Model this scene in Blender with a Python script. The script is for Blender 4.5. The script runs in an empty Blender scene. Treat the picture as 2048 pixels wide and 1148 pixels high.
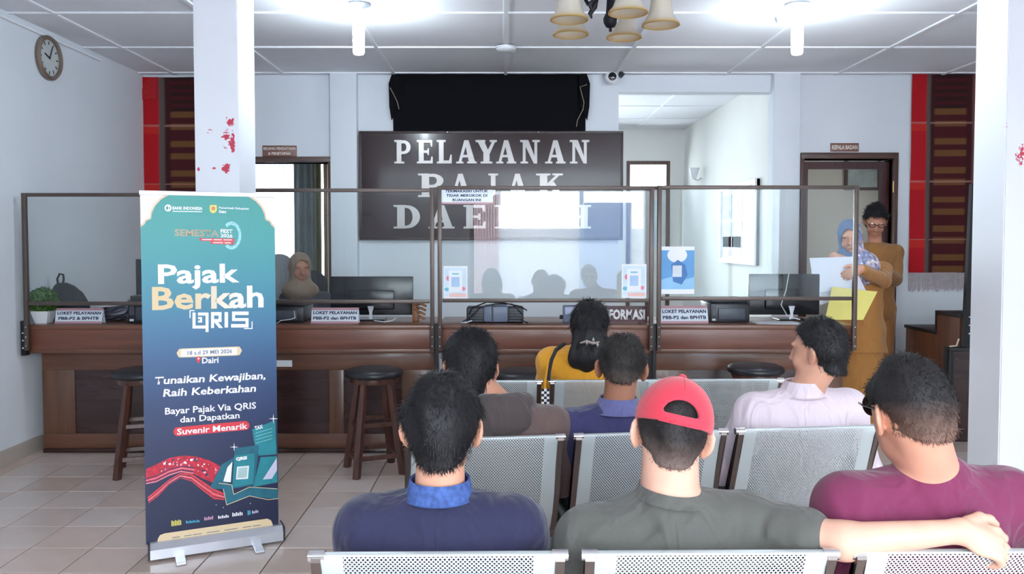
import bpy, bmesh, math, random
import numpy as np
from mathutils import Vector, Matrix, Euler

# ------------------------------------------------------------------ camera, sky, exposure
SC = bpy.context.scene
COL = SC.collection
PI = math.pi
F_PX, CAM_H, PITCH = 1646.0, 1.45, math.radians(2.2)      # focal length in pixels of the 2048 px frame, metres, radians
PPX, PPY = 1009.0, 481.0 + 1646.0 * math.tan(math.radians(2.2))
cam_d = bpy.data.cameras.new('camera')
cam_d.sensor_width = 36.0
cam_d.lens = F_PX / 2048.0 * 36.0
cam_d.shift_x = (1024.0 - PPX) / 2048.0
cam_d.shift_y = -(574.0 - PPY) / 2048.0
cam_d.clip_start = 0.05
cam_d.clip_end = 200
cam = bpy.data.objects.new('camera', cam_d)
COL.objects.link(cam)
cam.location = (0, 0, CAM_H)
cam.rotation_euler = (PI / 2 - PITCH, 0, 0)
SC.camera = cam

w = bpy.data.worlds.new('overcast_sky')
SC.world = w
w.use_nodes = True
bg = w.node_tree.nodes['Background']
bg.inputs['Color'].default_value = (0.86, 0.93, 1.0, 1)     # even overcast sky
bg.inputs['Strength'].default_value = 8.0
try:
    w.cycles.sampling_method = 'MANUAL'
    w.cycles.sample_map_resolution = 64
except Exception:
    pass
SC.view_settings.view_transform = 'Standard'
SC.view_settings.look = 'None'
SC.view_settings.exposure = 1.34
SC.view_settings.gamma = 1.0
SC.view_settings.use_curve_mapping = False
cy = SC.cycles
cy.use_denoising = True
cy.max_bounces = 10
cy.diffuse_bounces = 5
cy.glossy_bounces = 4
cy.transmission_bounces = 6
cy.transparent_max_bounces = 24
cy.sample_clamp_indirect = 6.0
cy.caustics_reflective = False
cy.caustics_refractive = False

# daylight comes in through the entrance and the windows: portals that only guide the sampling of the sky
def portal(name, loc, rot, sx, sy):
    l = bpy.data.lights.new(name, 'AREA')
    l.shape = 'RECTANGLE'
    l.size, l.size_y = sx, sy
    l.cycles.is_portal = True
    o = bpy.data.objects.new(name, l)
    COL.objects.link(o)
    o.location = loc
    o.rotation_euler = rot
    return o

# ------------------------------------------------------------------ helpers
def at(px, py, Y):
    """the point at depth Y (metres from the camera's wall-parallel plane) seen at a pixel of the photograph"""
    u, v = (px - PPX) / F_PX, (py - PPY) / F_PX
    c, s = math.cos(PITCH), math.sin(PITCH)
    t = Y / (c - v * s)
    return Vector((u * t, Y, CAM_H - (s + v * c) * t))

class MB:
    """collects shapes into one mesh"""
    def __init__(self):
        self.v, self.f, self.m, self.uv = [], [], [], {}
        self.mi = 0
    def add(self, vs, fs):
        o = len(self.v)
        self.v += [tuple(p) for p in vs]
        self.f += [tuple(i + o for i in f) for f in fs]
        self.m += [self.mi] * len(fs)
        return o
    def box(self, x0, x1, y0, y1, z0, z1, M=None):
        vs = [Vector((x, y, z)) for z in (z0, z1) for y in (y0, y1) for x in (x0, x1)]
        if M is not None:
            vs = [M @ p for p in vs]
        self.add(vs, [(0, 2, 3, 1), (4, 5, 7, 6), (0, 1, 5, 4), (2, 6, 7, 3), (0, 4, 6, 2), (1, 3, 7, 5)])
        return self
    def bevbox(self, x0, x1, y0, y1, z0, z1, b=0.004, M=None):
        bm = bmesh.new()
        bmesh.ops.create_cube(bm, size=1.0)
        for p in bm.verts:
            p.co = Vector((x0 if p.co.x < 0 else x1, y0 if p.co.y < 0 else y1, z0 if p.co.z < 0 else z1))
        bmesh.ops.bevel(bm, geom=bm.edges[:], offset=b, segments=2, profile=0.5, affect='EDGES')
        self.bm(bm, M)
        return self
    def bm(self, bm, M=None):
        bm.verts.index_update()
        vs = [(M @ p.co) if M is not None else p.co.copy() for p in bm.verts]
        fs = [[q.index for q in f.verts] for f in bm.faces]
        bm.free()
        self.add(vs, fs)
    def prism(self, pts, axis, a0, a1, M=None):
        """closed outline pts (2-D) extruded along an axis from a0 to a1"""
        n = len(pts)
        def mk(p, a):
            q = {'x': (a, p[0], p[1]), 'y': (p[0], a, p[1]), 'z': (p[0], p[1], a)}[axis]
            return (M @ Vector(q)) if M is not None else Vector(q)
        vs = [mk(p, a0) for p in pts] + [mk(p, a1) for p in pts]
        fs = [tuple(range(n))[::-1], tuple(range(n, 2 * n))]
        fs += [(i, (i + 1) % n, n + (i + 1) % n, n + i) for i in range(n)]
        self.add(vs, fs)
        return self
    def tube(self, pts, r, n=8, closed=False, cap=True):
        pts = [Vector(p) for p in pts]
        rs = r if isinstance(r, (list, tuple)) else [r] * len(pts)
        rings = []
        up = None
        m = len(pts)
        for i, p in enumerate(pts):
            if closed:
                d = (pts[(i + 1) % m] - pts[i - 1])
            else:
                d = (pts[min(i + 1, m - 1)] - pts[max(i - 1, 0)])
            d.normalize()
            if up is None:
                up = Vector((0, 0, 1)) if abs(d.z) < 0.9 else Vector((0, 1, 0))
            a = d.cross(up)
            if a.length < 1e-5:
                a = d.orthogonal()
            a.normalize()
            b = a.cross(d).normalized()
            up = b
            rings.append([p + (a * math.cos(2 * PI * k / n) + b * math.sin(2 * PI * k / n)) * rs[i] for k in range(n)])
        vs = [q for ring in rings for q in ring]
        fs = []
        for i in range(m if closed else m - 1):
            j = (i + 1) % m
            for k in range(n):
                fs.append((i * n + k, i * n + (k + 1) % n, j * n + (k + 1) % n, j * n + k))
        if cap and not closed:
            fs.append(tuple(range(n))[::-1])
            fs.append(tuple((m - 1) * n + k for k in range(n)))
        self.add(vs, fs)
        return self
    def lathe(self, prof, n=24, M=None, cap=True):
        """prof: list of (r, z) revolved about z"""
        vs, fs = [], []
        for r, z in prof:
            for k in range(n):
                p = Vector((r * math.cos(2 * PI * k / n), r * math.sin(2 * PI * k / n), z))
                vs.append((M @ p) if M is not None else p)
        for i in range(len(prof) - 1):
            for k in range(n):
                fs.append((i * n + k, i * n + (k + 1) % n, (i + 1) * n + (k + 1) % n, (i + 1) * n + k))
        if cap:
            fs.append(tuple(range(n))[::-1])
            fs.append(tuple((len(prof) - 1) * n + k for k in range(n)))
        self.add(vs, fs)
        return self
    def grid(self, fn, nu, nv, uvfn=None):
        """fn(u, v) -> point, u and v in 0..1; keeps u, v as the uv map"""
        o = len(self.v)
        for j in range(nv + 1):
            for i in range(nu + 1):
                u, v = i / nu, j / nv
                self.uv[len(self.v)] = uvfn(u, v) if uvfn else (u, v)
                self.v.append(tuple(fn(u, v)))
        for j in range(nv):
            for i in range(nu):
                a = o + j * (nu + 1) + i
                self.f.append((a, a + 1, a + nu + 2, a + nu + 1))
                self.m.append(self.mi)
        return self
    def build(self, name, mat, parent=None, smooth=False, label=None):
        me = bpy.data.meshes.new(name)
        me.from_pydata(self.v, [], self.f)
        mats = mat if isinstance(mat, (list, tuple)) else [mat]
        for x in mats:
            me.materials.append(x)
        if len(mats) > 1:
            me.polygons.foreach_set('material_index', self.m)
        if self.uv:
            l = me.uv_layers.new(name='uv')
            vi = np.empty(len(me.loops), dtype=np.int32)
            me.loops.foreach_get('vertex_index', vi)
            arr = np.zeros((len(self.v), 2), dtype=np.float32)
            for k, q in self.uv.items():
                arr[k] = q
            l.data.foreach_set('uv', arr[vi].ravel())
        me.validate()
        me.update()
        fix_normals(me)
        if smooth:
            shade(me, smooth)
        return link(name, me, parent, label)

def fix_normals(me):
    bm = bmesh.new()
    bm.from_mesh(me)
    bmesh.ops.recalc_face_normals(bm, faces=bm.faces)
    bm.to_mesh(me)
    bm.free()

def shade(me, ang=40):
    me.polygons.foreach_set('use_smooth', [True] * len(me.polygons))
    if ang is not True:
        me.set_sharp_from_angle(angle=math.radians(ang))

def link(name, data, parent=None, label=None):
    o = bpy.data.objects.new(name, data)
    COL.objects.link(o)
    if parent is not None:
        o.parent = parent
    if label:
        o['label'] = label
    return o

def tag(o, label=None, cat=None, group=None, kind=None):
    if label:
        o['label'] = label
    if cat:
        o['category'] = cat
    if group:
        o['group'] = group
    if kind:
        o['kind'] = kind
    return o

def thing(name, label, cat, loc=(0, 0, 0), rz=0.0, group=None):
    o = bpy.data.objects.new(name, None)
    COL.objects.link(o)
    o.empty_display_size = 0.05
    o.location = loc
    o.rotation_euler = (0, 0, rz)
    return tag(o, label, cat, group)

def copy_tree(o, parent=None):
    c = o.copy()
    COL.objects.link(c)
    c.parent = parent
    for ch in list(o.children):
        copy_tree(ch, c)
    return c

def obj(name, mat, shape, parent=None, smooth=False, label=None):
    mb = MB()
    shape(mb)
    return mb.build(name, mat, parent, smooth, label)

def obox(name, mat, b, parent=None, bev=0.0, label=None):
    mb = MB()
    if bev:
        mb.bevbox(*b, b=bev)
    else:
        mb.box(*b)
    return mb.build(name, mat, parent, 40 if bev else False, label)

# ------------------------------------------------------------------ materials
MATS = {}
def srgb(r, g, b):
    def f(c):
        c /= 255.0
        return c / 12.92 if c <= 0.04045 else ((c + 0.055) / 1.055) ** 2.4
    return (f(r), f(g), f(b))

def nt(name):
    m = bpy.data.materials.new(name)
    m.use_nodes = True
    return m, m.node_tree.nodes, m.node_tree.links, m.node_tree.nodes['Principled BSDF']

def pmat(name, col, rough=0.5, metal=0.0, var=0.08, scale=6.0, bump=0.0, bscale=60.0, spec=0.5, emit=0.0,
         stretch=(1, 1, 1), sss=0.0, coat=0.0, sheen=0.0, detail=4.0, var2=None, trans=0.0):
    """a procedural surface: base colour broken up by noise, with fine relief"""
    if name in MATS:
        return MATS[name]
    m, N, L, B = nt(name)
    tc = N.new('ShaderNodeTexCoord')
    mp = N.new('ShaderNodeMapping')
    mp.inputs['Scale'].default_value = stretch
    L.new(tc.outputs['Object'], mp.inputs['Vector'])
    nz = N.new('ShaderNodeTexNoise')
    nz.inputs['Scale'].default_value = scale
    nz.inputs['Detail'].default_value = detail
    L.new(mp.outputs['Vector'], nz.inputs['Vector'])
    rp = N.new('ShaderNodeValToRGB')
    rp.color_ramp.elements[0].position = 0.3
    rp.color_ramp.elements[1].position = 0.7
    lo = [max(0, c * (1 - var)) for c in col]
    hi = [min(1, c * (1 + var)) for c in col]
    if var2:
        lo = var2
    rp.color_ramp.elements[0].color = (*lo, 1)
    rp.color_ramp.elements[1].color = (*hi, 1)
    L.new(nz.outputs['Fac'], rp.inputs['Fac'])
    L.new(rp.outputs['Color'], B.inputs['Base Color'])
    B.inputs['Roughness'].default_value = rough
    B.inputs['Metallic'].default_value = metal
    B.inputs['Specular IOR Level'].default_value = spec
    if coat:
        B.inputs['Coat Weight'].default_value = coat
        B.inputs['Coat Roughness'].default_value = 0.08
    if sheen:
        B.inputs['Sheen Weight'].default_value = sheen
    if sss:
        B.inputs['Subsurface Weight'].default_value = sss
        B.inputs['Subsurface Radius'].default_value = (0.012, 0.005, 0.003)
        B.inputs['Subsurface Scale'].default_value = 0.5
    if trans:
        B.inputs['Transmission Weight'].default_value = trans
    if emit:
        B.inputs['Emission Color'].default_value = (*col, 1)
        B.inputs['Emission Strength'].default_value = emit
    if bump:
        n2 = N.new('ShaderNodeTexNoise')
        n2.inputs['Scale'].default_value = bscale
        n2.inputs['Detail'].default_value = 3
        L.new(mp.outputs['Vector'], n2.inputs['Vector'])
        bp = N.new('ShaderNodeBump')
        bp.inputs['Strength'].default_value = bump
        bp.inputs['Distance'].default_value = 0.004
        L.new(n2.outputs['Fac'], bp.inputs['Height'])
        L.new(bp.outputs['Normal'], B.inputs['Normal'])
    MATS[name] = m
    return m

def wood(name, dark, light, axis='x', scale=1.0, rough=0.35, coat=0.3):
    if name in MATS:
        return MATS[name]
    m, N, L, B = nt(name)
    tc = N.new('ShaderNodeTexCoord')
    mp = N.new('ShaderNodeMapping')
    s = [14 * scale, 14 * scale, 14 * scale]
    s['xyz'.index(axis)] = 0.9 * scale
    mp.inputs['Scale'].default_value = s
    L.new(tc.outputs['Object'], mp.inputs['Vector'])
    nz = N.new('ShaderNodeTexNoise')
    nz.inputs['Scale'].default_value = 2.2
    nz.inputs['Detail'].default_value = 6
    nz.inputs['Distortion'].default_value = 0.6
    L.new(mp.outputs['Vector'], nz.inputs['Vector'])
    rp = N.new('ShaderNodeValToRGB')
    rp.color_ramp.elements[0].position = 0.3
    rp.color_ramp.elements[1].position = 0.72
    rp.color_ramp.elements[0].color = (*dark, 1)
    rp.color_ramp.elements[1].color = (*light, 1)
    L.new(nz.outputs['Fac'], rp.inputs['Fac'])
    L.new(rp.outputs['Color'], B.inputs['Base Color'])
    B.inputs['Roughness'].default_value = rough
    B.inputs['Coat Weight'].default_value = coat
    B.inputs['Coat Roughness'].default_value = 0.15
    bp = N.new('ShaderNodeBump')
    bp.inputs['Strength'].default_value = 0.12
    bp.inputs['Distance'].default_value = 0.002
    L.new(nz.outputs['Fac'], bp.inputs['Height'])
    L.new(bp.outputs['Normal'], B.inputs['Normal'])
    MATS[name] = m
    return m

def glass(name, tint=(0.93, 0.97, 0.96), ior=1.5, rough=0.0):
    """thin sheet glass: clear through, mirror by Fresnel"""
    if name in MATS:
        return MATS[name]
    m, N, L, B = nt(name)
    N.remove(B)
    tr = N.new('ShaderNodeBsdfTransparent')
    tr.inputs['Color'].default_value = (*tint, 1)
    gl = N.new('ShaderNodeBsdfGlossy')
    gl.inputs['Roughness'].default_value = rough
    gl.inputs['Color'].default_value = (0.95, 0.97, 1, 1)
    fr = N.new('ShaderNodeFresnel')
    fr.inputs['IOR'].default_value = ior
    mx = N.new('ShaderNodeMixShader')
    L.new(fr.outputs['Fac'], mx.inputs['Fac'])
    L.new(tr.outputs['BSDF'], mx.inputs[1])
    L.new(gl.outputs['BSDF'], mx.inputs[2])
    L.new(mx.outputs['Shader'], N['Material Output'].inputs['Surface'])
    MATS[name] = m
    return m

def emat(name, col, strength):
    if name in MATS:
        return MATS[name]
    m, N, L, B = nt(name)
    B.inputs['Base Color'].default_value = (*col, 1)
    B.inputs['Emission Color'].default_value = (*col, 1)
    B.inputs['Emission Strength'].default_value = strength
    MATS[name] = m
    return m

def attr_mat(name, attr='pattern', rough=0.8, bump=0.0, bscale=300, sheen=0.0, spec=0.3, amp=(0.82, 1.15)):
    """colour woven or printed into the surface, kept as a colour attribute, with a fine weave"""
    if name in MATS:
        return MATS[name]
    m, N, L, B = nt(name)
    a = N.new('ShaderNodeAttribute')
    a.attribute_name = attr
    tc = N.new('ShaderNodeTexCoord')
    nz = N.new('ShaderNodeTexNoise')
    nz.inputs['Scale'].default_value = bscale
    L.new(tc.outputs['Object'], nz.inputs['Vector'])
    mr = N.new('ShaderNodeMapRange')
    mr.inputs['To Min'].default_value = amp[0]
    mr.inputs['To Max'].default_value = amp[1]
    L.new(nz.outputs['Fac'], mr.inputs['Value'])
    mu = N.new('ShaderNodeVectorMath')
    mu.operation = 'SCALE'
    L.new(a.outputs['Color'], mu.inputs[0])
    L.new(mr.outputs['Result'], mu.inputs['Scale'])
    L.new(mu.outputs['Vector'], B.inputs['Base Color'])
    B.inputs['Roughness'].default_value = rough
    B.inputs['Specular IOR Level'].default_value = spec
    if sheen:
        B.inputs['Sheen Weight'].default_value = sheen
    if bump:
        bp = N.new('ShaderNodeBump')
        bp.inputs['Strength'].default_value = bump
        bp.inputs['Distance'].default_value = 0.002
        L.new(nz.outputs['Fac'], bp.inputs['Height'])
        L.new(bp.outputs['Normal'], B.inputs['Normal'])
    MATS[name] = m
    return m

def paint(me, fn, attr='pattern'):
    """fn(points Nx3) -> Nx3 linear colours, stored per vertex"""
    n = len(me.vertices)
    co = np.empty(n * 3, dtype=np.float32)
    me.vertices.foreach_get('co', co)
    c = fn(co.reshape(-1, 3))
    a = me.color_attributes.new(attr, 'FLOAT_COLOR', 'POINT')
    out = np.ones((n, 4), dtype=np.float32)
    out[:, :3] = c
    a.data.foreach_set('color', out.ravel())

def text_mesh(s, bold=0.0, shear=0.0, res=2, depth=0.0):
    cu = bpy.data.curves.new('t', 'FONT')
    cu.body = s
    cu.size = 1.0
    cu.offset = bold
    cu.shear = shear
    cu.extrude = depth
    cu.resolution_u = res
    cu.align_x = 'LEFT'
    o = bpy.data.objects.new('t', cu)
    COL.objects.link(o)
    dg = bpy.context.evaluated_depsgraph_get()
    me = bpy.data.meshes.new_from_object(o.evaluated_get(dg))
    bpy.data.objects.remove(o)
    bpy.data.curves.remove(cu)
    return me

def lettering(name, s, mat, parent, M, w=None, h=None, bold=0.0, shear=0.0, align='c', depth=0.0, rise=0.0, label=None):
    """text fitted to width w and height h (metres), its centre (or left edge) at M's origin, in M's x-y plane"""
    me = text_mesh(s, bold, shear, depth=0.0)
    n = len(me.vertices)
    co = np.empty(n * 3, dtype=np.float32)
    me.vertices.foreach_get('co', co)
    co = co.reshape(-1, 3)
    mn, mx = co.min(0), co.max(0)
    sx = w / (mx[0] - mn[0]) if w else None
    sy = h / (mx[1] - mn[1]) if h else None
    sx = sx or sy
    sy = sy or sx
    co[:, 0] = (co[:, 0] - (mn[0] if align == 'l' else (mn[0] + mx[0]) / 2)) * sx
    co[:, 1] = (co[:, 1] - (mn[1] + mx[1]) / 2 + rise) * sy
    co[:, 2] = 0
    if depth:
        bm = bmesh.new()
        bm.from_mesh(me)
        bm.verts.ensure_lookup_table()
        for i, p in enumerate(bm.verts):
            p.co = Vector(co[i])
        r = bmesh.ops.extrude_face_region(bm, geom=bm.faces[:])
        for e in r['geom']:
            if isinstance(e, bmesh.types.BMVert):
                e.co.z += depth
        bmesh.ops.recalc_face_normals(bm, faces=bm.faces)
        bm.to_mesh(me)
        bm.free()
    else:
        me.vertices.foreach_set('co', co.ravel())
    me.transform(M)
    me.materials.clear()
    me.materials.append(mat)
    me.update()
    return link(name, me, parent, label)

def plane_matrix(o, x, y):
    """frame with origin o, x and y axes, z towards the viewer"""
    x = Vector(x).normalized()
    y = Vector(y).normalized()
    z = x.cross(y)
    return Matrix(((x.x, y.x, z.x, o[0]), (x.y, y.y, z.y, o[1]), (x.z, y.z, z.z, o[2]), (0, 0, 0, 1)))
# ------------------------------------------------------------------ the room
YB, XL, XR, YF, CZ = 7.40, -3.22, 4.60, -2.10, 2.93       # back wall, left wall, right wall, street front, ceiling height
WALL = pmat('wall_paint', srgb(226, 230, 236), 0.75, var=0.03, scale=1.3, bump=0.05, bscale=35)
CEILP = pmat('ceiling_board', srgb(240, 241, 246), 0.8, var=0.035, scale=1.1)
BATT = pmat('batten_paint', srgb(245, 246, 250), 0.6, var=0.02)
FRAME = wood('door_frame_wood', srgb(62, 40, 34), srgb(98, 66, 54), 'z', rough=0.45)
FRAMEX = wood('door_head_wood', srgb(62, 40, 34), srgb(98, 66, 54), 'x', rough=0.45)
GROUT = pmat('floor_grout', srgb(70, 52, 46), 0.9, var=0.15, scale=20)
SKIRT = pmat('skirting_tile', srgb(196, 186, 176), 0.35, var=0.06, scale=3)
CLEAR = glass('window_glass', (0.95, 0.98, 0.98), 1.3)

def struct(o, label=None):
    o['kind'] = 'structure'
    if label:
        o['label'] = label
    return o

# floor: a grout bed with every tile its own piece, bevelled and slightly uneven
T, GX, GY = 0.2925, -1.068, 3.8306
floor = struct(obox('floor', GROUT, (XL - 0.1, XR + 0.1, YF - 0.2, 11.4, -0.12, -0.004)), 'beige ceramic tile floor with dark grout lines')
tile_mats = [pmat('floor_tile_%s' % k, srgb(*c), 0.22, var=0.05, scale=5, spec=0.5, var2=None)
             for k, c in (('sand', (204, 188, 180)), ('rose', (206, 186, 177)), ('pale', (210, 196, 189)), ('warm', (200, 181, 170)))]
def tile_mesh(k, mat):
    g = 0.0028
    mb = MB()
    mb.bevbox(g, T - g, g, T - g, -0.006, 0.0, b=0.0015)
    me = bpy.data.meshes.new('tile')
    me.from_pydata(mb.v, [], mb.f)
    me.materials.append(mat)
    fix_normals(me)
    return me
tmesh = [tile_mesh(k, m) for k, m in enumerate(tile_mats)]
rng = random.Random(3)
far_tiles = [MB() for _ in tile_mats]
i0, i1 = math.floor((XL - GX) / T), math.ceil((XR - GX) / T)
j0, j1 = math.floor((0.2 - GY) / T), math.ceil((YB - GY) / T)
for i in range(i0, i1):
    for j in range(j0, j1):
        x, y = GX + i * T, GY + j * T
        k = rng.choice((0, 0, 1, 1, 2, 3))
        if x < XL - 0.001 or x + T > XR + 0.001:
            a_, b_ = max(x, XL) + .0028, min(x + T, XR) - .0028
            if b_ - a_ > .02:
                obox('tile', tile_mats[k], (a_, b_, y + .0028, y + T - .0028, -0.006, 0.0), floor)
            continue
        seen = (-3.3 < x < 0.1 and 3.2 < y < 5.7) or (2.2 < x < 3.4 and 4.6 < y < 6.2)
        if seen:
            o = link('tile', tmesh[k], floor)
            o.location = (x, y, rng.uniform(-0.0006, 0.0004))
        else:
            far_tiles[k].box(x + 0.0022, x + T - 0.0022, y + 0.0022, y + T - 0.0022, -0.006, -0.0003)
mb = MB()
for k, q in enumerate(far_tiles):
    mb.mi = k
    mb.add(q.v, q.f)
o = mb.build('tile_field', tile_mats, floor)
o['kind'] = 'stuff'
obox('threshold_slab', SKIRT, (XL, XR, YF - 0.1, GY + j0 * T, -0.01, -0.001), floor)

# ceiling: boards between battens
ceiling = struct(obox('ceiling', CEILP, (XL - 0.2, XR + 0.2, YF - 0.2, 11.4, CZ + 0.02, CZ + 0.1)), 'white boarded ceiling with thin battens')
BX = [-2.93, -1.96, -0.98, 0.01, 0.99, 1.97, 2.95, 3.9]
BY = [6.357 + 0.953 * k for k in range(-9, 2)]
ex, ey = [XL] + BX + [XR], [YF] + BY + [YB]
for a in range(len(ex) - 1):
    for b in range(len(ey) - 1):
        if ey[b + 1] - ey[b] < 0.03 or ey[b] < 0.2:
            continue
        p = obox('ceiling_board', CEILP, (ex[a] + 0.002, ex[a + 1] - 0.002, ey[b] + 0.002, ey[b + 1] - 0.002, CZ + rng.uniform(-0.001, 0.002), CZ + 0.019), ceiling)
obox('ceiling_board', CEILP, (XL, XR, YF, ey[2], CZ, CZ + 0.019), ceiling)
for x in BX:
    obox('batten', BATT, (x - 0.014, x + 0.014, YF, YB, CZ - 0.010, CZ + 0.002), ceiling)
for y in BY:
    if y > 0:
        obox('batten', BATT, (XL, XR, y - 0.014, y + 0.014, CZ - 0.0105, CZ + 0.002), ceiling)

# walls
wl = struct(obox('wall_left', WALL, (XL - 0.15, XL, YF - 0.15, 10.5, 0, CZ + 0.05)), 'pale grey white plaster wall on the left')
def right_wall(mb):
    x0, x1, z = XR, XR + 0.15, CZ + 0.05
    mb.box(x0, x1, YF - 0.15, 8.2, 0, z); mb.box(x0, x1, 8.2, 8.6, 0, 1.5); mb.box(x0, x1, 8.2, 8.6, 2.0, z); mb.box(x0, x1, 8.6, 11.4, 0, z)  # unseen opening added to light the room behind the right doorway
struct(obj('wall_right', WALL, right_wall), 'white plaster wall on the right')
portal('head_office_portal', (XR + 0.17, 8.4, 1.75), (0, PI / 2, 0), .5, .4)
struct(obox('baseboard_left', SKIRT, (XL, XL + 0.012, YF, YB, 0, 0.105), bev=0.003), 'cream tile skirting along the left wall')
A0, A1, AZ = at(430, 400, YB).x, at(657, 400, YB).x, at(600, 325, YB).z          # doorway behind the banner
O0, O1, OZ = at(1237, 300, YB).x, at(1546, 300, YB).x, at(1400, 184, YB).z        # open passage
D0, D1, DZ = at(1606, 400, YB).x, at(1783, 400, YB).x, at(1690, 318, YB).z        # doorway on the right
def back(mb):
    y0, y1 = YB, YB + 0.15
    z = CZ + 0.03
    mb.box(XL, A0, y0, y1, 0, z); mb.box(A0, A1, y0, y1, AZ, z); mb.box(A1, O0, y0, y1, 0, z)
    mb.box(O0, O1, y0, y1, OZ, z); mb.box(O1, D0, y0, y1, 0, z); mb.box(D0, D1, y0, y1, DZ, z); mb.box(D1, XR, y0, y1, 0, z)
struct(obj('wall_back', WALL, back), 'white plaster wall behind the counters')
for k, (a, b) in enumerate(((660, 713), (1548, 1600))):
    x0, x1 = at(a, 250, YB - 0.1).x, at(b, 250, YB - 0.1).x
    struct(obox('trim_%d' % (k + 1), WALL, (x0, x1, YB - 0.10, YB + 0.001, 0, CZ), bev=0.004), ('white pilaster left of the dark service sign', 'white pilaster between passage and right doorway')[k])

# street front behind the camera: an entrance, and windows added out of view to let more daylight in
E0, E1, EZ = -0.55, 2.45, 2.30
HZ0, HZ1 = 2.38, 2.90
W2 = (2.75, 4.4, 0.4, 2.3)
FGLASS = glass('front_glass', (0.95, 0.98, 0.98), 1.2)
def front(mb):
    y0, y1 = YF - 0.15, YF
    mb.box(XL, E0, y0, y1, 0, HZ0); mb.box(E1, W2[0], y0, y1, 0, HZ0); mb.box(E0, E1, y0, y1, EZ, HZ0)
    mb.box(W2[0], W2[1], y0, y1, 0, W2[2]); mb.box(W2[0], W2[1], y0, y1, W2[3], HZ0); mb.box(W2[1], XR, y0, y1, 0, HZ0)
    mb.box(XL, XR, y0, y1, HZ1, CZ + 0.03)
struct(obj('wall_front', WALL, front), 'white plaster wall of the street front with an entrance')
def window_frame(name, x0, x1, z0, z1, y, n=1, label=None, mat=None, glz=True, t=0.05, d=0.08, gm=None):
    mat = mat or FRAME
    w_ = struct(obj(name, mat, lambda m: m.box(x0, x1, y, y + d, z0, z0 + t)), label)
    obox('head', mat, (x0, x1, y, y + d, z1 - t, z1), w_)
    for k in range(n + 1):
        xx = x0 + (x1 - x0 - t) * k / n
        obox('mullion', mat, (xx, xx + t, y + 0.002, y + d - 0.002, z0 + t, z1 - t), w_)
    if glz:
        for k in range(n):
            xa = x0 + t + (x1 - x0 - t) * k / n
            xb = x0 + (x1 - x0 - t) * (k + 1) / n
            obox('pane', gm or CLEAR, (xa, xb, y + d / 2 - 0.003, y + d / 2 + 0.003, z0 + t, z1 - t), w_)
    return w_
window_frame('window_added_high', XL, XR, HZ0, HZ1, YF - 0.12, 7, 'unseen band of high windows added for daylight over the street entrance', gm=FGLASS, t=.03)  # added above the mirrored area to bring in more sky light
d3 = struct(obox('door_3', FRAME, (E0, E0 + 0.07, YF - 0.13, YF - 0.02, 0, EZ)), 'brown frame of the street entrance')
obox('jamb', FRAME, (E1 - 0.07, E1, YF - 0.13, YF - 0.02, 0, EZ), d3)
obox('head', FRAMEX, (E0, E1, YF - 0.13, YF - 0.02, EZ - 0.07, EZ), d3)
portal('entrance_portal', ((E0 + E1) / 2, YF - 0.16, EZ / 2), (PI / 2, 0, 0), E1 - E0, EZ)
window_frame('window_added_front', *W2, YF - 0.12, 2, 'brown framed window added for daylight in the street front beside the entrance', gm=FGLASS)  # added for stronger daylight on the front rows
portal('added_window_portal', ((W2[0] + W2[1]) / 2, YF - 0.16, (W2[2] + W2[3]) / 2), (PI / 2, 0, 0), W2[1] - W2[0], W2[3] - W2[2])
portal('added_window_portal', ((XL + XR) / 2, YF - 0.16, (HZ0 + HZ1) / 2), (PI / 2, 0, 0), XR - XL, HZ1 - HZ0)
# street outside, seen only mirrored in the screens: asphalt, a house front with a rolling shutter, a steel post
ASPH = pmat('asphalt', srgb(120, 120, 122), .9, var=.1, scale=4)
struct(obox('ground_street', ASPH, (-14, 14, -16, YF - 0.2, -0.3, -0.13)), 'grey asphalt street outside the entrance')
HOUSE = pmat('house_paint', srgb(236, 236, 240), .8, var=.03)
struct(obox('wall_street_house', HOUSE, (-9, -0.1, -10.3, -10, -0.13, 3.4)), 'white house front across the street')
struct(obox('wall_street_fence', HOUSE, (-0.1, 9, -10.3, -10.1, -0.13, 1.75)), 'low white garden wall across the street')
hs = struct(obox('door_4', pmat('shutter_pink', srgb(200, 168, 170), .6), (-2.4, -0.15, -9.99, -9.93, -0.1, 2.6)), 'pink rolling shutter of the house across the street')
for k in range(32):
    obox('slat', MATS['shutter_pink'], (-2.38 + k * .07, -2.34 + k * .07, -9.93, -9.90, -0.1, 2.6), hs)
struct(obox('door_5', pmat('gate_blue', srgb(150, 172, 208), .5), (2.0, 3.2, -9.99, -9.90, -0.1, 2.4)), 'pale blue sheet metal gate across the street')
struct(obox('wall_added_blocker', pmat('blocker_wall_paint', srgb(190, 196, 200), .8, var=.05), (2.6, 7, -4.6, -4.45, -0.13, 2.7)), 'unseen grey wall added close outside the front window to dim it')  # added out of view to dim what the front window shows
struct(obox('post_street', pmat('post_blue', srgb(170, 196, 220), .4), (1.62, 1.70, -7.0, -6.92, -0.13, 2.6)), 'pale blue steel post in the street')

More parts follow.
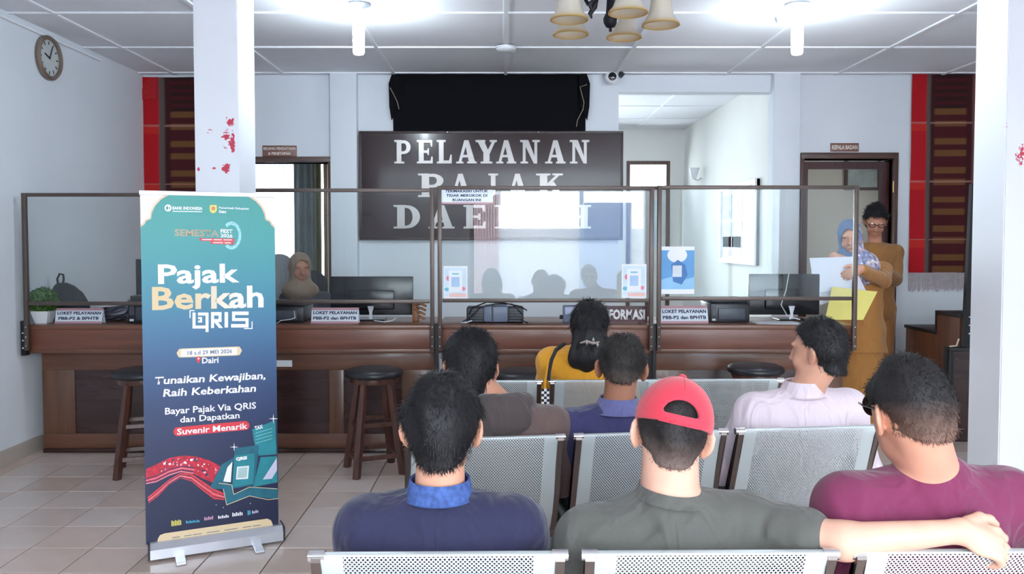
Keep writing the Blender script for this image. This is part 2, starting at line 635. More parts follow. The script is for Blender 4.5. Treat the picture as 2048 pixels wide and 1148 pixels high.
# the two columns
REDP, COLW = srgb(205, 60, 85), srgb(238, 240, 246)
def column_mat():
    m, N, L, B = nt('column_paint_flaking')
    tc = N.new('ShaderNodeTexCoord')
    nz = N.new('ShaderNodeTexNoise'); nz.inputs['Scale'].default_value = 30; nz.inputs['Detail'].default_value = 5; nz.inputs['Roughness'].default_value = 0.7
    L.new(tc.outputs['Object'], nz.inputs['Vector'])
    at_ = N.new('ShaderNodeAttribute'); at_.attribute_name = 'flake'
    ad = N.new('ShaderNodeMath'); ad.operation = 'ADD'
    L.new(nz.outputs['Fac'], ad.inputs[0]); L.new(at_.outputs['Fac'], ad.inputs[1])
    rp = N.new('ShaderNodeValToRGB')
    rp.color_ramp.elements[0].position = 0.985; rp.color_ramp.elements[0].color = (*COLW, 1)
    rp.color_ramp.elements[1].position = 1.03; rp.color_ramp.elements[1].color = (*REDP, 1)
    L.new(ad.outputs['Value'], rp.inputs['Fac'])
    L.new(rp.outputs['Color'], B.inputs['Base Color'])
    bp = N.new('ShaderNodeBump'); bp.inputs['Strength'].default_value = 0.25; bp.inputs['Distance'].default_value = 0.002; bp.invert = True
    L.new(rp.outputs['Alpha'], bp.inputs['Height'])
    L.new(ad.outputs['Value'], bp.inputs['Height'])
    L.new(bp.outputs['Normal'], B.inputs['Normal'])
    B.inputs['Roughness'].default_value = 0.6
    return m
COLM = column_mat()
def column(x0, x1, y0, y1, spots, label):
    bm = bmesh.new()
    bmesh.ops.create_cube(bm, size=1)
    for p in bm.verts:
        p.co = Vector((x0 if p.co.x < 0 else x1, y0 if p.co.y < 0 else y1, 0 if p.co.z < 0 else CZ))
    bmesh.ops.bevel(bm, geom=[e for e in bm.edges if abs(e.verts[0].co.z - e.verts[1].co.z) > 1], offset=0.006, segments=2, affect='EDGES')
    me = bpy.data.meshes.new('column')
    bm.to_mesh(me); bm.free()
    # fine front faces so that the flaked patches keep their place
    bm = bmesh.new(); bm.from_mesh(me)
    bmesh.ops.subdivide_edges(bm, edges=[e for e in bm.edges if abs(e.verts[0].co.z - e.verts[1].co.z) > 1], cuts=150, use_grid_fill=True)
    bmesh.ops.subdivide_edges(bm, edges=[e for e in bm.edges if abs(e.verts[0].co.x - e.verts[1].co.x) > 0.1 and e.verts[0].co.y < (y0 + y1) / 2], cuts=14, use_grid_fill=True)
    bm.to_mesh(me); bm.free()
    a = me.attributes.new('flake', 'FLOAT', 'POINT')
    vals = []
    for p in me.vertices:
        v = 0.0
        for (sx, sz, rx, rz, s) in spots:
            q = ((p.co.x - sx) / rx) ** 2 + ((p.co.z - sz) / rz) ** 2
            if p.co.y < (y0 + y1) / 2:
                v = max(v, s * max(0.0, 1 - q) ** 0.5)
        vals.append(v)
    a.data.foreach_set('value', vals)
    me.materials.append(COLM)
    fix_normals(me)
    o = link('column', me)
    return struct(o, label)
CY = 4.70
xa, xb = at(388, 200, CY).x, at(476, 200, CY).x
def sp(px, py, rx, rz, s):
    p = at(px, py, CY)
    return (p.x, p.z, rx * CY / F_PX, rz * CY / F_PX, s)
column(xa, xb, CY, CY + 0.32, [sp(460, 243, 16, 24, .53), sp(455, 278, 24, 32, .52), sp(466, 288, 10, 38, .56), sp(452, 336, 14, 16, .62), sp(420, 262, 16, 18, .45), sp(428, 337, 36, 10, .46), sp(396, 337, 10, 10, .53)],
       'white square column with flaking red paint behind the roll-up banner')
xa = at(2011, 300, CY).x
column(xa, xa + 0.27, CY, CY + 0.32, [sp(2040, 310, 18, 32, .55), sp(2016, 250, 8, 10, .47)], 'white square column at the right edge with a few red flakes')

# doorways: brown frames; the right one has a dark red leaf frame standing open
dn = struct(obox('door_1', FRAMEX, (A0 - 0.045, A1 + 0.045, YB - 0.03, YB + 0.16, AZ, AZ + 0.05), bev=0.004), 'brown framed open doorway behind the roll-up banner')
obox('jamb', FRAME, (A0 - 0.045, A0, YB - 0.03, YB + 0.16, 0, AZ), dn, bev=0.004)
obox('jamb', FRAME, (A1, A1 + 0.045, YB - 0.03, YB + 0.16, 0, AZ), dn, bev=0.004)
dn = struct(obox('door_2', FRAMEX, (D0 - 0.03, D1 + 0.045, YB - 0.03, YB + 0.16, DZ, DZ + 0.055), bev=0.004), 'brown door frame with dark red inner frame on the right')
obox('jamb', FRAME, (D0 - 0.03, D0, YB - 0.03, YB + 0.16, 0, DZ), dn, bev=0.004)
obox('jamb', FRAME, (D1, D1 + 0.045, YB - 0.03, YB + 0.16, 0, DZ), dn, bev=0.004)
REDW = wood('dark_red_wood', srgb(48, 18, 22), srgb(80, 28, 32), 'z', rough=0.3)
obox('inner_head', REDW, (D0, D1, YB + 0.05, YB + 0.10, DZ - 0.085, DZ - 0.02), dn)
obox('inner_jamb', REDW, (D0, D0 + 0.06, YB + 0.05, YB + 0.10, 0, DZ - 0.085), dn)
obox('inner_jamb', REDW, (D1 - 0.075, D1, YB + 0.05, YB + 0.10, 0, DZ - 0.085), dn)
obj('hinge', pmat('brass', srgb(190, 160, 110), 0.35, 0.9), lambda m: m.tube([(D1 - 0.002, YB - 0.034, 1.88), (D1 - 0.002, YB - 0.034, 1.98)], 0.007), dn)

# rooms beyond the back wall
FWALL = pmat('passage_wall_paint', srgb(232, 232, 228), 0.75, var=0.02, scale=1.2)
BEIGE = pmat('office_wall_paint', srgb(206, 198, 182), 0.8, var=0.03, scale=1.2)
PX_, PY1 = O1 + 0.03, 11.2
struct(obox('wall_passage', FWALL, (PX_, PX_ + 0.12, YB + 0.15, PY1, 0, CZ + 0.05)), 'bright white wall along the passage')
fx0, fx1, fz1 = at(1253, 330, PY1).x, at(1340, 330, PY1).x, at(1300, 322, PY1).z
fz0 = at(1300, 372, PY1).z
CT = CZ + 0.05
def farwall(mb):
    y0, y1 = PY1, PY1 + 0.12
    mb.box(-1.3, -0.9, y0, y1, 0, CT); mb.box(-0.9, 1.3, y0, y1, 0, 0.9); mb.box(-0.9, 1.3, y0, y1, 2.45, CT)
    mb.box(1.3, fx0, y0, y1, 0, CT); mb.box(fx0, fx1, y0, y1, fz1, CT); mb.box(fx1, PX_ + 0.12, y0, y1, 0, CT)
struct(obj('wall_far', FWALL, farwall), 'cream wall at the far end of the passage')
window_frame('window_added_passage', -0.9, 1.3, 0.9, 2.45, PY1 - 0.01, 3, 'unseen wide brown framed window added to light the passage')  # hidden behind the sign, added to light the passage
portal('passage_portal', (0.2, PY1 + 0.16, 1.67), (-PI / 2, 0, 0), 2.2, 1.55)
WIN3 = window_frame('window_3', fx0, fx1, fz0 - 0.05, fz1, PY1 - 0.01, 1, 'bright transom window with brown frame at the far end of the passage', glz=True)
d6 = struct(obox('door_6', pmat('far_door_paint', srgb(214, 216, 214), .5), (fx0 + .05, fx1 - .05, PY1 + .01, PY1 + .05, 0, fz0 - .05)), 'pale door with a blue glass light at the far end of the passage')
for xx in (fx0, fx1 - .05):
    obox('jamb', FRAME, (xx, xx + .05, PY1 - .02, PY1 + .08, 0, fz0 - .05), d6)
obox('mullion', FRAME, ((fx0 + fx1) / 2 - .03, (fx0 + fx1) / 2 + .03, PY1 - .01, PY1 + .06, 0, fz0 - .05), d6)
obox('glass_light', pmat('frosted_blue_glass', srgb(196, 220, 232), .2), ((fx0 + fx1) / 2 + .07, fx1 - .1, PY1 + .005, PY1 + .02, 1.35, 2.0), d6)
for yy in (8.3, 9.25, 10.2):
    obox('batten', BATT, (-1.18, PX_, yy - .014, yy + .014, CZ + .012, CZ + .022), ceiling)
for xx in (.99, 1.75):
    obox('batten', BATT, (xx - .014, xx + .014, YB + .15, PY1, CZ + .012, CZ + .022), ceiling)
conduit = obj('conduit', BATT, lambda m: m.tube([(XL + .012, 3.9, CZ - .05), (XL + .012, 5.2, CZ - .05), (XL + .012, 6.6, CZ - .05)], .009, 8))
tag(conduit, 'thin white cable conduit under the ceiling along the left wall', 'conduit')
struct(obj('wall_office', FWALL, lambda m: m.box(-1.3, -1.18, YB + 0.15, PY1, 0, CZ + .05)), 'partition between passage and office')
# left office with curtained window
OY = 10.3
ox0, ox1 = at(470, 400, OY).x, at(655, 400, OY).x
def offw(mb):
    mb.box(XL, ox0, OY, OY + 0.12, 0, CT); mb.box(ox0, ox1, OY, OY + 0.12, 0, 0.75); mb.box(ox0, ox1, OY, OY + 0.12, 2.45, CT); mb.box(ox1, -1.18, OY, OY + 0.12, 0, CT)
struct(obj('wall_office_back', FWALL, offw), 'office wall with a curtained window')
window_frame('window_5', ox0, ox1, 0.75, 2.45, OY, 2, 'curtained office window seen through the left doorway')
portal('office_portal', ((ox0 + ox1) / 2, OY + 0.16, 1.6), (-PI / 2, 0, 0), ox1 - ox0, 1.7)
# right office
RY = 9.4
def rofw(mb):
    mb.box(PX_ + 0.12, XR, RY, RY + 0.12, 0, CT)
struct(obj('wall_head_office', BEIGE, rofw), 'beige wall of the room behind the right doorway')
# ------------------------------------------------------------------ service counters, one unit after the other
CF, CB = 5.45, 6.05                       # front of the fascia, back of the worktop
LB = 5.58                                 # recessed lower front
CTZ = at(1000, 650, CF).z
FZ = at(1000, 698, CF).z
W_FAS = wood('counter_fascia_wood', srgb(98, 56, 43), srgb(124, 76, 59), 'x', 0.7, rough=0.42, coat=0.15)
W_TOP = wood('counter_top_wood', srgb(96, 58, 42), srgb(128, 84, 62), 'x', 0.7, rough=0.35, coat=0.2)
W_LOW = wood('counter_lower_wood', srgb(86, 52, 38), srgb(114, 74, 54), 'x', 0.7, rough=0.42)
W_STI = wood('counter_stile_wood', srgb(80, 50, 36), srgb(110, 74, 52), 'z', 0.7, rough=0.42)
W_PAN = wood('counter_panel_wood', srgb(46, 26, 26), srgb(62, 36, 35), 'x', 0.5, rough=0.25, coat=0.4)
BLACKM = pmat('black_steel', srgb(28, 28, 32), 0.45, 0.3)
ALU = pmat('bronze_aluminium', srgb(92, 80, 76), 0.4, 0.55, var=0.05)
BOLT = pmat('bolt_chrome', srgb(220, 220, 224), 0.25, 0.9)
PANE = glass('screen_glass', (0.955, 0.975, 0.97), 1.42)
joints = [-3.18, at(455, 650, CF).x, at(873, 650, CF).x, at(1308, 650, CF).x, at(1712, 650, CF).x]
clabels = ['brown wooden counter unit by the left wall with a potted plant on it',
           'brown wooden counter unit behind the banner with a white paper strip on its front',
           'middle brown wooden counter unit carrying the information sign',
           'brown wooden counter unit at the right end beside the standing officers']
slabels = ['bronze framed glass screen on the counter by the left wall',
           'bronze framed glass screen right behind the banner top',
           'bronze framed glass screen over the information counter with a no smoking notice',
           'bronze framed glass screen on the right end counter with a blue poster']
GTOP = [at(150, 386, CF - .03).z, at(690, 377, CF - .03).z, at(1090, 372, CF - .03).z, at(1510, 371, CF - .03).z]
GBOT = [at(150, 607, CF - .03).z, at(690, 603, CF - .03).z, at(1090, 601, CF - .03).z, at(1510, 597, CF - .03).z]
for k in range(4):
    x0, x1 = joints[k] + 0.008, joints[k + 1] - 0.008
    c = thing('service_counter', clabels[k], 'counter', ((x0 + x1) / 2, CF, 0), 0, 'brown wooden service counters')
    hw = (x1 - x0) / 2
    obox('worktop', W_TOP, (-hw, hw, -0.010, CB - CF, CTZ - 0.028, CTZ), c, bev=0.004)
    obox('fascia', W_FAS, (-hw + .006, hw - .006, 0.0, 0.024, FZ, CTZ - 0.028), c, bev=0.003)
    obox('moulding', W_LOW, (-hw + .006, hw - .006, 0.004, 0.05, FZ - 0.03, FZ), c, bev=0.004)
    obox('body', W_STI, (-hw + .02, hw - .02, LB - CF + 0.02, CB - CF - 0.02, 0.0, FZ - 0.03), c)
    d = LB - CF
    zt, zb = FZ - 0.03, 0.0
    obox('top_rail', W_LOW, (-hw + .02, hw - .02, d, d + 0.02, zt - 0.13, zt), c, bev=0.003)
    obox('bottom_rail', W_LOW, (-hw + .02, hw - .02, d, d + 0.02, zb + .03, zb + 0.13), c, bev=0.003)
    obox('plinth', W_PAN, (-hw + .02, hw - .02, d - 0.012, d + 0.02, 0, 0.03), c, bev=0.003)
    for s in (-1, 0, 1):
        xx = s * (hw - .02 - .11) if s else 0
        ww = 0.11 if s else 0.05
        if s == 0 and k != 1 and k != 3:
            continue
        obox('stile', W_STI, (xx - ww, xx + ww, d - 0.001, d + 0.019, zb + 0.13, zt - 0.13), c, bev=0.003)
    obox('panel', W_PAN, (-hw + .1, hw - .1, d + 0.010, d + 0.0195, zb + 0.125, zt - 0.125), c)
    obox('side_return', W_FAS, (hw - .03, hw - .006, 0.024, CB - CF - .02, FZ - 0.03, CTZ - 0.028), c)
    obox('side_return', W_FAS, (-hw + .006, -hw + .03, 0.024, CB - CF - .02, FZ - 0.03, CTZ - 0.028), c)
    # glass screen on two posts bolted to the fascia
    g = thing('glass_screen', slabels[k], 'glass screen', ((x0 + x1) / 2, CF - 0.026, FZ), 0, 'glass screens on the counters')
    zt, zb = GTOP[k] - FZ, GBOT[k] - FZ
    pw = 0.026
    for s in (-1, 1):
        xx = s * (hw - pw / 2 - .004)
        obox('post', ALU, (xx - pw / 2, xx + pw / 2, -0.018, 0.012, -0.005, zt), g, bev=0.002)
        for q in (0.025, 0.085, 0.15):
            obj('bolt', BOLT, lambda m: m.lathe([(0.0045, 0), (0.0045, .004), (.002, .006)], 8, Matrix.Translation((xx, -0.0175, q)) @ Matrix.Rotation(PI / 2, 4, 'X')), g)
    obox('top_rail', ALU, (-hw + .008, hw - .008, -0.016, 0.010, zt - 0.024, zt), g, bev=0.002)
    obox('bottom_rail', ALU, (-hw + .008 + pw, hw - .008 - pw, -0.014, 0.008, zb - 0.012, zb + 0.012), g, bev=0.002)
    obox('pane', PANE, (-hw + pw, hw - pw, -0.006, -0.001, zb, zt - 0.01), g)
# dark side bracket of the left end screen
b = thing('end_bracket', 'black steel bracket at the left end of the counters', 'bracket', (XL + 0.02, CF - 0.03, FZ - 0.04))
obox('plate', BLACKM, (0.0, 0.035, 0.0, 0.05, 0.0, CTZ - FZ + 0.07), b, bev=0.003)
for q in (0.05, 0.1, 0.15):
    obj('bolt', BOLT, lambda m: m.lathe([(0.006, 0), (0.006, .004)], 8, Matrix.Translation((0.018, 0, q)) @ Matrix.Rotation(PI / 2, 4, 'X')), b)
# black strips set into the gaps between units
for k, lab in ((2, 'black strip in the gap left of the information counter'), (3, 'black strip in the gap right of the information counter')):
    s_ = obj('gap_strip', BLACKM, lambda m: m.bevbox(-0.012, 0.012, -0.006, 0.006, -0.36, 0.02, b=.003))
    s_.location = (joints[k], CF - 0.03 + .012, CTZ - 0.01)
    tag(s_, lab, 'strip', 'black strips between counters')
WHITE = pmat('white_paper', srgb(240, 242, 246), 0.7, var=0.02)
p = at(566, 727, LB - .003)
tag(obox('paper_strip', WHITE, (p.x - .06, p.x + .062, LB - .003, LB - 0.001, p.z - .022, p.z + .022)), 'white paper strip stuck to the counter front right of the banner', 'paper')

# ------------------------------------------------------------------ side counter on the right
SX = 3.30
c = thing('side_counter', 'stepped brown counter with black edging beside the right column', 'counter', (SX, 5.90, 0))
W_SIDE = wood('side_counter_wood', srgb(92, 50, 34), srgb(124, 74, 52), 'z', 0.8, rough=0.4)
z1, z2, z3 = 0.735, 0.892, 0.655
obox('low_body', W_SIDE, (0, 1.1, 0.36, 0.84, 0, z1), c)
obox('low_edge', BLACKM, (-.012, 1.1, 0.36, 0.852, z1, z1 + .026), c, bev=.003)
obox('high_body', W_SIDE, (0, 1.1, 0.05, 0.36, 0, z2), c)
obox('high_edge', BLACKM, (-.012, 1.1, 0.04, 0.372, z2, z2 + .026), c, bev=.003)
obox('step_edge', BLACKM, (-.010, .02, 0.36, 0.372, z1 + .026, z2), c)
obox('front_body', W_PAN, (-.08, 1.1, -0.02, 0.05, 0, z3), c)
obox('front_edge', BLACKM, (-.115, 1.1, -0.03, 0.05, z3, z3 + .026), c, bev=.003)
obox('front_edge', BLACKM, (-.115, -.08, -0.03, 0.05, 0, z3), c, bev=.003)
g = thing('side_screen', 'dark framed glass screen post at the right column', 'glass screen', (at(1940, 500, 5.9).x, 5.91, z3 + .027))
zt = at(1945, 368, 5.9).z - z3 - .027
obj('post', BLACKM, lambda m: m.prism([(-.035, .001), (.02, .001), (.02, zt), (.0, zt)], 'y', -.02, .02), g)
obox('top_rail', BLACKM, (0.02, 0.9, -.012, .012, zt - .03, zt), g)
obox('pane', PANE, (0.02, 0.9, -.003, .003, .3, zt - .03), g)
for q in (0.1, 0.16, 0.22):
    obj('bolt', BOLT, lambda m: m.lathe([(0.006, 0), (0.006, .004)], 8, Matrix.Translation((0.0, -.02, q)) @ Matrix.Rotation(PI / 2, 4, 'X')), g)
t = obj('side_counter_clip', pmat('cream_plastic', srgb(220, 205, 190), 0.5), lambda m: m.tube([(0, 0, 0), (.05, 0, .004), (.068, 0, .055)], 0.006, 6))
t.location = (SX - .10, 5.895, z3 + .034)
tag(t, 'bent cream strip lying on the dark right counter', 'strip')

# ------------------------------------------------------------------ stools
SEATB = pmat('black_vinyl', srgb(30, 31, 36), 0.38, var=0.15, scale=9, bump=0.08, bscale=80)
LEGW = wood('stool_leg_wood', srgb(52, 28, 22), srgb(92, 54, 42), 'z', 1.2, rough=0.35, coat=0.4)
def make_stool():
    r = thing('bar_stool', 'x', 'stool')
    obj('seat', SEATB, lambda m: m.lathe([(0.02, 0.598), (0.165, 0.598), (0.178, 0.606), (0.181, 0.622), (0.172, 0.640), (0.14, 0.651), (0.08, 0.656), (0.001, 0.657)], 36), r, smooth=50)
    obj('seat_ring', LEGW, lambda m: m.lathe([(0.10, 0.565), (0.148, 0.565), (0.152, 0.575), (0.152, 0.599), (0.10, 0.599)], 28), r, smooth=40)
    legs = []
    for k in range(4):
        a = PI / 4 + k * PI / 2
        top, bot = Vector((math.cos(a) * .115, math.sin(a) * .115, .58)), Vector((math.cos(a) * .205, math.sin(a) * .205, 0))
        legs.append((top, bot))
        def leg(m, top=top, bot=bot, a=a):
            n = 8
            vs = []
            for t_ in range(n + 1):
                f = t_ / n
                p = top.lerp(bot, f)
                s = .017 + .006 * f + (.003 * math.sin(f * PI * 1.1))
                for q in range(4):
                    b_ = a + PI / 4 + q * PI / 2
                    vs.append(p + Vector((math.cos(b_), math.sin(b_), 0)) * s * 1.15)
            fs = [(i * 4 + q, i * 4 + (q + 1) % 4, i * 4 + 4 + (q + 1) % 4, i * 4 + 4 + q) for i in range(n) for q in range(4)]
            fs += [(0, 1, 2, 3), (n * 4 + 3, n * 4 + 2, n * 4 + 1, n * 4)]
            m.add(vs, fs)
        obj('leg', LEGW, leg, r)
    for f, in ((0.46,), (0.80,)):
        for k in range(4):
            p, q = legs[k][0].lerp(legs[k][1], f + (.03 if k % 2 else 0)), legs[(k + 1) % 4][0].lerp(legs[(k + 1) % 4][1], f + (.03 if k % 2 else 0))
            d = (q - p).normalized()
            mid = (p + q) / 2
            M = Matrix.Translation(mid) @ Matrix.Rotation(math.atan2(d.y, d.x), 4, 'Z')
            L_ = (q - p).length / 2
            obj('stretcher', LEGW, lambda m: m.bevbox(-L_, L_, -.008, .008, -.014, .014, b=.003, M=M), r)
    return r
stool = make_stool()
spots = [((286, 5.12), 20, 'dark wooden stool with black round seat half hidden behind the banner'),
         ((748, 5.14), 22, 'dark wooden stool with black round seat standing free right of the banner'),
         ((1046, 5.05), 10, 'black round stool seat in front of the information counter, behind the hooded man'),
         ((1511, 5.28), 15, 'black round stool at the right end counter left of the pale shirted man')]
for k, ((px, Y), a, lab) in enumerate(spots):
    o = stool if k == 0 else copy_tree(stool)
    o.location = (at(px, 740, Y).x, Y, 0)
    o.rotation_euler = (0, 0, math.radians(a))
    tag(o, lab, 'stool', 'round bar stools at the counters')

# ------------------------------------------------------------------ perforated steel benches
def perforated():
    m, N, L, B = nt('perforated_steel')
    uv = N.new('ShaderNodeUVMap'); uv.uv_map = 'uv'
    pitch = 0.0094
    def lattice(ox, oy):
        mp = N.new('ShaderNodeVectorMath'); mp.operation = 'MULTIPLY_ADD'
        mp.inputs[1].default_value = (1 / pitch, 1 / (pitch * 1.25), 0)
        mp.inputs[2].default_value = (ox, oy, 0)
        L.new(uv.outputs['UV'], mp.inputs[0])
        fr = N.new('ShaderNodeVectorMath'); fr.operation = 'FRACTION'
        L.new(mp.outputs['Vector'], fr.inputs[0])
        sb = N.new('ShaderNodeVectorMath'); sb.operation = 'SUBTRACT'; sb.inputs[1].default_value = (.5, .5, 0)
        L.new(fr.outputs['Vector'], sb.inputs[0])
        sc = N.new('ShaderNodeVectorMath'); sc.operation = 'MULTIPLY'; sc.inputs[1].default_value = (1, 1.25, 0)
        L.new(sb.outputs['Vector'], sc.inputs[0])
        ln = N.new('ShaderNodeVectorMath'); ln.operation = 'LENGTH'
        L.new(sc.outputs['Vector'], ln.inputs[0])
        lt = N.new('ShaderNodeMath'); lt.operation = 'LESS_THAN'; lt.inputs[1].default_value = 0.25
        L.new(ln.outputs['Value'], lt.inputs[0])
        return lt
    a, b = lattice(0, 0), lattice(.5, .5)
    mx = N.new('ShaderNodeMath'); mx.operation = 'MAXIMUM'
    L.new(a.outputs['Value'], mx.inputs[0]); L.new(b.outputs['Value'], mx.inputs[1])
    # only inside the punched field
    sep = N.new('ShaderNodeSeparateXYZ'); L.new(uv.outputs['UV'], sep.inputs['Vector'])
    def gate(out, lo, hi, prev):
        g1 = N.new('ShaderNodeMath'); g1.operation = 'GREATER_THAN'; g1.inputs[1].default_value = lo; L.new(out, g1.inputs[0])
        g2 = N.new('ShaderNodeMath'); g2.operation = 'LESS_THAN'; g2.inputs[1].default_value = hi; L.new(out, g2.inputs[0])
        m1 = N.new('ShaderNodeMath'); m1.operation = 'MULTIPLY'; L.new(g1.outputs['Value'], m1.inputs[0]); L.new(g2.outputs['Value'], m1.inputs[1])
        m2 = N.new('ShaderNodeMath'); m2.operation = 'MULTIPLY'; L.new(m1.outputs['Value'], m2.inputs[0]); L.new(prev, m2.inputs[1])
        return m2.outputs['Value']
    f = gate(sep.outputs['X'], 0.047, 0.443, mx.outputs['Value'])
    f = gate(sep.outputs['Y'], 0.035, 0.80, f)
    B.inputs['Base Color'].default_value = (*srgb(196, 204, 206), 1)
    B.inputs['Roughness'].default_value = 0.36
    B.inputs['Metallic'].default_value = 0.15
    tr = N.new('ShaderNodeBsdfTransparent')
    ms = N.new('ShaderNodeMixShader')
    L.new(f, ms.inputs['Fac']); L.new(B.outputs['BSDF'], ms.inputs[1]); L.new(tr.outputs['BSDF'], ms.inputs[2])
    L.new(ms.outputs['Shader'], N['Material Output'].inputs['Surface'])
    return m
PERF = perforated()
CHROME = pmat('chrome', srgb(225, 225, 230), 0.12, 1.0, var=0.02)
BRK = pmat('bracket_steel', srgb(128, 118, 114), 0.3, 0.85, var=0.05)
BEAM = pmat('bench_beam_grey', srgb(120, 122, 128), 0.45, 0.4)
# side profile (y, z): from the rolled top edge down the back and out along the seat
prof = [(0.016, 0.789), (0.010, 0.797), (0.0, 0.800), (-0.010, 0.797), (-0.012, 0.786), (0.0, 0.760), (0.03, 0.68), (0.062, 0.58), (0.095, 0.50), (0.125, 0.445),
        (0.165, 0.415), (0.22, 0.402), (0.32, 0.405), (0.42, 0.418), (0.50, 0.430), (0.535, 0.428), (0.55, 0.415), (0.545, 0.402)]
UW = 0.546
def bench_unit():
    sw = 0.49
    mb = MB()
    L_ = [0]
    for a, b in zip(prof, prof[1:]):
        L_.append(L_[-1] + math.hypot(b[0] - a[0], b[1] - a[1]))
    def fn(u, v):
        k = v * (len(prof) - 1)
        i = min(int(round(k)), len(prof) - 1)
        return (-sw / 2 + sw * u, prof[i][0] + 0.008 * (math.cos((u - .5) * PI) - 0.5) * (1 if 5 < i < 15 else 0), prof[i][1])
    mb.grid(fn, 8, len(prof) - 1, lambda u, v: (u * sw, L_[min(int(round(v * (len(prof) - 1))), len(prof) - 1)]))
    return mb
def make_bench(n, label, group):
    r = thing('waiting_bench', label, 'bench', group=group)
    for k in range(n):
        cx = (k - (n - 1) / 2) * 0.57
        mb = bench_unit()
        mb.v = [(p[0] + cx, p[1], p[2]) for p in mb.v]
        o = mb.build('seat_shell', PERF, r, smooth=60)
        for s in (-1, 1):
            x = cx + s * (0.49 / 2 + 0.009)
            obj('bracket', BRK, lambda m: m.prism([(p[0] - .002, p[1] - .004) for p in prof[2:-1]] + [(p[0] + .012, p[1] - .028) for p in prof[2:-1]][::-1], 'x', x - .010, x + .010), o)
            obj('end_cap', CHROME, lambda m: m.tube([(x - .017, 0, .791), (x + .017, 0, .791)], .0125, 12), o, smooth=40)
    tot = (n - 1) * 0.57 + UW
    obox('beam', BEAM, (-tot / 2 + .05, tot / 2 - .05, 0.24, 0.32, 0.32, 0.37), r, bev=.005)
    for s in (-1, 1):
        x = s * (tot / 2 - .3)
        obox('leg', BEAM, (x - .025, x + .025, 0.25, 0.31, 0.02, 0.33), r, bev=.004)
        obox('foot', CHROME, (x - .03, x + .03, 0.02, 0.54, 0.0, 0.03), r, bev=.006)
    for k in range(n + 1):
        x = (k - n / 2) * 0.57
        obj('strut', BEAM, lambda m: m.box(x - .012, x + .012, .15, .5, .365, .40), r)
    return r
BG = 'perforated steel waiting benches'
b1 = make_bench(3, 'nearest perforated steel bench, brightly lit at the bottom edge', BG)
b1.location = (0.432, 1.706, 0)
b1.rotation_euler = (0, 0, math.radians(0.8))
b2 = copy_tree(b1)
tag(b2, 'perforated steel bench in the middle row behind the red capped man', 'bench', BG)
b2.location = (0.50, 2.78, 0)
b2.rotation_euler = (0, 0, math.radians(7.5))
b3 = copy_tree(b1)
tag(b3, 'perforated steel bench in the front row next to the counters', 'bench', BG)
b3.location = (0.477, 3.83, 0)
b3.rotation_euler = (0, 0, math.radians(2))
# ------------------------------------------------------------------ sign board with mirror letters
SIGNM = pmat('sign_board_lacquer', srgb(48, 28, 32), 0.2, var=0.1, scale=3, coat=0.12, spec=.3)
SIGNE = pmat('sign_board_edge', srgb(58, 42, 38), 0.4)
MIRROR = pmat('mirror_steel', srgb(176, 170, 168), 0.3, 0.35, var=0.02)
YS = YB - 0.05
p0, p1 = at(719, 480, YS), at(1247, 262, YS)
sb = thing('service_sign', 'dark brown lacquered sign board with mirrored service lettering on the back wall', 'sign', ((p0.x + p1.x) / 2, YS, p0.z))
sw, sh = (p1.x - p0.x) / 2, p1.z - p0.z
obox('board', SIGNM, (-sw + .015, sw - .015, 0.004, 0.045, 0.015, sh - .015), sb)
for b in ((-sw, sw, 0, .049, 0, .022), (-sw, sw, 0, .049, sh - .022, sh), (-sw, -sw + .022, 0.001, .048, .022, sh - .022), (sw - .022, sw, 0.001, .048, .022, sh - .022)):
    obox('edge_strip', SIGNE, b, sb, bev=.003)
for px in (895, 1077):
    q = at(px, 265, YS)
    obj('screw', BOLT, lambda m: m.lathe([(.006, 0), (.004, .004)], 8, Matrix.Translation((q.x - sb.location.x, 0, sh - .011)) @ Matrix.Rotation(PI / 2, 4, 'X')), sb)

def arc(cx, cy, rx, ry, a0, a1, t, n=12, tx=None):
    tx = t if tx is None else tx
    out = []
    for i in range(n):
        a, b = math.radians(a0 + (a1 - a0) * i / n), math.radians(a0 + (a1 - a0) * (i + 1) / n)
        out.append([(cx + rx * math.cos(a), cy + ry * math.sin(a)), (cx + rx * math.cos(b), cy + ry * math.sin(b)),
                    (cx + (rx - tx) * math.cos(b), cy + (ry - t) * math.sin(b)), (cx + (rx - tx) * math.cos(a), cy + (ry - t) * math.sin(a))])
    return out
def R_(x0, x1, y0, y1):
    return [(x0, y0), (x1, y0), (x1, y1), (x0, y1)]
def ser(x0, x1, y, up=1, h=.085):
    """slab with little rounded bracket: wide foot that narrows towards the stem"""
    c = .04
    if up > 0:
        return [(x0 + .01, y), (x1 - .01, y), (x1, y + .02), (x1, y + h - .02), (x1 - c, y + h), (x0 + c, y + h), (x0, y + h - .02), (x0, y + .02)]
    return [(x0 + .01, y), (x0, y - .02), (x0, y - h + .02), (x0 + c, y - h), (x1 - c, y - h), (x1, y - h + .02), (x1, y - .02), (x1 - .01, y)]
